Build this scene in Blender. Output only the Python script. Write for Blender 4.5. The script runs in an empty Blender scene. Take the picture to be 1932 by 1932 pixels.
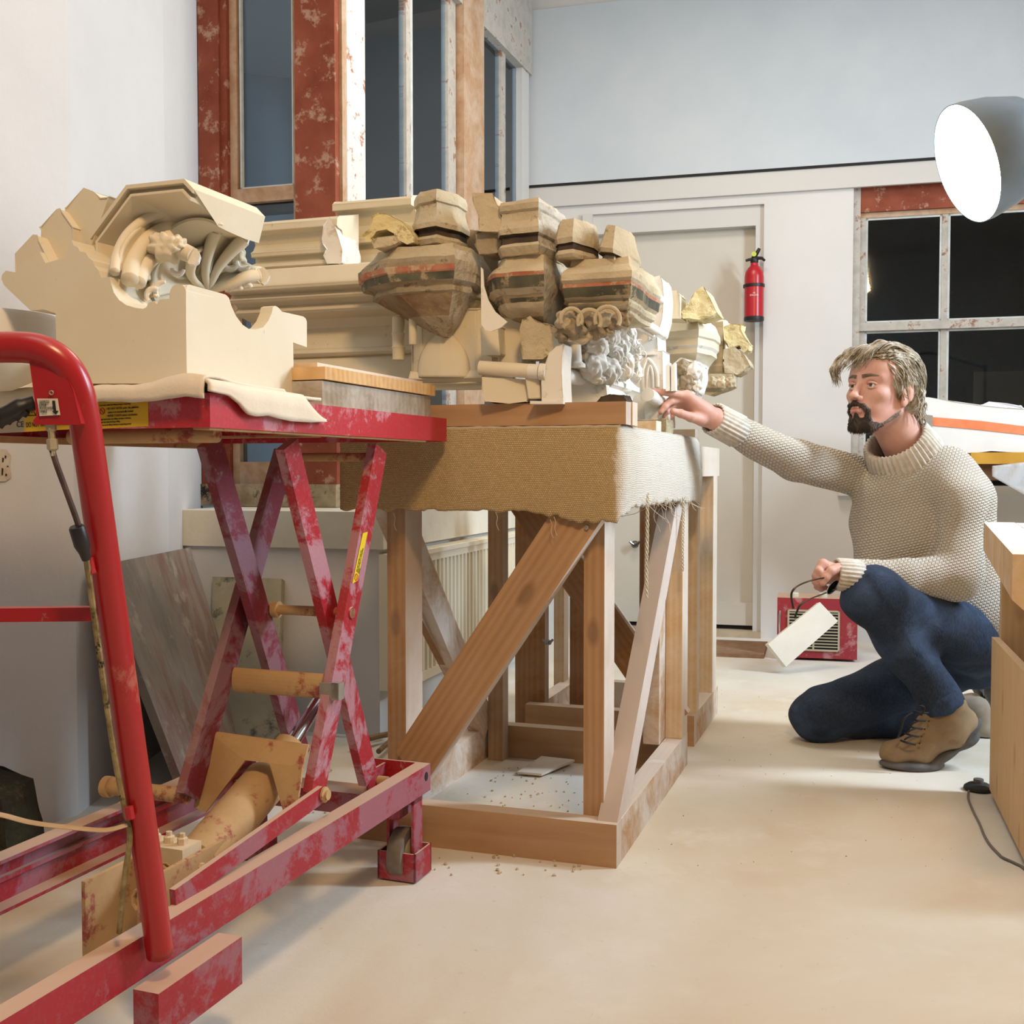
import bpy, bmesh, math, random
import numpy as np
from mathutils import Vector, Matrix, noise
from mathutils.geometry import tessellate_polygon
random.seed(7)
SC = bpy.context.scene
COL = SC.collection
# ---------------------------------------------------------------- camera
FP = 2100.0; CH = 0.85; PITCH = math.atan(79/FP)
cd = bpy.data.cameras.new('camera'); cam = bpy.data.objects.new('camera', cd); COL.objects.link(cam)
cam.location = (0, 0, CH); cam.rotation_euler = (math.pi/2-PITCH, 0, 0)
cd.sensor_fit = 'HORIZONTAL'; cd.sensor_width = 36; cd.lens = 36*FP/1932; cd.clip_start = 0.05
SC.camera = cam
# ---------------------------------------------------------------- light
wd = bpy.data.worlds.new('world'); SC.world = wd; wd.use_nodes = True
bg = wd.node_tree.nodes['Background']; bg.inputs[0].default_value = (0.20, 0.26, 0.34, 1); bg.inputs[1].default_value = 0.9
def light(name, kind, loc, target, energy, color, size=1.0, sizey=None, spot=None):
    d = bpy.data.lights.new(name, kind); d.energy = energy; d.color = color
    if kind == 'AREA':
        d.size = size
        if sizey: d.shape = 'RECTANGLE'; d.size_y = sizey
    else: d.shadow_soft_size = size
    o = bpy.data.objects.new(name, d); COL.objects.link(o); o.location = loc
    o.rotation_euler = (Vector(target)-Vector(loc)).to_track_quat('-Z', 'Y').to_euler()
    return o
light('warm_ceiling_lamp', 'AREA', (0.32, 0.1, 2.75), (0.15, 3.0, 0.8), 44, (1.0, 0.66, 0.34), 0.35)
light('warm_ceiling_lamp', 'AREA', (0.6, 3.9, 3.2), (0.6, 3.9, 0), 30, (1.0, 0.86, 0.70), 0.9)
light('cool_side_fill', 'AREA', (3.0, 2.6, 2.3), (0.4, 3.2, 0.9), 115, (0.70, 0.85, 1.0), 0.25, 1.4)  # added cool light beyond the right edge, brightens right-facing sides
light('cool_ceiling_lamp', 'AREA', (-0.6, 0.9, 3.2), (-0.6, 2.6, 0.5), 9, (0.86, 0.92, 1.0), 0.9)
SC.view_settings.view_transform = 'Standard'; SC.view_settings.look = 'None'
SC.view_settings.gamma = 1; SC.view_settings.use_curve_mapping = False
SC.view_settings.exposure = 0.04
# ---------------------------------------------------------------- geometry of the place
_f = Vector((0, math.cos(PITCH), -math.sin(PITCH))); _u = Vector((0, math.sin(PITCH), math.cos(PITCH)))
def ray(px, py): return _f + Vector((1, 0, 0))*((px-966)/FP) + _u*((966-py)/FP)
def W(px, py, Y): r = ray(px, py); return Vector((0, 0, CH)) + r*(Y/r.y)
def Fl(px, py, z=0.0): r = ray(px, py); return Vector((0, 0, CH)) + r*((z-CH)/r.z)
class Frame:
    def __init__(s, o, deg):
        y = math.radians(deg); s.o = Vector(o); s.r = Vector((math.cos(y), -math.sin(y), 0)); s.a = Vector((math.sin(y), math.cos(y), 0))
        s.z = Vector((0, 0, 1))
    def __call__(s, x, y, z): return s.o + s.r*x + s.a*y + s.z*z
    def on(s, px, py, off=0.0, n=None):
        """point on the vertical plane y=off (or x=off when n='x')"""
        nn = s.r if n == 'x' else s.a
        r = ray(px, py); c = Vector((0, 0, CH)); p0 = s.o + nn*off
        return c + r*((p0-c).dot(nn)/r.dot(nn))
    def loc(s, p): d = Vector(p)-s.o; return (d.dot(s.r), d.dot(s.a), d.z)
TF = Frame(Fl(1163, 1639), 18.6)          # trestles
RF = Frame(Fl(1400, 1203), 15.3)          # room, y=0 is the back wall
LF = Frame((-0.437, 1.615, 0), 20.0)      # lift: x=0 right edge, y=0 near edge
# ---------------------------------------------------------------- helpers
def lin(h):
    h = h.lstrip('#'); c = [int(h[i:i+2], 16)/255 for i in (0, 2, 4)]
    return tuple((x/12.92 if x <= .04045 else ((x+.055)/1.055)**2.4) for x in c) + (1,)
def empty(name, loc, label, cat, group=None):
    o = bpy.data.objects.new(name, None); COL.objects.link(o); o.location = loc; o.empty_display_size = .05
    o['label'] = label; o['category'] = cat
    if group: o['group'] = group
    return o
def tag(o, label, cat, group=None, kind=None):
    o['label'] = label; o['category'] = cat
    if group: o['group'] = group
    if kind: o['kind'] = kind
    return o
def link(name, me, mat, parent=None, M=None, label=None):
    o = bpy.data.objects.new(name, me); COL.objects.link(o)
    mats = mat if isinstance(mat, (list, tuple)) else [mat]
    for m in mats:
        if m: me.materials.append(m)
    if M is None:                       # vertices are in world space: move the origin to the base centre
        if len(me.vertices):
            co = np.empty(len(me.vertices)*3); me.vertices.foreach_get('co', co); co = co.reshape(-1, 3)
            c = (co.max(0)+co.min(0))/2; c[2] = co[:, 2].min()
            me.vertices.foreach_set('co', (co-c).ravel()); me.update()
            M = Matrix.Translation(Vector(c))
        else: M = Matrix()
    if parent is not None:
        o.parent = parent
        pw = wmat(parent); o.matrix_basis = pw.inverted() @ M
    else: o.matrix_basis = M
    if label: o['label'] = label
    return o
def wmat(o):
    m = o.matrix_basis.copy()
    return wmat(o.parent) @ m if o.parent else m
def fin(name, bm, mat, parent=None, smooth=False, M=None, label=None, bevel=0, seg=1, rough=None, sub=0, angle=35):
    if bevel:
        es = [e for e in bm.edges if len(e.link_faces) == 2 and e.calc_face_angle(0) > math.radians(25)]
        bmesh.ops.bevel(bm, geom=es, offset=bevel, segments=seg, affect='EDGES', clamp_overlap=True)
    if sub: bmesh.ops.subdivide_edges(bm, edges=bm.edges[:], cuts=sub, use_grid_fill=True)
    if rough: roughen(bm, *rough)
    bmesh.ops.recalc_face_normals(bm, faces=bm.faces[:])
    if smooth:
        for f in bm.faces: f.smooth = True
        if angle < 180:
            for e in bm.edges:
                if len(e.link_faces) == 2 and e.calc_face_angle(0) > math.radians(angle): e.smooth = False
    me = bpy.data.meshes.new(name); bm.to_mesh(me); bm.free()
    return link(name, me, mat, parent, M, label)
def struct(o): o['kind'] = 'structure'; return o
def roughen(bm, amp, scale=8.0, seed=0.0):
    bm.normal_update()
    for v in bm.verts:
        p = v.co*scale + Vector((seed, seed*1.7, -seed))
        v.co += v.normal*amp*(noise.noise(p)+.5*noise.noise(p*2.3)+.25*noise.noise(p*5.1))
def nb(): return bmesh.new()
def hexa(bm, p):                        # 8 corners: bottom ring 0-3, top ring 4-7
    v = [bm.verts.new(q) for q in p]
    for f in ((3, 2, 1, 0), (4, 5, 6, 7), (0, 1, 5, 4), (1, 2, 6, 5), (2, 3, 7, 6), (3, 0, 4, 7)): bm.faces.new([v[i] for i in f])
    return v
def fbox(bm, F, x0, x1, y0, y1, z0, z1):
    return hexa(bm, [F(x0, y0, z0), F(x1, y0, z0), F(x1, y1, z0), F(x0, y1, z0), F(x0, y0, z1), F(x1, y0, z1), F(x1, y1, z1), F(x0, y1, z1)])
def wbox(bm, x0, x1, y0, y1, z0, z1):
    return hexa(bm, [Vector(q) for q in ((x0, y0, z0), (x1, y0, z0), (x1, y1, z0), (x0, y1, z0), (x0, y0, z1), (x1, y0, z1), (x1, y1, z1), (x0, y1, z1))])
def prism(bm, pts, vec):
    """closed polygon of 3-D points swept by vec"""
    vec = Vector(vec); a = [bm.verts.new(p) for p in pts]; b = [bm.verts.new(Vector(p)+vec) for p in pts]; n = len(a)
    if n <= 4: bm.faces.new(a[::-1]); bm.faces.new(b)
    else:
        for t in tessellate_polygon([[v.co for v in a]]):
            try: bm.faces.new([a[i] for i in t]); bm.faces.new([b[i] for i in t[::-1]])
            except ValueError: pass
    for i in range(n): bm.faces.new((a[i], a[(i+1) % n], b[(i+1) % n], b[i]))
    return a, b
def tri(bm): bmesh.ops.triangulate(bm, faces=[f for f in bm.faces if len(f.verts) > 4])
def lathe(bm, c, prof, n=24, axis=(0, 0, 1), a0=0.0, sx=1.0, ang=2*math.pi):
    """prof: list of (radius, height along axis)"""
    q = Vector(axis).normalized().to_track_quat('Z', 'Y'); c = Vector(c); rings = []
    full = abs(ang-2*math.pi) < 1e-6; m = n if full else n+1
    for r, h in prof:
        rings.append([bm.verts.new(c + q @ Vector((max(r, 1e-5)*math.cos(a0+ang*i/n)*sx, max(r, 1e-5)*math.sin(a0+ang*i/n), h))) for i in range(m)])
    for A, B in zip(rings, rings[1:]):
        for i in range(n if full else n): j = (i+1) % m; bm.faces.new((A[i], A[j], B[j], B[i]))
    bm.faces.new(rings[0][::-1]); bm.faces.new(rings[-1])
    return rings
def spline(pts, n=8):
    P = [Vector(p) for p in pts]; out = []
    for i in range(len(P)-1):
        p0 = P[max(i-1, 0)]; p1 = P[i]; p2 = P[i+1]; p3 = P[min(i+2, len(P)-1)]
        for k in range(n):
            t = k/n; out.append(.5*((2*p1)+(p2-p0)*t+(2*p0-5*p1+4*p2-p3)*t*t+(3*p1-p0-3*p2+p3)*t**3))
    return out+[P[-1]]
def tube(bm, pts, r, n=12, cap=True, flat=None):
    """round tube through pts; r number or per-point list"""
    P = [Vector(p) for p in pts]; rs = r if isinstance(r, (list, tuple)) else [r]*len(P); rings = []; up = None
    for i, p in enumerate(P):
        t = (P[min(i+1, len(P)-1)]-P[max(i-1, 0)])
        t = t.normalized() if t.length > 1e-9 else Vector((0, 0, 1))
        if up is None: up = Vector((0, 0, 1)) if abs(t.z) < .9 else Vector((1, 0, 0))
        s = t.cross(up).normalized(); up = s.cross(t).normalized()
        rings.append([bm.verts.new(p+(s*math.cos(2*math.pi*k/n)+up*math.sin(2*math.pi*k/n)*(flat or 1))*rs[i]) for k in range(n)])
    for A, B in zip(rings, rings[1:]):
        for k in range(n): bm.faces.new((A[k], A[(k+1) % n], B[(k+1) % n], B[k]))
    if cap: bm.faces.new(rings[0][::-1]); bm.faces.new(rings[-1])
    return rings
def beam(name, p0, p1, w, t, side, mat, parent=None, bevel=.0015, label=None, cut0=0, cut1=0):
    """rectangular timber from p0 to p1 (centre line), w along `side`, t across; local X is the grain.
    cut0/cut1 shear the ends along w so that they meet a sloping neighbour"""
    p0 = Vector(p0); p1 = Vector(p1); X = (p1-p0); L = X.length; X.normalize()
    S = Vector(side); S = (S-X*S.dot(X)).normalized(); N = X.cross(S)
    M = Matrix((X, S, N)).transposed().to_4x4(); M.translation = p0
    bm = nb(); h = w/2; k = t/2
    hexa(bm, [Vector(q) for q in ((-cut0*h, h*-1, -k), (L-cut1*h, -h, -k), (L+cut1*h, h, -k), (cut0*h, h, -k), (-cut0*h, -h, k), (L-cut1*h, -h, k), (L+cut1*h, h, k), (cut0*h, h, k))])
    return fin(name, bm, mat, parent, M=M, bevel=bevel, label=label)
# ---------------------------------------------------------------- materials
class NT:
    def __init__(s, name):
        s.m = bpy.data.materials.new(name); s.m.use_nodes = True; s.t = s.m.node_tree; s.b = s.t.nodes['Principled BSDF']
        s.co = s.n('ShaderNodeTexCoord').outputs['Object']
    def n(s, ty, **k):
        x = s.t.nodes.new(ty)
        for a, v in k.items():
            if a in x.inputs: x.inputs[a].default_value = v
            else: setattr(x, a, v)
        return x
    def l(s, a, b): s.t.links.new(a, b)
    def map(s, scale=(1, 1, 1), rot=(0, 0, 0), src=None):
        m = s.n('ShaderNodeMapping'); m.inputs['Scale'].default_value = scale; m.inputs['Rotation'].default_value = rot
        s.l(src or s.co, m.inputs[0]); return m.outputs[0]
    def noise(s, sc, det=4, rough=.6, co=None, out='Fac', dist=0):
        x = s.n('ShaderNodeTexNoise'); x.inputs['Scale'].default_value = sc; x.inputs['Detail'].default_value = det
        x.inputs['Roughness'].default_value = rough; x.inputs['Distortion'].default_value = dist; s.l(co or s.co, x.inputs['Vector']); return x.outputs[out]
    def ramp(s, src, stops):
        r = s.n('ShaderNodeValToRGB'); e = r.color_ramp.elements
        while len(e) < len(stops): e.new(.5)
        for k, (p, c) in enumerate(stops): e[k].position = p; e[k].color = c if len(c) == 4 else (*c, 1)
        s.l(src, r.inputs[0]); return r.outputs[0]
    def mix(s, fac, a, b, mode='MIX'):
        x = s.n('ShaderNodeMix', data_type='RGBA', blend_type=mode)
        for sock, v in ((x.inputs[0], fac), (x.inputs[6], a), (x.inputs[7], b)):
            if hasattr(v, 'links'): s.l(v, sock)
            else: sock.default_value = v
        return x.outputs[2]
    def math(s, op, a, b=0.0):
        x = s.n('ShaderNodeMath', operation=op)
        for sock, v in ((x.inputs[0], a), (x.inputs[1], b)):
            if hasattr(v, 'links'): s.l(v, sock)
            else: sock.default_value = v
        return x.outputs[0]
    def base(s, c, rough=.6, metal=0, spec=.5):
        if hasattr(c, 'links'): s.l(c, s.b.inputs['Base Color'])
        else: s.b.inputs['Base Color'].default_value = c
        s.b.inputs['Roughness'].default_value = rough; s.b.inputs['Metallic'].default_value = metal
        s.b.inputs['Specular IOR Level'].default_value = spec; return s
    def bump(s, h, strength=.3, dist=.01):
        x = s.n('ShaderNodeBump'); x.inputs['Strength'].default_value = strength; x.inputs['Distance'].default_value = dist
        s.l(h, x.inputs['Height']); s.l(x.outputs[0], s.b.inputs['Normal']); return s
    def up(s):
        g = s.n('ShaderNodeNewGeometry'); x = s.n('ShaderNodeSeparateXYZ'); s.l(g.outputs['Normal'], x.inputs[0]); return x.outputs[2]
def mottled(name, c1, c2, sc=6, rough=.85, bump=.25, bsc=60, bd=.003, spec=.3, lo=.35, hi=.65, c3=None, s3=25, metal=0, t3=.56):
    t = NT(name); c = t.ramp(t.noise(sc, 5), [(lo, lin(c1)), (hi, lin(c2))])
    if c3: c = t.mix(t.ramp(t.noise(s3, 6, .7), [(t3, (0, 0, 0)), (t3+.08, (1, 1, 1))]), c, lin(c3))
    t.base(c, rough, metal, spec); t.bump(t.noise(bsc, 6, .6), bump, bd); return t.m
def plain(name, c, rough=.6, metal=0, spec=.5): return NT(name).base(lin(c), rough, metal, spec).m
def wood(name, c1, c2, knot='#6b3d20', dusty=0.0, dust='#d9cfc6', white=0.0, side=0.0, sidec='#e0d6cc'):
    t = NT(name); co = t.map((1.3, 16, 16)); 
    w = t.noise(2.2, 5, .55, t.map((.55, 7, 7)), dist=1.2)
    g = t.n('ShaderNodeTexWave', wave_type='BANDS', bands_direction='Y'); g.inputs['Scale'].default_value = 7; g.inputs['Distortion'].default_value = 5
    g.inputs['Detail'].default_value = 3; g.inputs['Detail Scale'].default_value = .6; t.l(t.map((.18, 2.6, 2.6)), g.inputs['Vector'])
    c = t.ramp(t.mix(.22, w, g.outputs['Fac']), [(.25, lin(c1)), (.7, lin(c2))])
    fine = t.noise(30, 3, .5, t.map((.6, 22, 22)))
    c = t.mix(t.math('MULTIPLY', fine, .22), c, lin(knot))
    v = t.n('ShaderNodeTexVoronoi', feature='F1', voronoi_dimensions='2D'); v.inputs['Scale'].default_value = 1; t.l(t.map((3.2, 7, 1)), v.inputs['Vector'])
    kn = t.ramp(t.math('ADD', v.outputs['Distance'], t.math('MULTIPLY', w, .05)), [(0.085, (1, 1, 1)), (.150, (0, 0, 0))])
    c = t.mix(t.math('MULTIPLY', kn, .6), c, lin(knot))
    if dusty or white:
        d = t.ramp(t.noise(7, 6, .7, dist=.5), [(.40, (0, 0, 0)), (.62, (1, 1, 1))])
        k = t.math('MULTIPLY', d, white)
        if dusty:
            k = t.math('MAXIMUM', k, t.math('MULTIPLY', t.ramp(t.up(), [(.45, (0, 0, 0)), (.8, (1, 1, 1))]), dusty))
        c = t.mix(k, c, lin(dust))
    if side:  # right-facing sides paled: dust and the cool lamplight painted into the colour
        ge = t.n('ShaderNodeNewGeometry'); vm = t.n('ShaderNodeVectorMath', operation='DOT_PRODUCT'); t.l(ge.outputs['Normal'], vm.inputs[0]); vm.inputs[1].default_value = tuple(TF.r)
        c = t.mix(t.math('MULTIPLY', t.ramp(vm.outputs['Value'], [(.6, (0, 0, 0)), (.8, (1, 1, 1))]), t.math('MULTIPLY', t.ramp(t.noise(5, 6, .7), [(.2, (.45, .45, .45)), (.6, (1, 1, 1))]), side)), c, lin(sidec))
    t.base(c, .72, 0, .25); t.bump(fine, .12, .002); return t.m
def painted(name, red, dust, amt=.5, rough=.42, dark='#4d1018', top=.8, topdust='#c9ad8c'):
    t = NT(name); n1 = t.noise(7, 7, .72, dist=.4); n2 = t.noise(160, 3, .7)
    c = t.mix(t.ramp(t.noise(3, 3), [(.4, (0, 0, 0)), (.7, (1, 1, 1))]), lin(red), lin(dark))
    c = t.mix(.75, c, lin(red))
    k = t.math('MULTIPLY', t.ramp(n1, [(.60-.16*amt, (0, 0, 0)), (.65-.14*amt, (1, 1, 1))]), .62)
    k = t.math('ADD', k, t.math('MULTIPLY', t.ramp(n2, [(.5, (0, 0, 0)), (.75, (1, 1, 1))]), .25*amt))
    c = t.mix(k, c, lin(dust))
    c = t.mix(t.math('MULTIPLY', t.ramp(t.up(), [(.35, (0, 0, 0)), (.85, (1, 1, 1))]), top), c, lin(topdust))
    c = t.mix(t.math('MULTIPLY', t.ramp(t.noise(26, 4, .6), [(.70, (0, 0, 0)), (.73, (1, 1, 1))]), .8), c, lin('#8a7a72'))
    t.base(c, rough, 0, .5); t.bump(n1, .1, .002); return t.m
M_WALL = mottled('white_plaster', '#c8c7c6', '#d2d1d0', 1.2, .8, .25, 22, .006)
M_BACK = mottled('white_painted_wall', '#cfcdca', '#d8d6d3', 1.0, .75, .15, 30, .004)
M_FLOOR = None
def _floor():
    t = NT('dusty_concrete'); c = t.ramp(t.noise(1.1, 6, .6, dist=.3), [(.36, lin('#cdbfa8')), (.5, lin('#d6cebf')), (.66, lin('#dbd8d2'))])
    s = t.ramp(t.noise(38, 5, .75), [(.66, (0, 0, 0)), (.72, (1, 1, 1))])
    c = t.mix(t.math('MULTIPLY', s, .35), c, lin('#8a7355'))
    s2 = t.ramp(t.noise(5, 7, .7), [(.55, (0, 0, 0)), (.75, (1, 1, 1))]); c = t.mix(t.math('MULTIPLY', s2, .5), c, lin('#e6e2dc'))
    t.base(c, .8, 0, .3); t.bump(t.noise(90, 6, .7), .25, .003); return t.m
M_FLOOR = _floor()
M_TRIM = plain('white_gloss_trim', '#c9c7c3', .45)
M_DOOR = mottled('cream_painted_door', '#c6c0b3', '#cec9be', 1.5, .55, .05, 20, .002)
M_REDWOOD = mottled('stripped_red_primer', '#7c3a24', '#96513a', 5, .7, .3, 40, .003, c3='#b08b76', s3=16)
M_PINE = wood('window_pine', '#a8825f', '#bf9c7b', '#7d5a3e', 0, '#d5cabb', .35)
M_WHITESPOT = mottled('flaking_white_paint', '#d9d4cd', '#e3dfd9', 6, .6, .3, 50, .003, c3='#a4705a', s3=16)
M_OLDFR = mottled('weathered_sash_paint', '#a9a39a', '#c2bcb2', 14, .7, .3, 60, .003, c3='#8e6a55', s3=14)
M_PUTTY = mottled('grey_putty', '#b4bab8', '#cfd4d2', 12, .6, .3, 60, .002)
M_DARK = plain('dark_gap', '#1b1917', .8)
def _glass(name, tint, rough=.03):
    t = NT(name); nt = t.t; out = nt.nodes['Material Output']
    tr = t.n('ShaderNodeBsdfTransparent'); tr.inputs[0].default_value = tint
    gl = t.n('ShaderNodeBsdfGlossy'); gl.inputs['Roughness'].default_value = rough; gl.inputs['Color'].default_value = (.9, .95, 1, 1)
    fr = t.n('ShaderNodeFresnel'); fr.inputs[0].default_value = 1.5
    mx = t.n('ShaderNodeMixShader'); t.l(fr.outputs[0], mx.inputs[0]); t.l(tr.outputs[0], mx.inputs[1]); t.l(gl.outputs[0], mx.inputs[2])
    t.l(mx.outputs[0], out.inputs[0]); return t.m
M_GLASS = _glass('window_glass', (.85, .9, .92, 1))
M_OUTGREY = mottled('outside_render_grey', '#a3adb5', '#b2bac1', 1.5, .9, .1, 10, .01)
M_OUTDARK = mottled('outside_dark_roughcast', '#24282b', '#33373a', 3, .9, .9, 45, .02)
# ---------------------------------------------------------------- room shell
bm = nb(); wbox(bm, -3.5, 3.6, -2.2, 7.2, -.12, 0); struct(fin('floor', bm, M_FLOOR))
bm = nb(); wbox(bm, -3.5, 3.6, -2.2, 7.2, 3.35, 3.45); struct(fin('ceiling', bm, M_BACK))
bm = nb(); wbox(bm, -3.5, 3.6, -2.3, -2.2, 0, 3.35); struct(fin('wall_front', bm, M_BACK))
bm = nb(); wbox(bm, 3.6, 3.7, -2.2, 7.2, 0, 3.35); struct(fin('wall_right', bm, M_BACK))
bm = nb(); wbox(bm, -3.6, -3.5, -2.2, 4.4, 0, 3.35); struct(fin('wall_left', bm, M_WALL))
# left pier: near frontal face then the reveal running back to the window
P0 = Vector((-2.45, .165, 0)); P1 = Vector((-1.07, 2.718, 0)); Q = Vector((-1.065, 3.45, 0)); Rr = Vector((-1.14, 4.1, 0)); E0 = Vector((-1.6, 4.4, 0))
bm = nb(); prism(bm, [P0, P1, Q, Rr, E0, Vector((-3.0, 4.4, 0))], (0, 0, 3.35)); 
struct(fin('wall_pier', bm, M_WALL, bevel=.012, seg=2))
# wall below the windows (front face and the receding side), with its thick sill
P3 = Fl(717, 1390); dW = (Vector((.11, 5.91, 0))-Vector((-.615, 3.96, 0))).normalized()
xD0 = RF.loc(RF.on(1100, 600))[0]; P2 = P3 - RF.r*.72
dW = (RF(xD0-.07, 0, 0)-P3).normalized(); nW = Vector((dW.y, -dW.x, 0)); S1 = P3 + dW*2.35
def offs(p, a, b): return p + RF.a*(-a) + nW*b
bm = nb(); prism(bm, [P2, P3, S1, S1-nW*.3, P3-nW*.3+RF.a*.45, P2+RF.a*.5], (0, 0, .60)); struct(fin('wall_window_base', bm, M_WALL))
bm = nb(); a_ = offs(P3, .02, .022); prism(bm, [v+Vector((0, 0, .60)) for v in (P2-RF.a*.02, a_, S1+nW*.022, S1-nW*.3, P3-nW*.3+RF.a*.45, P2+RF.a*.6)], (0, 0, .118))
struct(fin('sill_window_left', bm, mottled('aged_cream_sill', '#cfc6b0', '#dad4c6', 4, .75, .4, 30, .004), bevel=.006, seg=2))
# window 1 (frontal, stripped red) -- plane through Rr parallel to the room
WF = Frame(Vector((-1.14, 4.1, 0)), 17.0)
def member(name, F, x0, x1, y0, y1, z0, z1, mat, parent):
    bm = nb(); fbox(bm, F, x0, x1, y0, y1, z0, z1); return fin(name, bm, mat, parent, bevel=.003)
def wx(px, py=400): return WF.loc(WF.on(px, py))[0]
def wz(py, px=500): return WF.loc(WF.on(px, py))[2]
win1 = bpy.data.objects.new('window_1', None); COL.objects.link(win1); win1.location = WF(.3, 0, .72); win1['kind'] = 'structure'
x = {k: wx(k) for k in (382, 418, 430, 443, 450, 555, 565, 640, 650)}
ztr = wz(366); 
member('frame_post', WF, x[382], x[418], -.02, .16, .72, 3.3, M_REDWOOD, win1)
member('frame_bead', WF, x[418], x[430], 0, .12, .72, 3.3, M_REDWOOD, win1)
member('sash_stile', WF, x[430], x[443], .02, .07, .78, 3.1, M_PINE, win1)
member('sash_stile', WF, x[555]-.012, x[565], .02, .07, .78, 3.1, M_PINE, win1)
member('sash_rail', WF, x[443], x[555], .02, .07, ztr-.02, ztr+.03, M_PINE, win1)
member('sash_rail', WF, x[443], x[555], .05, .09, ztr-.055, ztr-.022, M_DARK, win1)
member('sash_rail', WF, x[443], x[555], .02, .07, .80, .88, M_PINE, win1)
member('sash_rail', WF, x[443], x[555], .02, .07, 2.6, 2.68, M_PINE, win1)
member('putty', WF, x[443]+.006, x[443]+.014, .03, .045, ztr+.03, 2.6, M_PUTTY, win1)
member('putty', WF, x[555]-.022, x[555]-.014, .03, .045, ztr+.03, 2.6, M_PUTTY, win1)
member('putty', WF, x[443]+.006, x[555]-.014, .03, .045, ztr+.03, ztr+.038, M_PUTTY, win1)
member('pane', WF, x[443], x[555], .045, .049, .88, 2.6, M_GLASS, win1)
member('frame_post', WF, x[565], x[640], -.03, .16, .72, 3.3, M_REDWOOD, win1)
member('frame_head', WF, x[382], x[640], -.02, .16, 2.68, 3.3, M_REDWOOD, win1)
member('frame_sill', WF, x[382], x[640], -.04, .16, .72, .80, mottled('rotten_sill', '#8b7357', '#b5a283', 12, .9, .8, 30, .01, c3='#2f2a24', s3=10), win1)
# window 2 (receding) from the post to the back corner
G0 = WF(x[640], 0, 0); G1 = Vector((.11, 5.91, 0)); gd = math.degrees(math.atan2((G1-G0).x, (G1-G0).y))
GF = Frame(G0, gd)    # y runs along the wall, x=0 plane faces the room
def gy(px, off=0): return GF.loc(GF.on(px, 400, off, 'x'))[1]
win2 = bpy.data.objects.new('window_2', None); COL.objects.link(win2); win2.location = GF(0, 1, .72); win2['kind'] = 'structure'
def gm(name, p0, p1, x0, x1, z0, z1, mat):
    bm = nb(); fbox(bm, GF, x0, x1, gy(p0), gy(p1), z0, z1); return fin(name, bm, mat, win2, bevel=.003)
gm('frame_post', 641, 650, -.10, .012, .72, 3.3, M_PINE)
gm('frame_post', 650, 690, -.12, 0, .72, 3.3, M_WHITESPOT)
gm('glazing_bar', 776, 784, -.05, -.02, .8, 3.1, M_OLDFR)
gm('glazing_bar', 854, 868, -.05, -.02, .8, 3.1, M_OLDFR)
gm('frame_post', 870, 908, -.10, .015, .72, 3.3, M_PINE)
gm('glazing_bar', 953, 961, -.05, -.02, .8, 3.1, M_OLDFR)
gm('frame_post', 985, 998, -.10, .0, .72, 3.3, M_TRIM)
gm('frame_sill', 641, 1000, -.12, .03, .72, .80, M_OLDFR)
gm('frame_head', 641, 1000, -.12, .01, 2.9, 3.3, M_OLDFR)
gm('pane', 690, 870, -.037, -.033, .8, 2.9, M_GLASS)
gm('pane', 908, 985, -.037, -.033, .8, 2.9, M_GLASS)
gm('pane_putty', 784, 788, -.033, -.02, .8, 2.9, M_PUTTY)
# outside, seen through the left windows: a grey rendered wall
bm = nb(); prism(bm, [Vector((-4.2, 6.2, -.5)), Vector((-.35, 7.6, -.5)), Vector((-.35, 7.7, -.5)), Vector((-4.2, 6.3, -.5))], (0, 0, 4.5))
o = fin('outside_building', bm, M_OUTGREY); o['kind'] = 'structure'
# back wall with door and window openings
def bx(px, py=600): return RF.loc(RF.on(px, py))[0]
def bz(py, px): return RF.loc(RF.on(px, py))[2]
xL, xDL, xDR, xWL = bx(1003), bx(1100), bx(1440), bx(1608)
xR = xWL + .90
zDT = bz(385, 1435); zWT = bz(345, 1608) ; zWB = .775
bm = nb()
def wp(a, b, z0, z1, y0=0, y1=.25):
    if b > a: fbox(bm, RF, a, b, y0, y1, z0, z1)
wp(xL-.1, xDL, 0, 3.35); wp(xDL, xDR, zDT, 3.35); wp(xDR, xWL, 0, 3.35); wp(xWL, xR, zWT, 3.35); wp(xWL, xR, 0, zWB); wp(xR, 3.3, 0, 3.35)
struct(fin('wall_back', bm, M_BACK))
zr = 2.34
bm = nb(); fbox(bm, RF, xL-.02, 2.6, -.03, 0, zr, zr+.9); struct(fin('trim_1', bm, mottled('pale_blue_board', '#bdc6cc', '#c6cdd2', 2, .6, .05), bevel=.002))
bm = nb(); fbox(bm, RF, xL-.02, 2.6, -.031, -.029, zr-.012, zr+.0); struct(fin('trim_2', bm, M_DARK))
bm = nb(); fbox(bm, RF, xL-.02, 2.6, -.022, 0, zr-.115, zr-.012); struct(fin('trim_3', bm, M_TRIM, bevel=.004))
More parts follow.
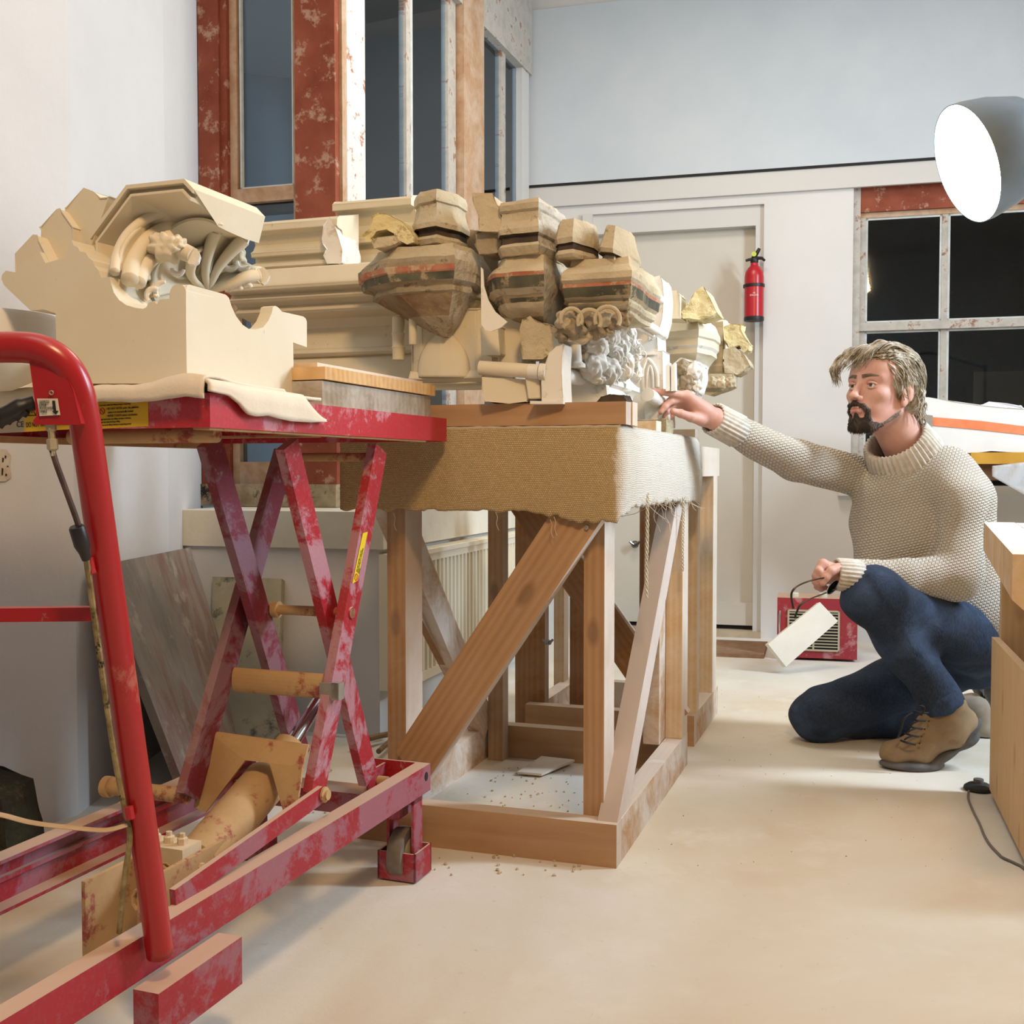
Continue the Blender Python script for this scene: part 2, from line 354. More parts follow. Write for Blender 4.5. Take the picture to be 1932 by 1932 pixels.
# door
door = bpy.data.objects.new('door_1', None); COL.objects.link(door); door.location = RF((xDL+xDR)/2, 0, 0); door['kind'] = 'structure'
xd0, xd1 = bx(1116), bx(1424)
def dm(name, a, b, y0, y1, z0, z1, mat, bev=.004):
    bm = nb(); fbox(bm, RF, a, b, y0, y1, z0, z1); return fin(name, bm, mat, door, bevel=bev)
dm('door_leaf', xd0, xd1, .08, .12, .055, zDT-.10, M_DOOR)
dm('door_frame', xDL, xd0, .02, .2, 0, zDT, M_TRIM); dm('door_frame', xd1, xDR, .02, .2, 0, zDT, M_TRIM)
dm('door_frame', xd0, xd1, .02, .2, zDT-.10, zDT, M_TRIM)
dm('door_frame', xDL, xDL+.05, -.02, .04, 0, zDT, M_TRIM)
dm('weather_bar', xd0, xd1, .055, .12, .055, .17, M_DOOR)
dm('threshold', xDL, xDR, -.01, .2, 0, .032, mottled('stone_threshold', '#9c8a70', '#b9aa92', 5, .9))
dm('dark_gap', xd0, xd1, .075, .13, .032, .055, M_DARK, 0)
bm = nb(); lathe(bm, RF(bx(1196, 1027), .08, bz(1028, 1196)), [(.012, 0), (.012, .03), (.02, .035), (.02, .05)], 10, -RF.a); fin('door_bolt', bm, plain('dull_steel', '#77736c', .4, .9), door, True)
# right window (sash, dark outside)
win3 = bpy.data.objects.new('window_3', None); COL.objects.link(win3); win3.location = RF(xWL+.4, .1, zWB); win3['kind'] = 'structure'
def rm(name, a, b, z0, z1, y0, y1, mat, bev=.003):
    bm = nb(); fbox(bm, RF, a, b, y0, y1, z0, z1); return fin(name, bm, mat, win3, bevel=bev)
yo = .05
zA, zM0, zM1, zS = bz(358, 1700), bz(620, 1700), bz(604, 1700), zWB
xs0, xs1, xs2, xmul = bx(1622), bx(1633), xR-.06, bx(1785)
rm('frame_post', xWL, xs0, zWB, zWT, yo-.01, yo+.15, M_OLDFR); rm('frame_post', xR-.04, xR, zWB, zWT, yo-.01, yo+.15, M_OLDFR)
rm('frame_head', xs0, xR-.04, bz(392, 1700), zWT-.005, yo, yo+.15, M_REDWOOD)
rm('sash_rail', xs0, xR-.04, bz(402, 1700), bz(392, 1700), yo+.02, yo+.06, M_PINE)
rm('sash_stile', xs0, xs1, zS, bz(402, 1700), yo+.02, yo+.06, M_OLDFR)
rm('meeting_rail', xs0, xR-.04, zM0, zM1, yo+.0, yo+.06, M_OLDFR)
rm('glazing_bar', xmul-.016, xmul+.012, zS, bz(402, 1700), yo+.025, yo+.055, M_OLDFR)
for a, b in ((xs1, xmul-.016), (xmul+.012, xR-.06)):
    for z0, z1 in ((zM1, bz(402, 1700)), (zS+.05, zM0)):
        bmm = nb(); t_ = .010
        for q in ((a, a+t_, z0, z1), (b-t_, b, z0, z1), (a, b, z1-t_, z1), (a, b, z0, z0+t_)): fbox(bmm, RF, q[0], q[1], yo+.028, yo+.036, q[2], q[3])
        fin('pane_putty', bmm, M_PUTTY, win3)
        rm('pane', a, b, z0, z1, yo+.038, yo+.041, M_GLASS, 0)
rm('window_sill', xWL-.06, xR+.05, zWB-.05, zWB, -.06, .2, M_TRIM)
bm = nb(); fbox(bm, RF, xWL-.6, xR+1, 1.2, 1.3, -.2, 3.3); fin('outside_yard_wall', bm, M_OUTDARK)['kind'] = 'structure'
bm = nb(); fbox(bm, RF, xWL+.62, xR+.4, .5, .8, .0, 1.36); fin('outside_yard_block', bm, mottled('dark_breeze_block', '#4e4640', '#5c544c', 4, .9, .5, 50, .01))['kind'] = 'structure'
bm = nb(); fbox(bm, RF, xWL-.6, xR+1, .25, .3, -.2, 0); fbox(bm, RF, xWL-.6, xWL-.55, .25, 1.3, -.2, 3.3); fbox(bm, RF, xR+1, xR+1.05, .25, 1.3, -.2, 3.3); fbox(bm, RF, xWL-.6, xR+1, .25, 1.3, 3.3, 3.35)
fin('outside_yard_enclosure', bm, M_OUTDARK)['kind'] = 'structure'
# ================================================================ trestles
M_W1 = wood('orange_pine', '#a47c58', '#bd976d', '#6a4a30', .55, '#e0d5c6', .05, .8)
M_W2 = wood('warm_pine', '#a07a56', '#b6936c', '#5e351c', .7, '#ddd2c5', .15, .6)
M_WD = wood('dusted_pine', '#b98f68', '#cdab87', '#8a6446', .75, '#ddd4ca', 1.0)
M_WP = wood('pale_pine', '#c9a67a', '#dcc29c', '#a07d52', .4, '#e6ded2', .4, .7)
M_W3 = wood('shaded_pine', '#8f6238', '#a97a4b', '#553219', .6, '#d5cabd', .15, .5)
def tb(name, F, x0, x1, y0, y1, z0, z1, mat, parent, bev=.002):
    """axis aligned timber in a frame; the grain follows its longest side"""
    d = [x1-x0, y1-y0, z1-z0]; k = d.index(max(d)); c = [(x0+x1)/2, (y0+y1)/2, (z0+z1)/2]
    a = c[:]; b = c[:]; a[k] -= d[k]/2; b[k] += d[k]/2
    ax = [F.r, F.a, Vector((0, 0, 1))]; o = [i for i in range(3) if i != k]
    return beam(name, F(*a), F(*b), d[o[0]], d[o[1]], ax[o[0]], mat, parent, bev)
def pf(px, py, off=0.02): return TF.on(px, py, off)
def pr(px, py, off=-.022): return TF.on(px, py, off, 'x')
t1 = empty('trestle', TF(-.3, .45, 0), 'low pine trestle frame with diagonal braces standing under the woven hessian cover, beside the lift', 'trestle')
tb('base_rail', TF, -.62, 0, 0, .047, .0, .094, M_W1, t1)
tb('base_rail', TF, -.047, 0, .048, .89, .0, .094, M_WD, t1)
tb('base_rail', TF, -.62, -.573, .048, .80, .0, .094, M_WD, t1)
tb('base_rail', TF, -.572, -.048, .80, .845, .0, .095, M_W1, t1)
tb('leg', TF, -.086, -.04, .048, .142, .0, .93, M_W1, t1)
tb('leg', TF, -.556, -.51, .048, .145, .0, .93, M_W2, t1)
tb('leg', TF, -.562, -.516, .752, .799, .0, .93, M_W2, t1)
tb('leg', TF, -.047, -.001, .80, .89, .095, .93, M_WP, t1)
tb('leg', TF, -.092, -.048, .71, .799, .095, .93, M_WD, t1)
tb('top_rail', TF, -.62, -.003, .003, .047, .835, .925, M_W1, t1)
tb('top_rail', TF, -.047, -.003, .048, .89, .835, .925, M_W1, t1)
tb('top_rail', TF, -.62, -.573, .048, .89, .835, .925, M_W1, t1)
tb('top_rail', TF, -.62, -.003, .905, .95, .835, .925, M_W1, t1)
a, b = pf(778, 1448, .024), pf(1096, 968, .024)
fb = beam('front_brace', a, b+(b-a)*.10, .100, .046, Vector((0, 0, 1)), M_W1, t1, cut0=.35)
sc = nb(); lathe(sc, pf(1107, 995, -.001), [(.005, 0), (.005, .003), (.002, .0035), (.002, .001)], 10, -TF.a); fin('screw', sc, plain('zinc', '#b9b3a2', .35, .9), fb, True)
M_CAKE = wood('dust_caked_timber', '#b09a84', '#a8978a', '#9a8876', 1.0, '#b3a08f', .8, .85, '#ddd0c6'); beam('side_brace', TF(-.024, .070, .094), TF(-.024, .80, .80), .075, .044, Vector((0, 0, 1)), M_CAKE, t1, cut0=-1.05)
beam('side_brace', TF(-.585, .10, .80), TF(-.585, .76, .10), .09, .044, Vector((0, 0, 1)), M_WD, t1)
beam('side_brace', TF(-.60, .25, .60), TF(-.60, .80, .10), .09, .02, Vector((0, 0, 1)), M_W3, t1)
beam('rear_brace', TF(-.56, .868, .86), TF(-.03, .868, .13), .095, .04, Vector((0, 0, 1)), M_W3, t1)
# second trestle, behind
t2 = empty('trestle', TF(-.28, 1.3, 0), 'bare pine trestle frame without any cover, standing behind the hessian-covered one', 'trestle')
x0, x1 = -.56, -.015
tb('base_rail', TF, x0, x1, 1.10, 1.145, 0, .095, M_W1, t2); tb('base_rail', TF, x1-.047, x1, 1.146, 1.56, 0, .095, M_WD, t2)
tb('base_rail', TF, x0, x0+.047, 1.146, 1.56, 0, .095, M_WD, t2); tb('base_rail', TF, x0, x1, 1.561, 1.605, 0, .095, M_WD, t2)
def xat(px, y): return TF.loc(TF.on(px, 1200, y))[0]
tb('leg', TF, xat(972, 1.146), xat(1028, 1.146), 1.146, 1.19, .0, .83, M_W3, t2)
tb('leg', TF, xat(1045, 1.50), xat(1064, 1.50), 1.50, 1.56, .0, .83, M_WP, t2)
tb('leg', TF, xat(1075, 1.2), xat(1118, 1.2), 1.2, 1.245, .0, .83, M_W3, t2)
tb('leg', TF, xat(1233, 1.1), xat(1262, 1.1), 1.148, 1.19, .0, .83, M_W3, t2)
tb('leg', TF, x1-.095, x1-.05, 1.46, 1.50, .0, .83, M_W3, t2); tb('leg', TF, xat(1206, 1.44), xat(1240, 1.44), 1.44, 1.485, .0, .83, M_W3, t2); tb('leg', TF, x1-.047, x1, 1.47, 1.56, .095, .83, M_WP, t2)
tb('leg', TF, x1-.047, x1, 1.147, 1.19, .095, .83, M_WP, t2)
tb('top_rail', TF, x0, x1, 1.10, 1.145, .83, .925, M_WP, t2); tb('top_rail', TF, x1-.047, x1, 1.146, 1.56, .83, .925, M_WP, t2)
tb('top_rail', TF, x0, x0+.047, 1.146, 1.56, .83, .925, M_W3, t2); tb('top_rail', TF, x0, x1, 1.561, 1.605, .83, .925, M_WP, t2)
beam('side_brace', TF(x1-.07, 1.17, .14), TF(x1-.07, 1.5, .78), .07, .03, Vector((0, 0, 1)), M_WP, t2)
def wingnut(p, parent):
    bm = nb(); lathe(bm, p, [(.009, 0), (.007, .012), (.003, .014), (.003, .03)], 10, -TF.a)
    for s in (-1, 1): tube(bm, [p-TF.a*.008, p-TF.a*.014+TF.r*s*.012+Vector((0, 0, .006)), p-TF.a*.016+TF.r*s*.017+Vector((0, 0, .012))], .004, 6)
    fin('wing_nut', bm, plain('steel_nut', '#8c8f92', .35, .9), parent, True)
wingnut(TF.on(1036, 1212, 1.14), t2)
wingnut(TF.on(1199, 1028, 1.44), t2)
# hessian cover: one draped sheet, front / right / top
def _hess():
    t = NT('woven_hessian'); uv = t.n('ShaderNodeUVMap').outputs[0]
    dj = t.n('ShaderNodeMixRGB') if False else None
    n1 = t.noise(6, 3, .6, uv, 'Color')
    warp = t.n('ShaderNodeVectorMath', operation='MULTIPLY_ADD'); t.l(n1, warp.inputs[0]); warp.inputs[1].default_value = (.022, .022, 0); t.l(uv, warp.inputs[2])
    br = t.n('ShaderNodeTexBrick'); br.offset = .5; br.inputs['Scale'].default_value = 1; br.inputs['Brick Width'].default_value = .0050; br.inputs['Row Height'].default_value = .0040
    br.inputs['Mortar Size'].default_value = .0011; br.inputs['Mortar Smooth'].default_value = 1.0
    br.inputs['Color1'].default_value = lin('#d0ba92'); br.inputs['Color2'].default_value = lin('#bfa67a'); br.inputs['Mortar'].default_value = lin('#ad9468')
    t.l(warp.outputs[0], br.inputs['Vector'])
    c = t.mix(t.ramp(t.noise(3, 4, .6, uv), [(.35, (0, 0, 0)), (.7, (1, 1, 1))]), br.outputs['Color'], t.mix(.35, br.outputs['Color'], lin('#a98f63')))
    dots = t.ramp(t.noise(170, 3, .7, uv), [(.62, (0, 0, 0)), (.72, (1, 1, 1))]); c = t.mix(t.math('MULTIPLY', dots, .35), c, lin('#6d5432'))
    # plaster dust caked over the right-hand side and the top edge (its own uv band)
    s = t.n('ShaderNodeSeparateXYZ'); t.l(uv, s.inputs[0])
    edge = t.math('ADD', s.outputs[0], t.math('MULTIPLY', t.math('SUBTRACT', t.noise(40, 4, .7, uv), .5), .05))
    k = t.ramp(edge, [(.640, (0, 0, 0)), (.650, (1, 1, 1))])
    top = t.math('ADD', s.outputs[1], t.math('MULTIPLY', t.math('SUBTRACT', t.noise(60, 4, .7, uv), .5), .02))
    k2 = t.ramp(top, [(.186, (0, 0, 0)), (.205, (.9, .9, .9))])
    c = t.mix(t.math('MAXIMUM', k, k2), c, t.mix(.22, lin('#e3dfd6'), br.outputs['Color']))
    t.base(c, .95, 0, .1); t.bump(t.mix(.7, t.noise(300, 3, .7, uv), t.math('SUBTRACT', 1.0, br.outputs['Fac'])), .65, .0035); return t.m
M_HESS = _hess()
def drape():
    bm = nb(); uvl = bm.loops.layers.uv.new('UVMap'); Vs = {}
    XR, YF = .012, -.012; Wd, Dp = .655, 1.03; ztop = .941; h = .185
    nx, ny, nz = 96, 90, 34
    def bot(s):   # ragged lower hem, s runs along front then right
        base = .184 if s < .45 else .184+.022*min(1, (s-.45)/.12)
        if s > Wd: base = .196-.02*min(1, (s-Wd)/.1)+ (.0 if s < Wd+.7 else .008)
        return base + .009*noise.noise(Vector((s*30, 0, 0)))+.007*noise.noise(Vector((s*110, 3, 0)))
    def P(s, d):   # s along hem, d down from the top (negative = on the top)
        rr_ = .012
        if s <= Wd: x = XR-Wd+s; y = YF
        else: x = XR; y = YF+(s-Wd)
        # rounded vertical corner
        cc = abs(s-Wd)
        if cc < .02: k = (.02-cc)*.35; x -= k*.8 if s <= Wd else k*.9; y += k*.9 if s <= Wd else k*.8
        w = .003*noise.noise(Vector((s*7, d*7, 0)))+.0012*noise.noise(Vector((s*60, d*60, 4)))
        if s > Wd: x += w + .006*math.sin((d/.19)*3) * (1 if d > 0 else 0); 
        else: y -= w + .004*math.sin((d/.19)*2.6)
        z = ztop-max(d-.004, 0)
        if s > Wd: 
            e = max(0, (s-Wd-.93))/.10
            z -= .02*e*e
        return TF(x, y, z)
    rows = []
    ns = 190; nd = 30; L = Wd+Dp
    for j in range(nd+1):
        row = []
        for i in range(ns+1):
            s = L*i/ns; d = bot(s)*j/nd; v = bm.verts.new(P(s, d)); row.append((v, (s, .19-d)))
        rows.append(row)
    for j in range(nd):
        for i in range(ns):
            q = [rows[j][i], rows[j+1][i], rows[j+1][i+1], rows[j][i+1]]
            f = bm.faces.new([a[0] for a in q])
            for lp, a in zip(f.loops, q): lp[uvl].uv = a[1]
    # top sheet
    g = []
    for j in range(ny+1):
        r = []
        for i in range(nx+1):
            x = XR-.004-(Wd-.006)*(1-i/nx); y = YF+.004+(Dp-.02)*j/ny
            r.append((bm.verts.new(TF(x, y, ztop+.004+.0015*noise.noise(Vector((x*50, y*50, 0))))), (x+.64, .21+y)))
        g.append(r)
    for j in range(ny):
        for i in range(nx):
            q = [g[j][i], g[j][i+1], g[j+1][i+1], g[j+1][i]]; f = bm.faces.new([a[0] for a in q])
            for lp, a in zip(f.loops, q): lp[uvl].uv = a[1]
    # join top sheet to the hanging faces
    for i in range(ns):
        s = L*(i+.5)/ns
        def near(s):
            if s <= Wd: return g[0][min(nx, max(0, round((1-(Wd-s)/Wd)*nx)))]
            return g[min(ny, max(0, round((s-Wd)/Dp*ny)))][nx]
        A, B = near(L*i/ns), near(L*(i+1)/ns)
        q = [rows[0][i], rows[0][i+1], B, A] if A is not B else [rows[0][i], rows[0][i+1], A]
        try:
            f = bm.faces.new([a[0] for a in q])
            for lp, a in zip(f.loops, q): lp[uvl].uv = a[1]
        except ValueError: pass
    o = fin('hessian_cover', bm, M_HESS, smooth=True, angle=180)
    m = o.modifiers.new('thick', 'SOLIDIFY'); m.thickness = .006; m.offset = -1
    return tag(o, 'coarse woven hessian sheet draped over the near trestle, right side caked with white plaster dust', 'cloth')
hess = drape()
M_THREAD = plain('pale_jute_thread', '#cfc6b2', .9)
def threads():
    bm = nb(); rnd = random.Random(3)
    def strand(px, py0, py1, r, yy, tw=0):
        pts = []; n = 46
        a = TF.on(px, py0, .016, 'x'); b = TF.on(px-2, py1, .016, 'x'); y = TF.loc(a)[1]
        b = TF(.016, y, TF.loc(b)[2])
        for ph in ([0, 2.1, 4.2] if tw else [0]):
            pts = [a.lerp(b, i/n)+TF.r*(.003*math.cos(i*.9+ph))*bool(tw)+TF.a*(.003*math.sin(i*.9+ph))*bool(tw)+TF.a*.004*math.sin(i*.13) for i in range(n+1)]
            tube(bm, pts, r, 5)
    strand(1221, 930, 1128, .0016, 0, 1); strand(1289, 938, 1078, .0015, 0, 1)
    for k in range(34):
        px = rnd.uniform(1205, 1262) if k < 26 else rnd.uniform(1262, 1312)
        a = TF.on(px, 936, .014, 'x'); L = rnd.uniform(.015, .07) if k > 5 else rnd.uniform(.07, .12); pts = [a]; d = Vector((rnd.uniform(-.5, .5), rnd.uniform(-.5, .5), -1))
        for i in range(9):
            d += Vector((rnd.uniform(-.5, .5), rnd.uniform(-.5, .5), rnd.uniform(-.2, .3))); d.normalize(); pts.append(pts[-1]+d*L/9)
        tube(bm, pts, .0006, 4)
    for px, py in ((935, 966), (1038, 980), (1320, 858), (1318, 885), (742, 968), (1045, 975)):
        a = TF.on(px, py, -.02) if px < 1180 else TF.on(px, py, .02, 'x')
        tube(bm, spline([a, a+Vector((.004, 0, -.012)), a+Vector((.002, 0, -.026)), a+Vector((.007, 0, -.04))], 4), .0006, 4)
    o = fin('loose_threads', bm, M_THREAD, hess, label='frayed twisted jute threads hanging from the hem'); o['kind'] = 'stuff'
threads()
# timbers lying on the cover
ztp = .946
o = tb('timber_beam', TF, -.47, .018, -.005, .043, ztp, ztp+.048, M_W1, None); tag(o, 'orange pine beam lying along the front of the hessian cover', 'beam')
o = tb('timber_beam', TF, -.30, .020, .050, .100, ztp, ztp+.050, M_WP, None); tag(o, 'pale dusty timber lying directly behind the orange beam on the hessian', 'beam')
o = tb('timber_block', TF, -.07, -.012, .47, .535, ztp, ztp+.028, M_WP, None); tag(o, 'small pale pine block on the hessian, right of the orange beam', 'block')
bm = nb(); fbox(bm, TF, -.10, -.004, .56, .66, ztp, ztp+.035)
o = fin('foam_block', bm, mottled('grey_felt_block', '#8d8368', '#a89d80', 30, .95, .8, 120, .004), bevel=.004, sub=4, rough=(.003, 40)); tag(o, 'grubby olive-grey felt block under the pointing hand, on the hessian edge', 'block')
o = tb('timber_block', TF, -.30, -.02, 1.115, 1.16, .926, .975, M_WP, None); tag(o, 'short pale timber batten on top of the bare rear trestle', 'block')
# ================================================================ radiator, pipes
BF = Frame(P3, math.degrees(math.atan2(dW.x, dW.y)))
rad = empty('radiator', BF(.05, .7, .1), 'white ribbed panel radiator fixed below the long window sill', 'radiator')
M_RAD = plain('cream_radiator_enamel', '#e4dcc6', .4)
bm = nb(); x0, x1 = .045, .075
ya, yb, zb, zt = -.0, 1.75, .15, .585; n = 44; fr = []
prof = []
for i in range(n):
    a = ya+.03+(yb-ya-.06)*i/n; w = (yb-ya-.06)/n
    prof += [(a, x1), (a+w*.35, x1), (a+w*.5, x1-.012), (a+w*.85, x1-.012)]
prof = [(ya, x1)]+prof+[(yb, x1), (yb, x0), (ya, x0)]
prism(bm, [BF(p[1], p[0], zb+.03) for p in prof], (0, 0, zt-zb-.07)); tri(bm); fin('ribbed_panel', bm, M_RAD, rad)
bm = nb(); fbox(bm, BF, x0, x1+.001, ya, yb, zt-.04, zt-.015); fbox(bm, BF, x0, x1+.001, ya, yb, zb, zb+.03); fin('panel_edge', bm, M_RAD, rad, bevel=.004, seg=2)
bm = nb(); fbox(bm, BF, .006, x1+.006, ya-.004, yb+.004, zt-.015, zt)
for i in range(60): fbox(bm, BF, .015, x1-.01, ya+.02+(yb-ya-.04)*i/60, ya+.034+(yb-ya-.04)*i/60, zt, zt+.001)
fin('top_grille', bm, M_RAD, rad, bevel=.0015)
bm = nb(); fbox(bm, BF, .004, x1+.005, ya-.012, ya-.003, zb, zt-.001); fin('end_panel', bm, M_RAD, rad, bevel=.002)
pp = [BF(.06, -.02, .17), BF(.06, -.03, .10), BF(.06, -.03, .03)]
bm = nb(); tube(bm, spline(pp+[BF(.04, -.10, .028), BF(-.0, -.2, .03)], 5), .009, 10); tube(bm, [BF(.06, -.03, .05), BF(.10, -.14, .03), BF(.12, -.28, .03)], .008, 10)
fin('supply_pipe', bm, mottled('grimy_copper_pipe', '#6d5742', '#8d7253', 30, .6), rad, True)
bm = nb(); lathe(bm, BF(.06, -.03, .10), [(.014, 0), (.016, .02), (.013, .05), (.015, .06), (.008, .07)], 12); fin('valve', bm, plain('grey_valve', '#8d8a84', .5), rad, True)
# ================================================================ slabs leaning by the pier
def slab(name, TL, TR_, BL, BR, th, mat, label, cat):
    TL, TR_, BL, BR = map(Vector, (TL, TR_, BL, BR)); n = (TR_-TL).cross(BL-TL).normalized()
    if n.y > 0: n = -n
    bm = nb(); hexa(bm, [BL, BR, BR-n*th, BL-n*th, TL, TR_, TR_-n*th, TL-n*th])
    return tag(fin(name, bm, mat, bevel=.003), label, cat)
def _slate():
    t = NT('streaked_slate'); c = t.ramp(t.noise(2.2, 6, .65, t.map((1, 2.5, .8))), [(.34, lin('#6d6862')), (.5, lin('#8a8178')), (.58, lin('#80665f')), (.66, lin('#8d8276'))])
    c = t.mix(t.ramp(t.noise(9, 5, .7), [(.58, (0, 0, 0)), (.66, (.5, .5, .5))]), c, lin('#b3a898')); t.base(c, .6, 0, .4); t.bump(t.noise(30, 5), .1, .003); return t.m
slab('stone_slab', (-1.052, 2.776, .605), (-1.052, 3.56, .595), (-.83, 2.776, .004), (-.87, 3.56, .004), .022, _slate(), 'large rust-streaked grey slate slab leaning against the white pier behind the lift', 'slab')
sb = W(400, 1075, 3.55); 
q0 = P3-RF.a*.03
def w2(px, z, off): 
    p = TFW(px, z, off); return p
RW = Frame(P3, 15.3)
def onw(px, z, off): p = RW.on(px, 1200, off); p.z = z; return p
slab('stone_slab', onw(402, .50, -.025), onw(532, .50, -.025), onw(395, .004, -.24), onw(520, .004, -.24), .025, mottled('smudged_grey_slate', '#8b8775', '#a29c88', 5, .7, .2, 30, .003, c3='#55564e', s3=8), 'smaller smudged grey-green slab leaning below the stripped red window', 'slab')
# rough dark stone lump at the foot of the pier
bm = nb(); pts = [W(px, py, 2.38) for px, py in ((-90, 1420), (-50, 1432), (0, 1446), (62, 1470), (80, 1545), (86, 1590), (60, 1640))]
pts = [Vector((p.x, p.y, max(p.z, 0))) for p in pts]; pts.append(Vector((pts[0].x, pts[0].y, 0)))
prism(bm, pts, (0, -.16, 0)); tri(bm)
o = fin('rough_stone', bm, mottled('mossy_dark_stone', '#2e2a22', '#3a3d2c', 9, .95, .9, 40, .02, c3='#5b4d38', s3=14), sub=3, rough=(.012, 14)); tag(o, 'dark mossy rough-hewn stone block at the foot of the white pier', 'stone')
# worn patch on the pier
pd_ = (P0-P1).normalized(); pn_ = Vector((pd_.y, -pd_.x, 0)); pn_ = pn_ if pn_.x > 0 else -pn_
def onpier(px, py, off=.001):
    r = ray(px, py); c = Vector((0, 0, CH)); p = c+r*((P1-c).dot(pn_)/r.dot(pn_)); return p+pn_*off
bm = nb(); prism(bm, [onpier(*q) for q in ((-40, 846), (10, 848), (19, 860), (17, 880), (20, 900), (8, 908), (-40, 910))], pn_*.003); o = fin('wall_patch', bm, mottled('chipped_plaster_patch', '#c9c2b4', '#b5a78f', 30, .9)); tag(o, 'chipped plaster patch with dark holes on the white pier at the left edge', 'patch')
for k, (x, y, h_) in enumerate(((3, 868, 9), (8, 862, 6), (2, 890, 14), (9, 896, 5), (12, 880, 3))):
    bm = nb(); prism(bm, [onpier(x-1.2, y-h_/2, .0045), onpier(x+1.6, y-h_/2+1, .0045), onpier(x+.8, y+h_/2, .0045), onpier(x-1.5, y+h_/2-1, .0045)], pn_*.0008); fin('screw_hole', bm, M_DARK, o)
# ================================================================ floor litter
bm = nb(); q = [Fl(976, 1460, .006), Fl(1022, 1464, .006), Fl(1084, 1437, .012), Fl(1022, 1430, .012)]
prism(bm, [v for v in q], (0, 0, .006)); o = fin('tile_shard', bm, [mottled('dusty_tile', '#cfc4b4', '#d8cfc2', 8, .8)], bevel=.001); tag(o, 'broken flat tile shard lying on the floor inside the near trestle', 'shard')
rnd = random.Random(11)
def crumbs():
    bm = nb()
    def lump(p, r):
        m = bmesh.ops.create_icosphere(bm, subdivisions=1, radius=r, matrix=Matrix.Translation(p))
        for v in m['verts']: v.co += Vector((rnd.uniform(-1, 1), rnd.uniform(-1, 1), rnd.uniform(-.6, .3)))*r*.4
    for k in range(150): p = TF(rnd.uniform(-.5, -.1), rnd.uniform(.1, .75), .0015); lump(p, rnd.uniform(.001, .004))
    for k in range(80): lump(Fl(rnd.uniform(1190, 1800), rnd.uniform(1300, 1640), .0006), rnd.uniform(.0008, .0022))
    for k in range(60): lump(Fl(rnd.uniform(560, 760), rnd.uniform(1440, 1560), .002), rnd.uniform(.002, .006))
    for k in range(30): lump(Fl(rnd.uniform(820, 1100), rnd.uniform(1610, 1660), .002), rnd.uniform(.002, .005))
    o = fin('plaster_crumbs', bm, mottled('plaster_crumb', '#a5906f', '#c8b898', 40, .9)); tag(o, 'scattered plaster crumbs and grit on the dusty floor', 'crumbs', kind='stuff')
crumbs()
# ================================================================ things by the back wall
# fire extinguisher
ext = empty('fire_extinguisher', RF(bx(1425, 550), -.06, 1.585), 'small red fire extinguisher with black strap hanging beside the cream door', 'fire extinguisher')
c0 = RF(bx(1424, 550), -.055, 1.59); R0 = .047
M_RED = plain('extinguisher_red', '#b01824', .3); M_BLK = plain('black_plastic', '#161514', .45)
bm = nb(); lathe(bm, c0, [(R0, .012), (R0, .215), (R0*.93, .24), (R0*.65, .262), (.020, .272), (.018, .285)], 28); fin('cylinder', bm, M_RED, ext, True)
bm = nb(); lathe(bm, c0, [(R0*1.02, 0), (R0*1.04, .004), (R0*1.04, .018), (R0, .02)], 28); fin('base_ring', bm, M_BLK, ext, True)
bm = nb(); lathe(bm, c0, [(R0*1.01, .165), (R0*1.09, .166), (R0*1.09, .180), (R0*1.01, .181)], 28); fbox(bm, RF, bx(1408, 550)-.012, bx(1408, 550)+.01, -.06, -.03, c0.z+.166, c0.z+.18); fin('strap', bm, M_BLK, ext, True)
bm = nb(); lathe(bm, c0, [(.018, .285), (.020, .29), (.020, .305), (.012, .32)], 16); fin('valve_neck', bm, M_BLK, ext, True)
bm = nb()
tube(bm, [c0+Vector((-.0, 0, .315)), c0+Vector((.012, -.01, .335)), c0+Vector((.022, -.012, .355))], [.010, .010, .008], 8); tube(bm, [c0+Vector((.0, 0, .31)), c0+Vector((.035, -.01, .308)), c0+Vector((.05, -.01, .295))], [.010, .008, .006], 8)
tube(bm, [c0+Vector((0, 0, .305)), c0+Vector((-.03, -.01, .30)), c0+Vector((-.045, -.01, .295))], [.008, .007, .006], 8); fin('trigger_handle', bm, M_BLK, ext, True)
bm = nb(); lathe(bm, c0+Vector((-.006, -.016, .325)), [(.012, 0), (.012, .008)], 14, (-.2, -1, .1)); fin('gauge', bm, plain('gauge_green', '#b6c437', .4), ext, True)
bm = nb(); lathe(bm, c0, [(R0*1.004, .04), (R0*1.006, .041), (R0*1.006, .15), (R0*1.004, .151)], 20, a0=math.radians(215), ang=math.radians(115)); fin('label_band', bm, plain('label_red', '#c03a3c', .45), ext, True)
def text(s, size, M, mat, name, parent, extr=.0, align='LEFT', sx=1.0, gap=1.0):
    cu = bpy.data.curves.new(name, 'FONT'); cu.body = s; cu.size = size; cu.align_x = align; cu.extrude = .0002; cu.space_line = gap; cu.offset = 0
    tmp = bpy.data.objects.new('tmp', cu); COL.objects.link(tmp); dg = bpy.context.evaluated_depsgraph_get(); me = bpy.data.meshes.new_from_object(tmp.evaluated_get(dg))
    bpy.data.objects.remove(tmp); bpy.data.curves.remove(cu); me.name = name
    for v in me.vertices: v.co.x *= sx
    me.materials.clear()
    return link(name, me, mat, parent, M)
def facing(origin, right, upv):
    X = Vector(right).normalized(); Y = Vector(upv); Y = (Y-X*Y.dot(X)).normalized(); Zv = X.cross(Y)
    M = Matrix((X, Y, Zv)).transposed().to_4x4(); M.translation = Vector(origin); return M
M_TXW = plain('white_print', '#e8e4e0', .5); M_TXK = plain('black_print', '#1c1a18', .5); M_TXR = plain('red_print', '#c43a22', .5)
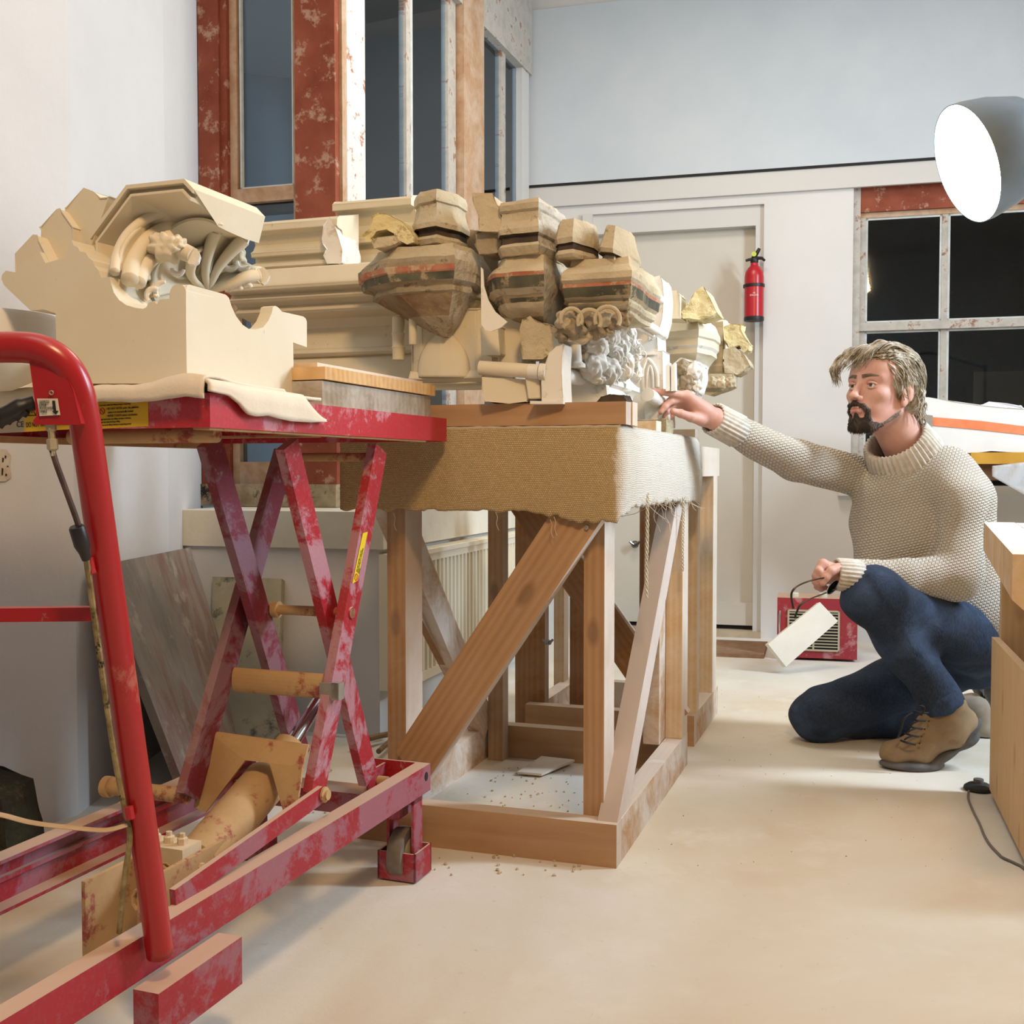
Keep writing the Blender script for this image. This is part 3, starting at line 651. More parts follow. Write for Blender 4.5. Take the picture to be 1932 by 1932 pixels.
vd = (Vector((0, 0, c0.z))-c0); vd.z = 0; vd = (Vector((-c0.x, -c0.y, 0))).normalized(); rt = Vector((-vd.y, vd.x, 0))*1
for k in range(6):
    bm = nb(); zz = c0.z+.05+k*.016; w = (.022, .026, .018, .026, .014, .02)[k]; cc = Vector((c0.x, c0.y, zz))+vd*(R0+.0012)
    hexa(bm, [cc-rt*w, cc+rt*w, cc+rt*w-vd*.001, cc-rt*w-vd*.001]+[q+Vector((0, 0, .004)) for q in (cc-rt*w, cc+rt*w, cc+rt*w-vd*.001, cc-rt*w-vd*.001)]) if False else None
    bm.free()
text('FIRE\nEXTINGUISHER', .011, facing(Vector((c0.x, c0.y, c0.z+.128))+vd*(R0+.0016)-rt*0, rt, (0, 0, 1)), M_TXW, 'printing', ext, align='CENTER', sx=.55)
# door mat
bm = nb(); zz = .004
fbox(bm, RF, bx(1225, 1200), bx(1452, 1200), -.62, -.22, 0, .018); o = fin('door_mat', bm, mottled('brown_coir', '#8a6a50', '#9e8064', 20, .95, .8, 200, .006), bevel=.006, seg=2); tag(o, 'brown coir door mat lying in front of the cream door', 'mat')
# red electric heater
HF = Frame(RF(bx(1500, 1200), -.62, 0), 14)
heat = empty('fan_heater', HF(0, .0, 0), 'dusty red portable heater with slatted grille on the floor below the wall', 'heater')
hx = HF.loc(HF.on(1466, 1200, 0))[0]; hx2 = hx+.345; zt = HF.loc(HF.on(1500, 1128, 0))[2]
M_HR = painted('dusty_red_enamel', '#9c2a33', '#c08d8a', .35, .45, '#701c24')
bm = nb(); fbox(bm, HF, hx, hx2, 0, .2, .012, zt); fin('casing', bm, M_HR, heat, bevel=.018, seg=3)
M_GR = plain('grille_cream', '#b7a98e', .5)
bm = nb(); g0, g1 = hx+.045, hx2-.075
for q in ((g0, g1, zt-.06, zt-.052), (g0, g1, .045, .053), (g0, g0+.008, .045, zt-.052), (g1-.008, g1, .045, zt-.052)): fbox(bm, HF, q[0], q[1], -.008, .004, q[2], q[3])
fin('grille_frame', bm, M_GR, heat)
bm = nb(); fbox(bm, HF, g0+.004, g1-.004, -.003, -.001, .05, zt-.056); fin('grille_recess', bm, M_DARK, heat)
bm = nb(); k = .062
while k < zt-.065:
    fbox(bm, HF, g0, g1, -.007, -.003, k, k+.0045); k += .0135
fbox(bm, HF, (g0+g1)/2-.004, (g0+g1)/2+.004, -.008, -.003, .05, zt-.056)
fin('grille_slats', bm, M_GR, heat)
for s in (hx+.075, hx+.20):
    bm = nb(); lathe(bm, HF(s, .06, zt-.002), [(.02, 0), (.02, .016), (.016, .02)], 14); fin('knob', bm, plain('cream_knob', '#cfcab8', .5), heat, True)
bm = nb(); tube(bm, [HF(hx+.012, -.003, .1), HF(hx+.010, -.010, .12), HF(hx+.010, -.010, .2), HF(hx+.012, -.003, .22)], .004, 8); fin('side_handle', bm, plain('chrome', '#c8c8c8', .2, 1), heat, True)
# pale plank leaning on the heater
pa, pb, pc, pd = [W(*q) for q in ((1547, 1136, 4.72), (1581, 1172, 4.72), (1483, 1258, 4.60), (1449, 1215, 4.60))]
lo = min(pc.z, pd.z); 
bm = nb(); n = (pb-pa).cross(pd-pa).normalized(); n = -n if n.y > 0 else n
for v in (pa, pb, pc, pd): v -= n*-.0
dz = Vector((0, 0, -min(pc.z, pd.z)+.002)) if min(pc.z, pd.z) < .002 else Vector()
hexa(bm, [pd+dz, pc+dz, pc-n*.025+dz, pd-n*.025+dz, pa+dz, pb+dz, pb-n*.025+dz, pa-n*.025+dz])
tag(fin('foam_plank', bm, mottled('white_block', '#ddd5c6', '#e3dccf', 8, .9, .2), bevel=.002), 'pale rectangular block tilted against the front of the red heater', 'block')
# yellow tub behind the man, behind the box
c1 = Fl(1850, 1292); c1 = Fl(1868, 1285)
# ================================================================ scissor lift table
M_LR = painted('dusty_red_paint', '#a81c26', '#cfa9ae', .35, .38, '#a01420', .75, '#d9c4b4')
M_LRD = painted('heavily_dusted_red_paint', '#9e1c2a', '#96707c', .8, .5, '#6e1826', .8, '#cdb398')
M_LRC = painted('clean_red_paint', '#a61c20', '#b9705f', .10, .28, '#8f161b', .08, '#d9b0a0')
M_TAN = mottled('plaster_dusted_metal', '#b08d62', '#c4a377', 6, .9, .25, 60, .003, c3='#9a5248', s3=18)
M_CHR = plain('chrome_rod', '#c9ccd2', .12, 1)
M_STL = mottled('dull_zinc', '#8e8a82', '#a8a296', 20, .5, .2, 60, .001, metal=.5)
lift = empty('scissor_lift_table', LF(-.22, .4, .0), 'red hydraulic scissor lift table, scratched and dusted with plaster', 'lift table')
ZT = .962; PW = .62; PL = .862; SK = .050
def lbox(name, x0, x1, y0, y1, z0, z1, mat, parent=lift, bev=.002, seg=1, label=None):
    bm = nb(); fbox(bm, LF, x0, x1, y0, y1, z0, z1); return fin(name, bm, mat, parent, bevel=bev, seg=seg, label=label)
M_PLF = painted('platform_red', '#b3222e', '#c796a0', .5, .4, '#981c2a', .8, '#d9c4b4')
bm = nb()
fbox(bm, LF, -PW, 0, 0, PL, ZT-.005, ZT)
fbox(bm, LF, -PW, 0, 0, .004, ZT-SK, ZT-.005); fbox(bm, LF, -PW, 0, PL-.004, PL, ZT-SK, ZT-.005)
fbox(bm, LF, -.004, 0, .004, PL-.004, ZT-SK, ZT-.005); fbox(bm, LF, -PW, -PW+.004, .004, PL-.004, ZT-SK, ZT-.005)
fin('platform', bm, M_PLF, lift, bevel=.0015)
bm = nb()
fbox(bm, LF, -.032, -.004, .004, PL-.1, ZT-SK-.003, ZT-SK); fbox(bm, LF, -PW, -PW+.032, .004, PL-.004, ZT-SK-.012, ZT-SK)
fbox(bm, LF, -PW, -.035, .35, .38, ZT-SK-.004, ZT-SK)
fin('platform_flange', bm, M_TAN, lift, bevel=.001)
bm = nb(); tube(bm, [LF(-.33, .09, ZT-.058), LF(-.05, .09, ZT-.058)], .012, 12); lathe(bm, LF(-.30, .09, ZT-.058), [(.024, 0), (.024, .02)], 16, LF.r); fin('upper_roller_rod', bm, M_TAN, lift, True)
def onp(px, py, off): return LF.on(px, py, off, 'x')
XC, XB, XA, XD = -.035, -.068, -.205, -.245
armp = {'C': (onp(712, 846, XC), onp(592, 1497, XC)), 'B': (onp(541, 838, XB), onp(694, 1468, XB)),
        'A': (onp(394, 832, XA), onp(566, 1430, XA)), 'D': (onp(536, 858, XD), onp(354, 1502, XD))}
M_ARP = painted('shaded_dusty_red_paint', '#7a2233', '#8f7480', .75, .55, '#571a28', .8, '#b39a80'); M_ARR = painted('scuffed_red_paint', '#a31a28', '#b498a4', .75, .4, '#861423', .8, '#c9ad94'); armm = {'C': M_ARR, 'B': M_ARR, 'A': M_ARP, 'D': M_ARP}  # left arms purple: shade painted into the red paint, with dust over it
arms = {}
for k in 'DABC':
    p, q = armp[k]; arms[k] = beam('scissor_arm', p, q, .050 if k in 'CB' else .052, .018, LF.a, armm[k], lift, .002)
def along(k, py):
    """point on an arm's centre line at image row py"""
    p, q = armp[k]; best = None
    for i in range(401):
        t = i/400; v = p.lerp(q, t); d = v-Vector((0, 0, CH)); y = 966-FP*d.dot(_u)/d.dot(_f)
        if best is None or abs(y-py) < best[0]: best = (abs(y-py), v)
    return best[1]
cx = along('C', 1157); lc = LF.loc(cx)
bm = nb(); tube(bm, [LF(XD-.02, lc[1], lc[2]), LF(XC+.012, lc[1], lc[2])], .0095, 14)
for xx in (XD+.012, XA+.012, XB-.02): lathe(bm, LF(xx, lc[1], lc[2]), [(.016, 0), (.016, .012)], 14, LF.r)
fin('pivot_rod', bm, M_TAN, lift, True)
bm = nb(); lathe(bm, LF(XC+.009, lc[1], lc[2]), [(.012, 0), (.011, .003)], 14, LF.r); fin('pivot_cap', bm, M_LRD, arms['C'], True)
ct = LF.loc(along('C', 862)); bm = nb(); tube(bm, [LF(XD, ct[1], ct[2]), LF(XC, ct[1], ct[2])], .0085, 12); fin('top_rod', bm, M_TAN, lift, True)
# stretcher plates between the outer arms
def plate(py, h, name='stretcher_plate'):
    c = LF.loc(along('C', py)); d = LF.loc(along('D', py+4))
    bm = nb(); y = c[1]-.026; z = c[2]
    n = 10; sec = [(math.cos(a)*.010, math.sin(a)*h/2) for a in [math.pi/2+math.pi*i/n for i in range(n+1)]]
    poly = [(y+s[0]*1.0+.008, z+s[1]) for s in sec]+[(y+.010, z-h/2), (y+.010, z+h/2)]
    prism(bm, [LF(XD+.010, a, b) for a, b in poly], LF.r*(XC-XD-.020)); return fin(name, bm, M_TAN, lift)
plate(1293, .046)
ck = along('C', 1298); lk = LF.loc(ck); bm = nb(); fbox(bm, LF, XC-.012, XC+.026, lk[1]-.030, lk[1]-.026, lk[2]-.014, lk[2]+.014); fbox(bm, LF, XC+.012, XC+.028, lk[1]-.030, lk[1]-.010, lk[2]-.016, lk[2]+.014); fin('cable_clamp', bm, M_STL, arms['C'], bevel=.001)

c = LF.loc(along('C', 1420)); 
bm = nb(); y = c[1]-.030; z = c[2]; prism(bm, [LF(XD-.009, y, z+.028), LF(XC-.009, y, z+.020), LF(XC-.009, y-.02, z-.012), LF(XC-.009, y-.045, z-.095), LF(XC-.03, y-.045, z-.098), LF(XC-.075, y-.022, z-.012), LF(XD+.085, y-.022, z-.012), LF(XD+.02, y-.05, z-.105), LF(XD-.009, y-.045, z-.10)], LF.a*.006); tri(bm)
fin('gusset_plate', bm, M_TAN, lift)
# warning label on the right outer arm
def arm_label():
    a, b = onp(690, 1000, XC+.0098), onp(668, 1104, XC+.0098); X = (b-a).normalized(); Yv = LF.r.cross(X); L = (b-a).length
    bm = nb(); w = .0085; up_ = LF.r.cross(X).normalized()
    a2 = a; q = [a2-up_*w, a2+up_*w+X*.010, a2+X*L+up_*w, a2+X*(L-.012)-up_*w]
    q = [a2+up_*w+X*0, a2-up_*w+X*.010, a2-up_*w+X*(L), a2+up_*w+X*(L-.012)]
    prism(bm, q, LF.r*.0006); lab = fin('warning_label', bm, plain('label_yellow', '#e3c81e', .5), arms['C'], label='yellow warning label with black print')
    upd = -X; 
    M = facing(a2+X*(L-.016)+LF.r*.0010, -X, -up_*-1 if False else up_*-1)
    Xr = -X; Yr = LF.r.cross(Xr)
    M = facing(a2+X*(L-.026)+LF.r*.0010+Yr*.0005, Xr, Yr)
    text('DO NOT ENTER under this\nplatform unless it is mechanically\nlocked', .0048, M, M_TXK, 'lettering', lab, sx=.78)
    bm = nb(); cc = a2+X*(L-.016)+LF.r*.001; n = 20; ring = [cc+(Xr*math.cos(2*math.pi*i/n)+Yr*math.sin(2*math.pi*i/n))*.0062 for i in range(n+1)]
    tube(bm, ring, .0007, 4, False); tube(bm, [cc-(Xr+Yr)*.0042, cc+(Xr+Yr)*.0042], .0006, 4); fin('prohibition_sign', bm, M_TXR, lab)
arm_label()
# base frame ----------------------------------------------------------------
RZ1, RZ0 = .229, .172
e = LF.loc(Fl(812, 1440, RZ1)); xr = e[0]; ye = e[1]
lbox('base_rail', xr-.032, xr, -.75, ye, RZ0, RZ1, M_LRD, bev=.002)
bm = nb(); lathe(bm, LF(xr-.001, ye-.022, (RZ0+RZ1)/2+.006), [(.0095, 0), (.0095, .002)], 16, LF.r, sx=.8); fin('rail_hole', bm, M_DARK, lift)
xl = LF.loc(Fl(348, 1464, RZ1))[0]; yl = LF.loc(Fl(348, 1464, RZ1))[1]
bm = nb(); fbox(bm, LF, xl-.005, xl, -.75, ye, RZ0-.03, RZ1); fbox(bm, LF, xl, xl+.03, -.75, ye, RZ1-.006, RZ1); fbox(bm, LF, xl, xl+.03, -.75, ye, RZ0-.03, RZ0-.024); fbox(bm, LF, xl+.0, xl+.009, -.75, ye, RZ0+.012, RZ0+.02)
fin('base_rail', bm, M_LRD, lift, bevel=.001)
# far cross member, brackets, caster
lbox('cross_member', xl, xr-.032, ye-.09, ye-.02, .13, .175, M_LRD)
lbox('cross_member', xr-.15, xr-.032, ye-.006, ye, .165, RZ1, M_LR, bev=.001)
lbox('bracket_plate', xr-.105, xr-.100, ye-.09, ye-.01, .165, RZ1-.005, M_LRD, bev=.001)
bm = nb(); tube(bm, [LF(xr-.10, ye-.045, .195), LF(xr-.078, ye-.045, .195)], .010, 12); fin('pin', bm, M_TAN, lift, True)
bm = nb(); lo = LF.loc(armp['C'][1]); tube(bm, [LF(XC-.005, lo[1], lo[2]), LF(XC+.022, lo[1], lo[2])], .0115, 14); lathe(bm, LF(XC+.02, lo[1], lo[2]), [(.014, 0), (.014, .004), (.009, .006), (.009, .010)], 14, LF.r); fin('pivot_bolt', bm, M_TAN, lift, True)
lo = LF.loc(armp['D'][1]); bm = nb(); tube(bm, [LF(xl+.006, lo[1], lo[2]), LF(XD, lo[1], lo[2])], .014, 16); lathe(bm, LF(xl+.004, lo[1], lo[2]), [(.019, 0), (.019, .014)], 16, LF.r); fin('lower_roller', bm, M_TAN, lift, True)
# link bar
p = armp['C'][1]+LF.r*.014; q = LF.on(392, 1650, LF.loc(p)[0]-.006, 'x'); beam('link_bar', p, p+(q-p)*1.25, .030, .010, Vector((0, 0, 1)), M_LRD, lift)
def caster(x, y, front):
    cst = None
    bm = nb(); fbox(bm, LF, x-.006, x, y-.03, y+.012, .03, RZ0+.0); fbox(bm, LF, x-.062, x-.056, y-.03, y+.012, .05, RZ0); fbox(bm, LF, x-.062, x, y-.03, y+.012, RZ0-.012, RZ0)
    f = fin('caster_fork', bm, M_LRD, lift, bevel=.001)
    bm = nb(); 
    for s, a, b, c_, d in ((0, x-.076, x-.072, y-.045, y+.035), (0, x+.006, x+.010, y-.045, y+.035), (0, x-.076, x+.010, y-.045, y-.041), (0, x-.076, x+.010, y+.031, y+.035)): fbox(bm, LF, a, b, c_, d, .004, .062)
    fin('toe_guard', bm, M_LRD, f, bevel=.001)
    bm = nb(); R_ = .052; lathe(bm, LF(x-.050, y-.008, R_), [(R_*.55, 0), (R_*.97, 0), (R_, .004), (R_, .028), (R_*.97, .032), (R_*.55, .032)], 36, LF.r); w = fin('wheel', bm, mottled('dusty_rubber', '#6b625a', '#8d8074', 12, .8), f, True)
    bm = nb(); lathe(bm, LF(x-.0535, y-.008, R_), [(.012, 0), (R_*.6, .0036), (R_*.6, .0354), (.012, .039)], 30, LF.r); fin('hub', bm, plain('cream_nylon', '#c9bb98', .5), w, True)
    bm = nb(); lathe(bm, LF(x, y-.008, R_), [(.009, 0), (.009, .005), (.005, .007)], 10, LF.r); fin('axle_bolt', bm, M_STL, f, True)
caster(xr-.004, ye-.045, True); caster(xr-.38, ye-.045, True)
# hydraulic cylinder and pump
a = LF.on(385, 1612, -.15, 'x'); b = LF.on(512, 1462, -.15, 'x'); d = (b-a); c2 = b+d*.62
bm = nb(); L = d.length; lathe(bm, a-d*.1, [(.036, 0), (.041, .004), (.041, L*1.02), (.036, L*1.06), (.024, L*1.08)], 32, d); fin('hydraulic_cylinder', bm, M_TAN, lift, True)
top = LF.on(600, 1325, -.14, 'x')
bm = nb(); tube(bm, [b, b.lerp(top, 1.0)], .0135, 18); fin('piston_rod', bm, M_CHR, lift, True)
bm = nb(); lathe(bm, b.lerp(top, .28), [(.026, 0), (.030, .004), (.030, .022), (.018, .028)], 18, top-b); fin('cylinder_gland', bm, M_TAN, lift, True)
pm = LF.on(395, 1588, -.15, 'x'); M_PMP = mottled('dust_white_casting', '#c9b08c', '#dcc8a8', 8, .9, .3, 60, .003)
lp = LF.loc(pm)
bm = nb(); fbox(bm, LF, lp[0]-.06, lp[0]+.02, lp[1]-.10, lp[1]-.05, lp[2]-.05, lp[2]+.02); fin('pump_block', bm, M_PMP, lift, bevel=.006, seg=2)
for k in range(3): bm = nb(); lathe(bm, LF(lp[0]-.05+.026*k, lp[1]-.075, lp[2]+.02), [(.009, 0), (.009, .010), (.005, .012), (.005, .018)], 6 if k != 1 else 12); fin('bolt', bm, M_PMP, lift)
bm = nb(); lathe(bm, LF(lp[0]+.02, lp[1]-.075, lp[2]-.012), [(.010, 0), (.010, .012), (.006, .014), (.006, .022)], 6, LF.r); fin('bolt', bm, M_PMP, lift)
bm = nb(); cc = LF(lp[0]-.012, lp[1]-.10, lp[2]-.02); tube(bm, [cc+Vector((0, 0, -.002*i/6.0)) - LF.a*(.0009*i) + (LF.r*math.cos(i*.7)+Vector((0, 0, 1))*math.sin(i*.7))*.017 for i in range(70)], .003, 6); fin('return_spring', bm, M_TAN, lift, True)
bm = nb(); fbox(bm, LF, lp[0]-.075, lp[0]-.068, lp[1]-.22, lp[1]+.02, .10, lp[2]+.0); fbox(bm, LF, lp[0]+.028, lp[0]+.036, lp[1]-.22, lp[1]+.0, .10, lp[2]+.01); fin('pump_bracket', bm, M_TAN, lift, bevel=.001)
# push handle ----------------------------------------------------------------
def hY(py): return 1.27+.16*(py-655)/985
hp = [W(x, y, hY(y)) for x, y in ((-330, 668), (-150, 660), (-40, 656), (30, 655), (70, 659), (104, 674), (130, 700), (147, 736), (158, 785), (168, 850), (196, 1045), (224, 1240), (251, 1430), (280, 1635), (302, 1800))]
xx = hp[0]; 
bm = nb(); tube(bm, spline(hp, 6), .0178, 20); tubeo = fin('push_handle', bm, M_LRC, lift, True, angle=180)
bm = nb(); 
fbox(bm, LF, LF.loc(hp[-1])[0]-.02, LF.loc(hp[-1])[0]+.02, LF.loc(hp[-1])[1]-.03, .0, .10, .17); fin('handle_bracket', bm, M_LRD, lift)
bm = nb(); yy = hY(1160); v = [W(-200, 1150, yy+.0), W(186, 1146, yy), W(186, 1172, yy), W(-200, 1176, yy)]; prism(bm, v, (0, .018, 0)); fin('handle_crossbar', bm, M_LRC, lift, bevel=.002)
# lever housing
def hs(pts, d0, th): return [W(x, y, d0) for x, y in pts], Vector((0, th, 0))
bm = nb(); pts, v = hs([(54, 668), (58, 662), (92, 676), (122, 700), (138, 735), (146, 770), (152, 800), (66, 800), (64, 794), (70, 786), (66, 757)], 1.262, .022); prism(bm, pts, v); tri(bm)
hous = fin('lever_housing', bm, M_LRC, lift, bevel=.0012)
bm = nb(); tube(bm, [W(97, 741, 1.258)+Vector((math.cos(a)*.0022, 0, math.sin(a)*.0022)) for a in [i*math.pi/5 for i in range(11)]], .0008, 6, False); fin('rivet', bm, M_STL, hous, True)
def decal(name, quad, d0, mat, parent, label=None, th=.0006):
    bm = nb(); p = [W(x, y, d0) for x, y in quad]; prism(bm, p, (0, -th, 0)); return fin(name, bm, mat, parent, label=label)
lab = decal('lever_label', [(70, 752), (109, 752), (114, 783), (75, 785)], 1.2605, plain('label_white', '#d8cfc0', .5), hous, 'small white instruction label with a black arrow')
M = facing(W(73.5, 760.5, 1.2585), (1, 0, .02), (0.10, 0, 1)); text('DEPRESS\nLEVER\nTO LOWER\nTABLE', .0042, M, M_TXK, 'lettering', lab, sx=.74, gap=.86)
bm = nb(); prism(bm, [W(x, y, 1.2590) for x, y in ((98.5, 756), (104, 756), (106, 775), (110.5, 775), (105.5, 782), (98, 776), (101.5, 776))], (0, -.0004, 0)); tri(bm); fin('arrow', bm, M_TXK, lab)
bm = nb(); tube(bm, spline([W(66, 760, 1.275), W(40, 768, 1.27), W(15, 782, 1.265), W(-20, 796, 1.26), W(-50, 812, 1.255)], 4), [.0085]*4+[.0105]*13, 14); 
for k in range(5): tube(bm, [W(50-15*k, 775+7*k, 1.268), W(43-15*k, 783+7*k, 1.268)], .005, 8)
fin('lever_grip', bm, M_BLK, lift, True)
bm = nb(); c = W(96, 801, 1.27); lathe(bm, c, [(.006, 0), (.006, -.006), (.004, -.008), (.004, -.016), (.0062, -.017), (.0062, -.028), (.0035, -.030), (.0035, -.036)], 6, (-.06, 0, 1)); fin('cable_fitting', bm, mottled('brass_dusty', '#a89a80', '#bfb294', 30, .5, metal=.4), lift)
bm = nb(); tube(bm, spline([W(98, 848, 1.27), W(108, 880, 1.272), W(130, 940, 1.28), W(150, 998, 1.29), W(160, 1050, 1.30)], 5), .0034, 10); fin('release_cable', bm, mottled('grimy_cable', '#3b2f2a', '#5b4942', 30, .6), lift, True)
bm = nb(); p0, p1 = W(144, 993, 1.285), W(163, 1056, 1.30); lathe(bm, p0, [(.0078, 0), (.009, .002), (.009, .024), (.006, .034), (.005, (p1-p0).length)], 16, p1-p0); fin('rubber_sleeve', bm, M_BLK, lift, True)
bm = nb(); tube(bm, spline([W(163, 1056, 1.305), W(172, 1120, 1.32), W(190, 1250, 1.34), W(215, 1420, 1.37), W(236, 1530, 1.39), W(245, 1580, 1.40), W(236, 1650, 1.41), W(225, 1760, 1.42)], 5), .0038, 8); fin('hydraulic_hose', bm, mottled('cracked_hose', '#6b5c3a', '#a5926a', 40, .9, .4, 80, .002, c3='#1e1a16', s3=50), lift, True)
bm = nb(); 
for a_, b_ in ((1052, 1082), (1522, 1545)): tube(bm, [W(168 if a_ < 1100 else 242, a_, 1.315 if a_ < 1100 else 1.385), W(172 if a_ < 1100 else 246, b_, 1.315 if a_ < 1100 else 1.385)], .006, 10)
fin('cable_clip', bm, M_LRC, lift, True)
# flat beige cable running off to the left
bm = nb(); P = spline([W(-60, 1530, 1.37), W(0, 1537, 1.37), (W(60, 1552, 1.37)), W(140, 1562, 1.37), W(200, 1566, 1.38), W(240, 1556, 1.39)], 6)
tube(bm, P, .0065, 8, flat=.3); o = fin('flat_cable', bm, mottled('beige_strap', '#b79a78', '#c9ae8c', 10, .8), lift, True); 
# decals on the platform front
def plab(name, quad, mat, label=None):
    bm = nb(); p = [LF.on(x, y, -.0006) for x, y in quad]; prism(bm, p, LF.a*.0005); return fin(name, bm, mat, lift, label=label)
M_YEL = mottled('label_yellow_worn', '#d6a81c', '#ddb42c', 5, .5, .05)
l1 = plab('warning_label', [(178, 755), (279, 749), (280, 804), (183, 809)], M_YEL, 'yellow warnings label with red heading')
def ptext(s, px, py, size, mat, name, par, sx=.8, gap=1.0): 
    o = LF.on(px, py, -.0014); return text(s, size, facing(o, LF.r+Vector((0, 0, .03)), (0, 0, 1)), mat, name, par, sx=sx, gap=gap)
ptext('WARNINGS', 186, 760, .0058, M_TXR, 'heading', l1, 1.0)
ptext('• Ensure load is stable before lifting, lowering or transporting.', 186, 766.5, .0032, M_TXK, 'lettering', l1, .73)
ptext('• DO NOT ENTER under this platform\n   unless it is mechanically locked.\n• NEVER TOUCH scissor mechanism.', 200, 773.5, .0046, M_TXK, 'lettering', l1, .80, 1.15)
ptext('• Apply wheel brakes when lifting, lowering or stationary.\n• Stand clear when lowering or lifting.\n• Do not use for lifting, lowering or transporting persons.', 187, 793, .0034, M_TXK, 'lettering', l1, .74, 1.25)
bm = nb(); cc = LF.on(192.5, 776, -.0014); n = 20; tube(bm, [cc+(LF.r*math.cos(2*math.pi*i/n)+Vector((0, 0, 1))*math.sin(2*math.pi*i/n))*.0045 for i in range(n+1)], .0007, 4, False); tube(bm, [cc+(LF.r*-.0032+Vector((0, 0, .0032))), cc-(LF.r*-.0032+Vector((0, 0, .0032)))], .0006, 4); fin('prohibition_sign', bm, M_TXR, l1)
l2 = plab('capacity_label', [(48, 762), (178, 755), (180, 807), (46, 815)], M_YEL, 'yellow capacity label, partly hidden by the handle')
ptext('DO NOT EXCEED MAX CAPACITY', 49, 806, .0105, M_TXK, 'lettering', l2, .62)
ptext('WARNING', 120, 768, .010, M_TXK, 'heading', l2, .95)
bm = nb(); tr = [LF.on(x, y, -.0014) for x, y in ((52, 784), (68, 784), (60, 770), (52, 784))]; tube(bm, tr, .0009, 4); tube(bm, [LF.on(60, 774, -.0014), LF.on(60, 779.5, -.0014)], .0008, 4); fin('hazard_triangle', bm, M_TXK, l2)
l3 = plab('rating_plate', [(-60, 770), (48, 762), (46, 815), (-60, 820)], plain('plate_grey', '#b8a68a', .5), 'pale rating plate with CE mark')
ptext('CE', 31, 806, .0125, M_TXK, 'lettering', l3, .95)
for k in range(4): ptext('max. load ..... kg  ref. ......', -20, 781+7*k, .004, M_TXK, 'lettering', l3, .8) if k < 2 else None
# ================================================================ white felt on the platform
M_FELT = mottled('white_felt', '#d9cbb6', '#e4d8c6', 8, .95, .3, 200, .002)
bm = nb(); nx, ny = 90, 30; G = []
def fz(x, y): return ZT+.004+.013*(.55+.7*noise.noise(Vector((x*9, y*6, 1.5)))+.25*noise.noise(Vector((x*30, y*20, 3))))*(1-.65*min(1, max(0, y)/.2))
for j in range(ny+1):
    r = []
    for i in range(nx+1):
        x = -.62+.623*i/nx; y = -.014+.33*j/ny
        xe = x
        z = fz(x, y)+(.010*math.exp(-((x+.02)/.06)**2) if y < .2 else 0)
        r.append(bm.verts.new(LF(xe, y+.004*noise.noise(Vector((x*20, 0, 7))) if j == 0 else y, z)))
    G.append(r)
for j in range(ny):
    for i in range(nx): bm.faces.new((G[j][i], G[j][i+1], G[j+1][i+1], G[j+1][i]))
# front hanging hem
hem = []
for k in range(1, 4):
    hem.append([bm.verts.new(LF(-.62+.623*i/nx, -.014-.003+.004*noise.noise(Vector(((-.62+.623*i/nx)*20, 0, 7))), fz(-.62+.623*i/nx, -.014)-.007*k-.003*noise.noise(Vector((i*.12, k, 0))))) for i in range(nx+1)])
rows = [G[0]]+hem
for A, B in zip(rows, rows[1:]):
    for i in range(nx): bm.faces.new((A[i], B[i], B[i+1], A[i+1]))
# right flap hanging over the platform's side
ol = [(0.0, -.014), (.012, .012), (.03, .035), (.045, .055), (.050, .075), (.050, .10), (.055, .13), (.062, .19), (.068, .25), (.060, .265), (.04, .27), (.02, .275)]
pts = [onp(x, y, .004) for x, y in ((388, 738), (425, 746), (445, 762), (455, 775), (464, 783), (478, 786), (500, 784), (520, 790), (545, 795), (580, 797), (609, 796), (603, 784), (590, 770), (570, 757), (552, 747), (540, 742))]
bottom = [LF.loc(p) for p in pts]
N = 40; fl1 = []; 
def hang(y):
    best = .0
    # depth of the flap below the table top at position y
    xs = [b[1] for b in bottom[:11]]; zs = [b[2] for b in bottom[:11]]
    if y <= xs[0]: return zs[0]
    for (a, b, za, zb) in zip(xs, xs[1:], zs, zs[1:]):
        if a <= y <= b: return za+(zb-za)*(y-a)/(b-a+1e-9)
    return zs[-1]
y0, y1 = bottom[0][1], bottom[10][1]; tops = []
colsv = []
for i in range(N+1):
    y = y0+(y1-y0)*i/N; zb = hang(y); zt_ = ZT+.016-(.006)*i/N
    if y > bottom[13][1]: zt_ = zb+(zt_-zb)*max(0.05, 1-(y-bottom[13][1])/(y1-bottom[13][1]))
    colsv.append([bm.verts.new(LF(.001+.006*min(1, k/2), y, zt_+(zb-zt_)*k/6)) for k in range(7)])
for A, B in zip(colsv, colsv[1:]):
    for k in range(6): bm.faces.new((A[k], A[k+1], B[k+1], B[k]))
bmesh.ops.remove_doubles(bm, verts=bm.verts[:], dist=.0005)
o = fin('felt_sheet', bm, M_FELT, smooth=True, angle=180); md = o.modifiers.new('thick', 'SOLIDIFY'); md.thickness = .005; md.offset = 1
tag(o, 'crumpled white felt sheet spread over the red platform and hanging over its edge', 'cloth')
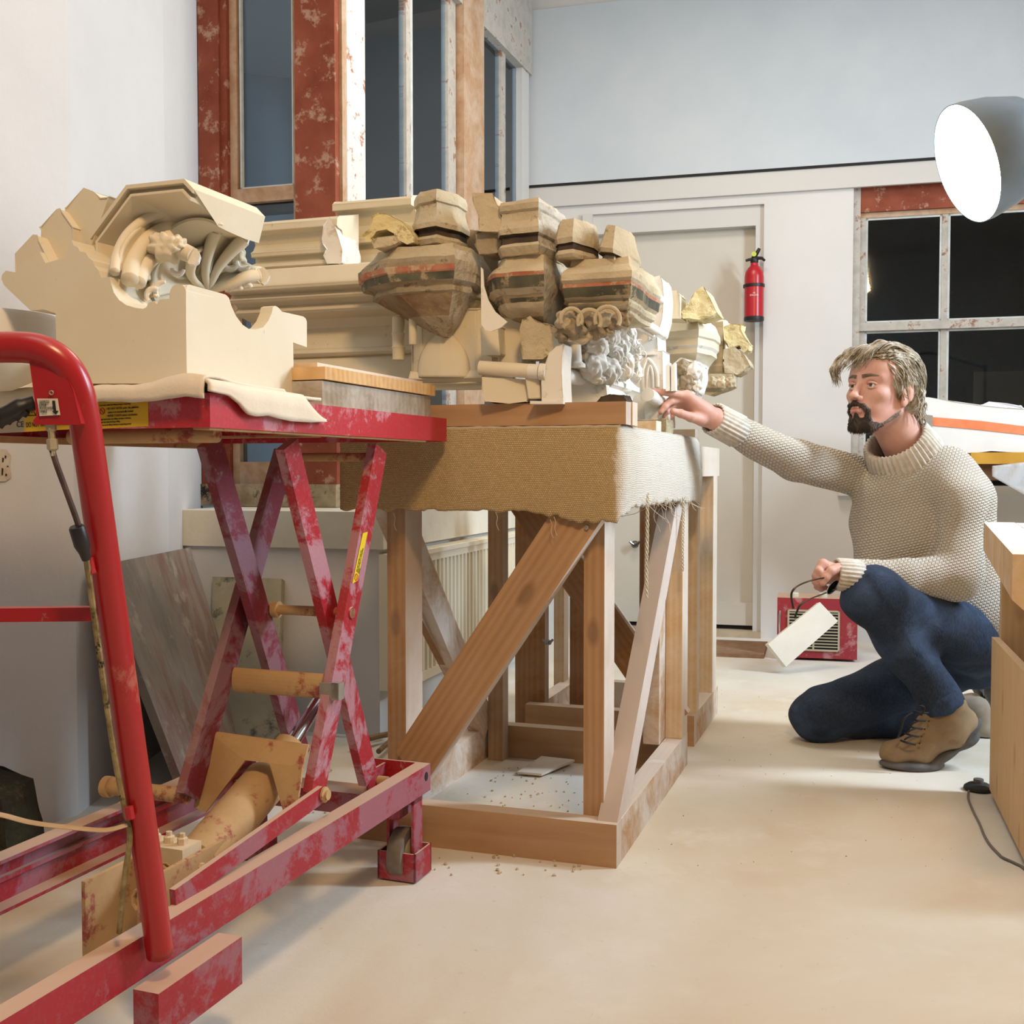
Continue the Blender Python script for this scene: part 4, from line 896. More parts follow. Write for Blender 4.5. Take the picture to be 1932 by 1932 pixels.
# boards lying on the far half of the platform, under the long stone
yq = LF.loc(onp(814, 775, -.01))[1]
o = lbox('timber_board', -.34, -.012, .345, yq, ZT+.001, ZT+.044, wood('grey_dirty_board', '#8a7a66', '#a5957f', '#5b4a3a', .3, '#c9c2ba', .6), None); tag(o, 'thick dirty grey board lying on the red platform, lowest of the stack', 'board')
yq = LF.loc(onp(822, 745, -.005))[1]
o = lbox('timber_board', -.28, -.006, .345, yq, ZT+.046, ZT+.068, wood('clean_pine_board', '#c2925a', '#dcb47c', '#a5733e', .15, '#e0d6c6', .1), None); tag(o, 'clean pine board stacked on the grey board, ends splintered', 'board')
o = lbox('timber_board', -.26, -.03, .36, yq-.012, ZT+.069, ZT+.077, M_WP, None); tag(o, 'thin pale batten on top of the pine board, under the long stone', 'board')
# ================================================================ plaster cast with carved canopy (left)
M_PL = mottled('cream_plaster', '#d6ccb4', '#ddd5c2', 2.5, .85, .12, 30, .003, c3='#c4b08a', s3=60, t3=.66)
M_PLD = mottled('warm_cast_stone', '#d6cab0', '#ddd3bd', 4, .85, .2, 40, .003, c3='#c2ae86', s3=60, t3=.66)
cast = empty('plaster_cast', LF(-.2, .2, ZT+.012), 'large cream plaster cast with profiled block and carved tracery ribs, standing on white felt', 'plaster cast')
YK = .045
def c1(x, y): return (x*.24845, 290+y*.24845)
def kp(lst, off): return [LF.on(*c1(x, y), off) for x, y in lst]
K1 = [(1415, 1745), (1412, 1040), (1402, 1010), (1385, 997), (1345, 990), (1312, 1005), (1295, 1030), (1288, 1060), (1286, 1100), (1212, 1106), (1192, 1142), (1165, 1118), (1130, 1130), (1112, 1165), (1085, 1178), (1030, 1172), (960, 1150), (905, 1112), (865, 1055), (843, 985), (835, 935), (768, 940), (748, 885), (718, 852), (704, 812), (672, 788), (650, 750), (606, 742), (590, 708), (560, 698), (543, 655), (505, 742), (482, 792), (345, 832), (300, 745), (200, 800), (140, 850), (122, 902), (45, 888), (18, 915), (10, 950), (30, 1000), (230, 1190), (330, 1182), (422, 1212), (432, 1745)]
bm = nb(); prism(bm, kp(K1, YK), LF.a*.07); tri(bm); fin('profiled_face', bm, M_PL, cast)
# right-hand body with the half-round channel
side = [(351, 726), (351, 545), (353, 539), (357, 537), (416, 553), (426, 556), (432, 562), (437, 578), (445, 596), (458, 613), (470, 621), (483, 622), (496, 618), (506, 606), (513, 590), (515, 579), (520, 577), (526, 581), (532, 588), (572, 597), (577, 601), (579, 607), (579, 655), (553, 646), (555, 752)]
xk = LF.loc(LF.on(351, 600, YK))[0]
P = [onp(x, y, xk) for x, y in side]
P = [LF(xk, max(LF.loc(p)[1], YK+.0005), LF.loc(p)[2]) for p in P]
bm = nb(); prism(bm, P, LF.r*-.024); tri(bm); fin('channelled_body', bm, M_PL, cast)
zlo, zhi = min(q.z for q in P), LF.on(351, 606, YK).z
bm = nb(); fbox(bm, LF, xk-.20, xk-.0245, YK+.071, .30, zlo, zhi); fin('inner_core', bm, M_PL, cast, bevel=.004, seg=2)
bm = nb(); prism(bm, [LF.on(px, py, YK+.03) for px, py in ((196, 505), (212, 520), (216, 545), (226, 566), (246, 580), (272, 585), (300, 572), (330, 560), (330, 620), (196, 620))], LF.a*.10); fin('hollow_moulding', bm, M_PL, cast, True, bevel=.002)
# stepped mouldings and octagonal canopy
def kprism(name, lst, off, dep, mat=M_PLD):
    bm = nb(); prism(bm, kp(lst, off), LF.a*dep); tri(bm); return fin(name, bm, mat, cast, bevel=.0015, seg=2)
kprism('stepped_moulding', [(130, 1000), (120, 905), (118, 762), (250, 621), (278, 622), (300, 660), (420, 900), (300, 1000)], YK+.012, .09)
kprism('stepped_moulding', [(300, 900), (318, 590), (308, 560), (430, 428), (452, 420), (475, 440), (560, 560), (560, 760)], YK+.035, .10)
kprism('stepped_moulding', [(520, 800), (470, 640), (500, 414), (636, 265), (705, 292), (765, 335), (830, 330), (700, 700)], YK+.05, .11)
bm = nb()
cc = LF.on(294, 504, YK+.045); R8 = 171/FP*(cc.y)*1.0
pr8 = [(R8*.70, 0), (R8*.995, 0), (R8*1.0, .012), (R8*.965, .022), (R8*.965, .030), (R8*.93, .040), (R8*.90, .060), (R8*.83, .085), (R8*.74, .115), (R8*.66, .14), (R8*.60, .16), (R8*.52, .162), (R8*.40, .162)]
q8 = LF.a
X8 = LF.r; Z8 = Vector((0, 0, 1)); bm.free(); bm = nb()
def r8(q): return math.cos(math.radians(22.5))/math.cos(math.radians(((q-22.5) % 45)-22.5))
prof8 = [(1.0, .0, 1, 0), (.955, .0, 1, 0), (.945, .014, 1, 0), (.905, .014, 1, .0), (.895, .003, 1, 0), (.865, .003, 1, 0), (.85, .022, 1, .02), (.80, .045, .9, .05), (.74, .066, .6, .08), (.69, .080, .3, .11), (.655, .086, .1, .13), (.645, .074, .0, .13), (.615, .074, 0, .13), (.60, .098, 0, .13), (.58, .15, 0, .13), (.62, .20, 1, .1), (1.0, .20, 1, 0)]
angs = sorted(set([67.5, 112.5, 157.5, 202.5]+[58+5*i for i in range(33)])); rings = []
for q in angs:
    ring = []
    for r, h, w8, shf in prof8:
        rr_ = R8*r*(w8*r8(q)+(1-w8)*.985); ring.append(bm.verts.new(cc+LF.a*h+X8*(shf*R8+rr_*math.cos(math.radians(q)))+Z8*(rr_*math.sin(math.radians(q)))))
    rings.append(ring)
m8 = len(prof8)
for A, B in zip(rings, rings[1:]):
    for i in range(m8): bm.faces.new((A[i], A[(i+1) % m8], B[(i+1) % m8], B[i]))
bm.faces.new(rings[0]); bm.faces.new(rings[-1]); tri(bm)
fin('octagonal_canopy', bm, M_PLD, cast, True, angle=28)
# curved rims of the vault
def arc(lst, d0, d1, r, name='vault_rim', flat=1.0, mat=M_PLD, n=10):
    m = len(lst); pts = [W(*c1(x, y), d0+(d1-d0)*i/(m-1)) for i, (x, y) in enumerate(lst)]
    bm = nb(); tube(bm, spline(pts, 6), r, n, flat=flat); return fin(name, bm, mat, cast, True, angle=180)
arc([(870, 900), (880, 800), (920, 690), (980, 600), (1070, 520), (1170, 470), (1290, 455)], 1.73, 1.84, .008)
arc([(985, 960), (1000, 860), (1040, 760), (1110, 670), (1210, 600), (1350, 545), (1480, 530), (1600, 560)], 1.74, 1.90, .014)
arc([(1050, 980), (1080, 900), (1130, 820), (1200, 760), (1300, 710)], 1.75, 1.84, .012)
# vault web: conoid between rim and springing point
def web(c0, c1_, name='vault_web', n=14, th=.006, mat=M_PLD, bow=0.0):
    A = spline(c0, 5); B = spline(c1_, 5); bm = nb(); m = min(len(A), len(B)); g = []
    for i in range(m):
        row = []
        for k in range(n+1):
            t = k/n; p = A[i].lerp(B[i], t)+Vector((0, 1, .3))*bow*math.sin(math.pi*t); row.append(bm.verts.new(p))
        g.append(row)
    for i in range(m-1):
        for k in range(n): bm.faces.new((g[i][k], g[i+1][k], g[i+1][k+1], g[i][k+1]))
    o = fin(name, bm, mat, cast, True, angle=180); md = o.modifiers.new('t', 'SOLIDIFY'); md.thickness = th; return o
def cw(x, y, d): return W(*c1(x, y), d)
web([cw(870, 900, 1.74), cw(900, 740, 1.75), cw(1000, 590, 1.78), cw(1160, 480, 1.84), cw(1330, 450, 1.88)], [cw(985, 960, 1.76), cw(1010, 820, 1.78), cw(1110, 680, 1.82), cw(1300, 570, 1.87), cw(1480, 540, 1.91)], bow=.02)
web([cw(1000, 960, 1.76), cw(1040, 780, 1.79), cw(1150, 660, 1.83), cw(1350, 560, 1.88), cw(1600, 570, 1.92)], [cw(1160, 1080, 1.78), cw(1200, 1040, 1.84), cw(1300, 1010, 1.88), cw(1450, 1010, 1.91), cw(1570, 1030, 1.93)], bow=.06)
def rib(lst, ds, rs, name='tracery_rib', flat=1.0):
    pts = [cw(x, y, d) for (x, y), d in zip(lst, ds)]; S = spline(pts, 6); m = len(S)-1
    R_ = [rs[0]+(rs[1]-rs[0])*(i/m)**1.2 for i in range(m+1)]
    bm = nb(); tube(bm, S, R_, 10, flat=flat); o = fin(name, bm, M_PLD, cast, True, angle=50); return o
rib([(1575, 1035), (1560, 900), (1585, 740), (1640, 585)], (1.93, 1.92, 1.91, 1.89), (.006, .0115))
rib([(1580, 1035), (1650, 880), (1740, 760), (1850, 650)], (1.93, 1.93, 1.93, 1.93), (.006, .0125))
rib([(1565, 1035), (1480, 970), (1445, 900), (1460, 800)], (1.93, 1.91, 1.88, 1.84), (.005, .010))
rib([(1590, 1040), (1750, 990), (1860, 940), (1960, 930), (1985, 925)], (1.93, 1.94, 1.95, 1.97, 1.97), (.006, .017))
rib([(1180, 690), (1260, 700), (1350, 725), (1465, 775)], (1.80, 1.80, 1.80, 1.79), (.020, .013))
rib([(1600, 930), (1700, 880), (1850, 870), (1960, 890)], (1.94, 1.95, 1.97, 1.99), (.004, .008))
web([cw(1575, 1030, 1.93), cw(1560, 900, 1.93), cw(1590, 740, 1.92), cw(1640, 600, 1.90)], [cw(1585, 1030, 1.94), cw(1650, 880, 1.94), cw(1740, 760, 1.94), cw(1840, 660, 1.94)], bow=.03)
web([cw(1160, 1090, 1.80), cw(1180, 900, 1.82), cw(1300, 760, 1.84), cw(1460, 790, 1.86)], [cw(1560, 1040, 1.93), cw(1500, 960, 1.93), cw(1500, 880, 1.93), cw(1640, 620, 1.92)], bow=.05)
web([cw(1585, 1038, 1.93), cw(1700, 1000, 1.94), cw(1850, 960, 1.96), cw(1960, 960, 1.97)], [cw(1600, 1000, 1.96), cw(1690, 860, 1.97), cw(1800, 800, 1.98), cw(1960, 870, 1.99)], bow=.02)
# broken white ends of the ribs
def endcap(x, y, d, r, seed):
    bm = nb(); c = cw(x, y, d); rr = random.Random(seed); n = 9; pts = [c+(LF.r*-.35+LF.a*.9)*(math.cos(2*math.pi*i/n)*r*rr.uniform(.8, 1.1))+Vector((0, 0, 1))*math.sin(2*math.pi*i/n)*r*rr.uniform(.85, 1.2) for i in range(n)]
    pts = [c+Vector((1, 0, 0))*(math.cos(2*math.pi*i/n)*r*rr.uniform(.8, 1.1))+Vector((0, 0, 1))*math.sin(2*math.pi*i/n)*r*rr.uniform(.85, 1.25) for i in range(n)]
    prism(bm, pts, Vector((-.004, .022, 0))); tri(bm); fin('broken_rib_end', bm, mottled('fresh_plaster', '#e2ddd4', '#e8e4dc', 8, .9, .4, 120, .002), cast, sub=1)
for a_ in ((1632, 578, 1.885, .0125, 1), (1838, 640, 1.925, .0125, 2), (1462, 772, 1.785, .0125, 3), (1990, 925, 1.965, .013, 4), (1605, 498, 1.90, .008, 5)): endcap(*a_)
# carved crockets (leafy bosses)
def boss(cen, r, seed, name, parent, mat, sq=(1, 1, 1), petals=7, tw=0.0):
    bm = nb(); rr = random.Random(seed)
    bmesh.ops.create_icosphere(bm, subdivisions=4, radius=1)
    for v in bm.verts:
        d = v.co.normalized(); th = math.atan2(d.z, d.x)+tw*d.y; ph = math.acos(max(-1, min(1, -d.y)))
        f = 1+.12*math.cos(petals*th+seed)*math.sin(ph)**.7+.10*math.cos(3*ph*2+seed)+.16*noise.noise(d*2.4+Vector((seed, 0, 0)))+.07*noise.noise(d*6+Vector((0, seed, 0)))
        v.co = Vector((d.x*sq[0], d.y*sq[1], d.z*sq[2]))*f*r
        v.co += Vector(cen)
    return fin(name, bm, mat, parent, True, angle=180)
boss(cw(1455, 455, 1.86), .024, 3, 'leaf_crocket', cast, M_PLD, (1.1, .9, .95)); boss(cw(1530, 440, 1.86), .017, 5, 'leaf_crocket', cast, M_PLD, (.7, .8, 1.2))
boss(cw(1260, 710, 1.79), .027, 8, 'leaf_crocket', cast, M_PLD, (1.0, .9, .85)); boss(cw(1345, 690, 1.785), .014, 9, 'leaf_crocket', cast, M_PLD)
boss(cw(1750, 520, 1.93), .021, 12, 'leaf_crocket', cast, M_PLD, (1.2, .9, .8)); boss(cw(1835, 590, 1.93), .013, 14, 'leaf_crocket', cast, M_PLD)
boss(cw(1810, 790, 1.97), .016, 15, 'leaf_crocket', cast, M_PLD, (.8, .8, 1.2)); boss(cw(1590, 500, 1.90), .011, 17, 'leaf_crocket', cast, M_PLD)
def cusp(x, y, d, r, a0, a1):
    c = cw(x, y, d); bm = nb(); pts = [c+Vector((math.cos(math.radians(a0+(a1-a0)*i/8)), .0, math.sin(math.radians(a0+(a1-a0)*i/8))))*r for i in range(9)]
    tube(bm, pts, [.0028+.0022*math.sin(math.pi*i/8) for i in range(9)], 8); fin('tracery_cusp', bm, mottled('white_cast', '#e3ded4', '#e8e4dc', 8, .9), cast, True)
for a_ in ((1245, 1040, 1.80, .014, 80, 230), (1755, 830, 1.95, .012, 160, 330), (1850, 830, 1.955, .012, 160, 330), (1790, 1050, 1.95, .012, 20, 180), (1870, 1030, 1.955, .010, 20, 180), (1170, 1080, 1.79, .012, 60, 220), (1350, 870, 1.84, .010, 180, 350)): cusp(*a_)
# white pieces left of the cast
bm = nb(); 
pts = [W(x, y, 2.0) for x, y in ((-60, 592), (0, 584), (30, 585), (60, 588), (104, 596), (106, 700), (-60, 720))]
bm = nb(); rings = []
c = W(-20, 700, 1.92); lathe(bm, Vector((c.x, c.y, ZT+.008)), [(.10, 0), (.115, .01), (.115, .135), (.11, .145), (.06, .15)], 40)
o = fin('plaster_drum', bm, mottled('white_plaster_drum', '#d8d5d0', '#e0deda', 3, .8), smooth=True); tag(o, 'smooth white round plaster drum on the platform, left of the profiled cast', 'plaster drum')
bm = nb(); c = W(-30, 742, 1.66); lathe(bm, Vector((c.x, c.y, ZT+.008)), [(.04, 0), (.065, .012), (.082, .03), (.085, .034), (.07, .033), (.035, .012)], 36)
o = fin('shallow_bowl', bm, M_PL, smooth=True); tag(o, 'shallow cream plaster dish on the felt behind the red handle', 'dish')
# ================================================================ stones and casts on the trestles
M_CR = mottled('cream_cast_stone', '#d4c8ac', '#dcd2ba', 3, .85, .2, 35, .003, c3='#bfae8a', s3=40, t3=.64)
M_OLD = mottled('weathered_limestone', '#b5a689', '#cdbfa2', 7, .9, .8, 70, .006, c3='#8a7357', s3=22, t3=.60)
M_OLD2 = mottled('stained_limestone', '#8d7e66', '#aa9c82', 9, .9, .8, 70, .006, c3='#64533f', s3=18, t3=.58)
M_YST = mottled('fresh_broken_stone', '#d6c690', '#e0d4aa', 14, .95, .8, 60, .008, c3='#b09b68', s3=26)
M_GRN = mottled('dark_green_paint_trace', '#45453a', '#625f4c', 14, .8, .5, 60, .004, c3='#9a8a6c', s3=24, t3=.53)
M_RST = mottled('faded_red_paint_trace', '#a5604a', '#b28065', 20, .85, .4, 60, .003, c3='#b8a384', s3=24, t3=.50)
M_DKS = mottled('dark_brown_stone', '#3a3026', '#54463a', 14, .9, .5, 50, .004)  # dark brown stone for the cap bands and one chip
M_WHT = mottled('white_plaster_cast', '#dcd7cc', '#e4e0d8', 3, .8, .15, 35, .003, c3='#c9bfa8', s3=25)
M_BRN = mottled('brown_flaked_stone', '#7a6048', '#978466', 12, .9, .6, 40, .008, c3='#a18e6c', s3=10)
MATS = [M_OLD, M_GRN, M_RST, M_DKS, M_OLD2, M_BRN, M_YST, M_WHT, M_CR, mottled('pale_grey_break', '#bdb3a2', '#cfc8ba', 12, .95, .9, 60, .008, c3='#a8977c', s3=20)]
def densify(bm, n=2, it=1):
    for _ in range(it): bmesh.ops.subdivide_edges(bm, edges=bm.edges[:], cuts=n, use_grid_fill=True)
def corbel(name, plan, levels, yback, par=None, tip=None, rough=.0016, scale=30, seed=0, dens=1, lab=None, cat='stone', ref=None, smooth=True, tilt=0.0, rmat=None, rfrom=0):
    """moulded stone whose plan is a polyline of (px, y) at the widest level; levels = (py, scale, material) bottom to top or top to bottom"""
    pyr = sum(l[0] for l in levels)/len(levels)
    pl = []
    for px, y in plan: p = TF.loc(TF.on(px, pyr, y)); pl.append((p[0], y))
    yf = min(p[1] for p in pl)
    xs = [p[0] for p in pl]; xc = (min(xs)+max(xs))/2
    pl = pl+[(max(xs)-.001, yback), (min(xs)+.001, yback)]
    cx_, cy_ = (ref if ref else (xc, (yf+yback)/2+.25*(yback-yf)))
    prx = sum(p[0] for p in plan)/len(plan)
    bm = nb(); rings = []; mats = []
    for k, (py, s, m) in enumerate(levels):
        z = TF.loc(TF.on(prx, py, yf))[2]; cxx = cx_ + (tip-cx_)*(1-s) if tip is not None else cx_
        ring = []
        for i, (x, y) in enumerate(pl):
            ss = s; 
            X = cxx+(x-cx_)*ss; Y = cy_+(y-cy_)*ss if y < yback-1e-6 else yback
            ring.append(bm.verts.new(TF(X, Y, z+tilt*(X-cx_))))
        rings.append(ring)
    n = len(pl)
    for k in range(len(rings)-1):
        for i in range(n):
            f = bm.faces.new((rings[k][i], rings[k][(i+1) % n], rings[k+1][(i+1) % n], rings[k+1][i])); f.material_index = rmat if (rmat is not None and rfrom <= i < len(plan) and k > 0) else levels[k][2]
    f = bm.faces.new(rings[0]); f.material_index = levels[0][2]; f = bm.faces.new(rings[-1]); f.material_index = levels[-1][2]
    tri_f = [f for f in bm.faces if len(f.verts) > 4]; bmesh.ops.triangulate(bm, faces=tri_f)
    es = [e for e in bm.edges if e.calc_length() > .02]
    for _ in range(3):
        es = [e for e in bm.edges if e.calc_length() > .016]
        if es: bmesh.ops.subdivide_edges(bm, edges=es, cuts=1, use_grid_fill=True)
    bmesh.ops.recalc_face_normals(bm, faces=bm.faces[:])
    roughen(bm, rough, scale, seed)
    o = fin(name, bm, MATS, par, smooth, angle=24)
    if lab: tag(o, lab, cat)
    return o
def mould(name, prof, px0, px1, mat, par=None, pref=None, rough=None, lab=None, cat='stone', close=None, bev=0.0012, F=TF):
    """prof: (py, y) points; swept along the front direction between two image columns"""
    pr_ = pref if pref else (px0+px1)/2
    pts = [(y, F.loc(F.on(pr_, py, y))[2]) for py, y in prof]
    yf = min(p[0] for p in pts); x0 = F.loc(F.on(px0, sum(p[0] for p in prof)/len(prof), yf))[0]; x1 = F.loc(F.on(px1, sum(p[0] for p in prof)/len(prof), yf))[0]
    bm = nb(); prism(bm, [F(x0, y, z) for y, z in pts], F.r*(x1-x0)); tri(bm)
    o = fin(name, bm, mat, par, True, bevel=bev, angle=30)
    if lab: tag(o, lab, cat)
    return o
def blockpx(name, poly, Y, th, mat, par=None, rough=(.0025, 30), lab=None, cat='stone', bev=.002, dirv=None, sub=True, group=None):
    """polygon traced at distance Y, given thickness th going away from the front"""
    d = (dirv or TF.a)*th; bm = nb(); prism(bm, [W(x, y, Y) for x, y in poly], d); tri(bm)
    if bev: 
        es = [e for e in bm.edges if len(e.link_faces) == 2 and e.calc_face_angle(0) > .5]; bmesh.ops.bevel(bm, geom=es, offset=bev, segments=1, affect='EDGES', clamp_overlap=True)
    if sub:
        for _ in range(4):
            es = [e for e in bm.edges if e.calc_length() > .012]
            if not es or len(bm.verts) > 9000: break
            bmesh.ops.subdivide_edges(bm, edges=es, cuts=1, use_grid_fill=True); bmesh.ops.triangulate(bm, faces=[f for f in bm.faces if len(f.verts) > 4])
    bmesh.ops.recalc_face_normals(bm, faces=bm.faces[:])
    if rough: roughen(bm, *rough)
    o = fin(name, bm, mat, par, True, angle=32)
    if lab: tag(o, lab, cat, group)
    return o
# S1 long moulded stone lying across boards and beam
long_ = empty('moulded_stone', TF(-.6, .3, 1.03), 'long cream moulded cornice stone lying across the boards, behind the pointed corbel', 'moulded stone')
prof = [(499, .30), (499, .155), (502, .15), (524, .125), (527, .120), (531, .117), (538, .120), (542, .135), (547, .150), (550, .146), (555, .140), (561, .146), (565, .165), (572, .176), (575, .170), (581, .166), (587, .172), (592, .20), (600, .235), (618, .245), (656, .225), (658, .210), (664, .203), (670, .210), (673, .222), (692, .195), (716, .175), (722, .17), (722, .30)]
mould('moulded_length', prof, 425, 770, M_CR, long_, pref=640, bev=.0015)
# column body below the corbel
bm = nb(); xA, xB = TF.loc(TF.on(768, 650, .03))[0], TF.loc(TF.on(912, 650, .03))[0]
zb, zt = TF.loc(TF.on(840, 722, .03))[2], TF.loc(TF.on(840, 580, .03))[2]
n = 12
prism(bm, [TF(xA-.02, .24, zb), TF(xA-.01, .085, zb), TF(xA+.02, .065, zb), TF(xB-.03, .065, zb), TF(xB, .08, zb), TF(xB, .24, zb)], (0, 0, zt-zb)); tri(bm)
fin('column_body', bm, M_CR, long_, bevel=.003, seg=2)
# carved ogee leaf relief on the column
def dome(c_px, w, pyb, pyt, y, dep, mat, par, name='leaf_relief'):
    bm = nb(); rows = []; m = 18; k = 16
    for j in range(m+1):
        t = j/m; py = pyb+(pyt-pyb)*t; ww = w*(1-t**2.6)**.8 if t < 1 else 0; row = []
        for i in range(k+1):
            u = -1+2*i/k; p = TF.on(c_px+u*ww, py, y); rid = .0025*math.exp(-(u/.10)**2)+.0015*math.exp(-((u-.55)/.1)**2)
            row.append(bm.verts.new(p-TF.a*(dep*(1-u*u)**.5*(1-t)**.35+rid)))
        rows.append(row)
    for A, B in zip(rows, rows[1:]):
        for i in range(k): bm.faces.new((A[i], A[i+1], B[i+1], B[i]))
    bmesh.ops.remove_doubles(bm, verts=bm.verts[:], dist=1e-5)
    o = fin(name, bm, mat, par, True, angle=180); md = o.modifiers.new('t', 'SOLIDIFY'); md.thickness = .004
    return o
dome(838, 51, 713, 622, .066, .022, M_CR, long_)
mould('column_base', [(713, .055), (724, .065), (726, .20), (700, .20), (700, .063)], 772, 908, M_CR, long_, bev=.002)
def vcyl(px, py0, py1, y, r, mat, par, name='shaft', sag=0.0, rings=()):
    a_ = TF.on(px, py1, y); b_ = TF.on(px, py0, y); H_ = b_.z-a_.z
    pr_ = [(r*.9, 0), (r, .002)]
    for t in rings: pr_ += [(r, H_*t-.004), (r*1.12, H_*t), (r, H_*t+.004)]
    pr_ += [(r, H_-.002), (r*.9, H_)]
    bm = nb(); lathe(bm, a_, pr_, 20); return fin(name, bm, mat, par, True)
vcyl(752, 598, 680, .10, .0145, M_CR, long_, rings=(.3, .62))
vcyl(779, 600, 650, .035, .009, M_CR, long_)
# upper blocks
mould('moulded_stone', [(408, .315), (408, .212), (412, .20), (424, .198), (428, .205), (434, .225), (452, .235), (462, .225), (466, .212), (474, .215), (477, .235), (487, .235), (489, .215), (494, .205), (499, .21), (499, .315)], 468, 636, M_CR, None, pref=640, lab='shorter cream moulded stone with broken white right end, resting on the long cornice', cat='moulded stone')
blk = blockpx('end_break', [(611, 425), (622, 412), (632, 426), (641, 452), (646, 470), (644, 496), (618, 496), (612, 482), (616, 470), (608, 458)], TF.on(636, 450, .20).y, .10, M_WHT, None, (.002, 40)) ; 
up1 = [o for o in COL.objects if o.name == 'moulded_stone.001']
S2o = bpy.data.objects.get('moulded_stone.001'); blk.parent = S2o; blk.matrix_basis = S2o.matrix_basis.inverted() @ blk.matrix_basis; blk.name = 'broken_end'; blk['label'] = 'fresh white broken end face'
S3o = mould('moulded_stone', [(372, .50), (370, .335), (374, .325), (386, .325), (389, .34), (392, .35), (420, .365), (438, .355), (444, .34), (452, .34), (456, .365), (474, .365), (476, .345), (486, .345), (499, .35), (499, .50)], 628, 776, M_CR, None, pref=770, lab='cream moulded stone standing behind the others, its top level with the window rail', cat='moulded stone')
# yellowish broken fragment in front of it
blockpx('stone_fragment', [(684, 446), (697, 432), (703, 410), (714, 401), (735, 405), (760, 418), (776, 436), (783, 450), (783, 458), (768, 459), (748, 452), (745, 441), (730, 433), (712, 436), (702, 450), (705, 458), (690, 452)], 2.46, .09, M_YST, None, (.004, 26), 'jagged yellow broken fragment perched left of the tall square cap', 'fragment')
blockpx('stone_fragment', [(700, 455), (712, 449), (745, 444), (752, 456), (744, 462), (706, 468)], 2.45, .06, M_OLD, None, (.003, 30), 'small rounded roll fragment under the jagged yellow piece', 'fragment')
# S5 cap
corbel('capping_stone', [(774, .03), (783, -.015), (822, -.035), (872, .045)], [(455, .84, 0), (452, .86, 0), (446, .90, 0), (440, .86, 3), (427, .84, 3), (426, .98, 0), (417, 1.0, 0), (411, .96, 0), (403, .88, 0), (385, .80, 0), (377, .79, 0), (375, .86, 0), (362, .86, 0), (352, .80, 0)], .10, rough=.002, lab='tall weathered square stone cap standing on the pointed corbel', cat='capping stone', seed=3)
# S6 corbel with pointed cone
corbel('stone_corbel', [(676, .07), (684, .0), (728, -.055), (858, -.055), (900, .02), (913, .09)],
       [(460, .80, 0), (470, .84, 0), (484, .95, 4), (492, 1.0, 4), (500, 1.0, 2), (510, .985, 2), (513, .96, 1), (528, .94, 4), (532, .84, 4), (536, .80, 4), (541, .83, 4), (547, .82, 4), (550, .76, 5), (562, .68, 5), (590, .42, 4), (612, .20, 4), (627, .03, 4)], .118, ref=(TF.loc(TF.on(795, 520, -.05))[0], .035), tip=TF.loc(TF.on(838, 628, 0.03))[0], rough=.003, lab='large octagonal painted corbel with red and dark green bands, tapering to a point', cat='corbel', seed=1, rmat=9, rfrom=3)
# S8, S9 with the roll below
blockpx('stone_fragment', [(892, 366), (928, 366), (934, 378), (940, 392), (946, 410), (958, 432), (961, 438), (905, 434), (903, 410), (893, 385)], 2.42, .08, M_OLD, None, (.002, 30), 'leaning cream stone fragment with rolled top, left of the wide moulded cap', 'fragment')
c9 = corbel('capping_stone', [(938, .02), (941, -.03), (1016, -.045), (1048, .05)], [(476, .90, 0), (471, .94, 0), (462, 1.0, 0), (455, .93, 3), (440, .90, 3), (438, .98, 0), (428, 1.0, 0), (412, .93, 0), (396, .92, 0), (392, .97, 0), (382, .99, 0), (374, .94, 0)], .14, rough=.0022, lab='wide moulded limestone cap with rolled top edge and dark groove below', cat='capping stone', seed=7, rmat=9, rfrom=2)
blockpx('stone_fragment', [(899, 440), (912, 434), (945, 440), (952, 452), (950, 476), (905, 478), (897, 462)], 2.44, .08, M_OLD2, None, (.0028, 34), 'dark stained stone piece wedged under the leaning fragment', 'fragment')
# S10 second corbel
corbel('stone_corbel', [(917, .07), (921, -.01), (934, -.045), (1026, -.05), (1053, .06)],
       [(477, .78, 0), (490, .82, 0), (506, .96, 0), (513, 1.0, 2), (520, .99, 1), (542, .96, 0), (552, .86, 4), (558, .84, 1), (566, .80, 0), (576, .76, 0), (590, .58, 4), (604, .34, 4)], .17, tip=TF.loc(TF.on(985, 600, -.04))[0], rough=.0035, lab='battered octagonal corbel split by a deep crack, second from the left', cat='corbel', seed=5, rmat=9, rfrom=3)
# thin white template plate between the corbels
blockpx('template_plate', [(907, 504), (911, 508), (913, 540), (921, 566), (934, 588), (957, 607), (945, 618), (927, 625), (916, 623), (908, 612)], 2.345, .004, M_WHT, None, None, 'thin white fan-shaped plate wedged upright between two corbels', 'plate', bev=0, sub=False)
# S11, S12 caps
corbel('capping_stone', [(1046, .0), (1050, -.025), (1080, -.04), (1122, .04)], [(482, .90, 0), (476, .96, 0), (468, .92, 3), (457, .90, 3), (456, .96, 0), (446, 1.0, 0), (432, .93, 0), (414, .84, 0), (406, .76, 0)], .09, rough=.0022, lab='small weathered stone cap standing between the wide cap and the tilted one', cat='capping stone', seed=9)
corbel('capping_stone', [(1128, .05), (1133, .0), (1156, -.02), (1204, .085)], [(498, .74, 0), (492, .80, 0), (484, .82, 0), (477, .76, 3), (474, .96, 0), (466, 1.0, 0), (450, .88, 0), (430, .74, 0), (416, .62, 0)], .12, rough=.002, lab='tilted stone cap with pale cut side, at the right end of the row of caps', cat='capping stone', seed=10, tilt=-.28)
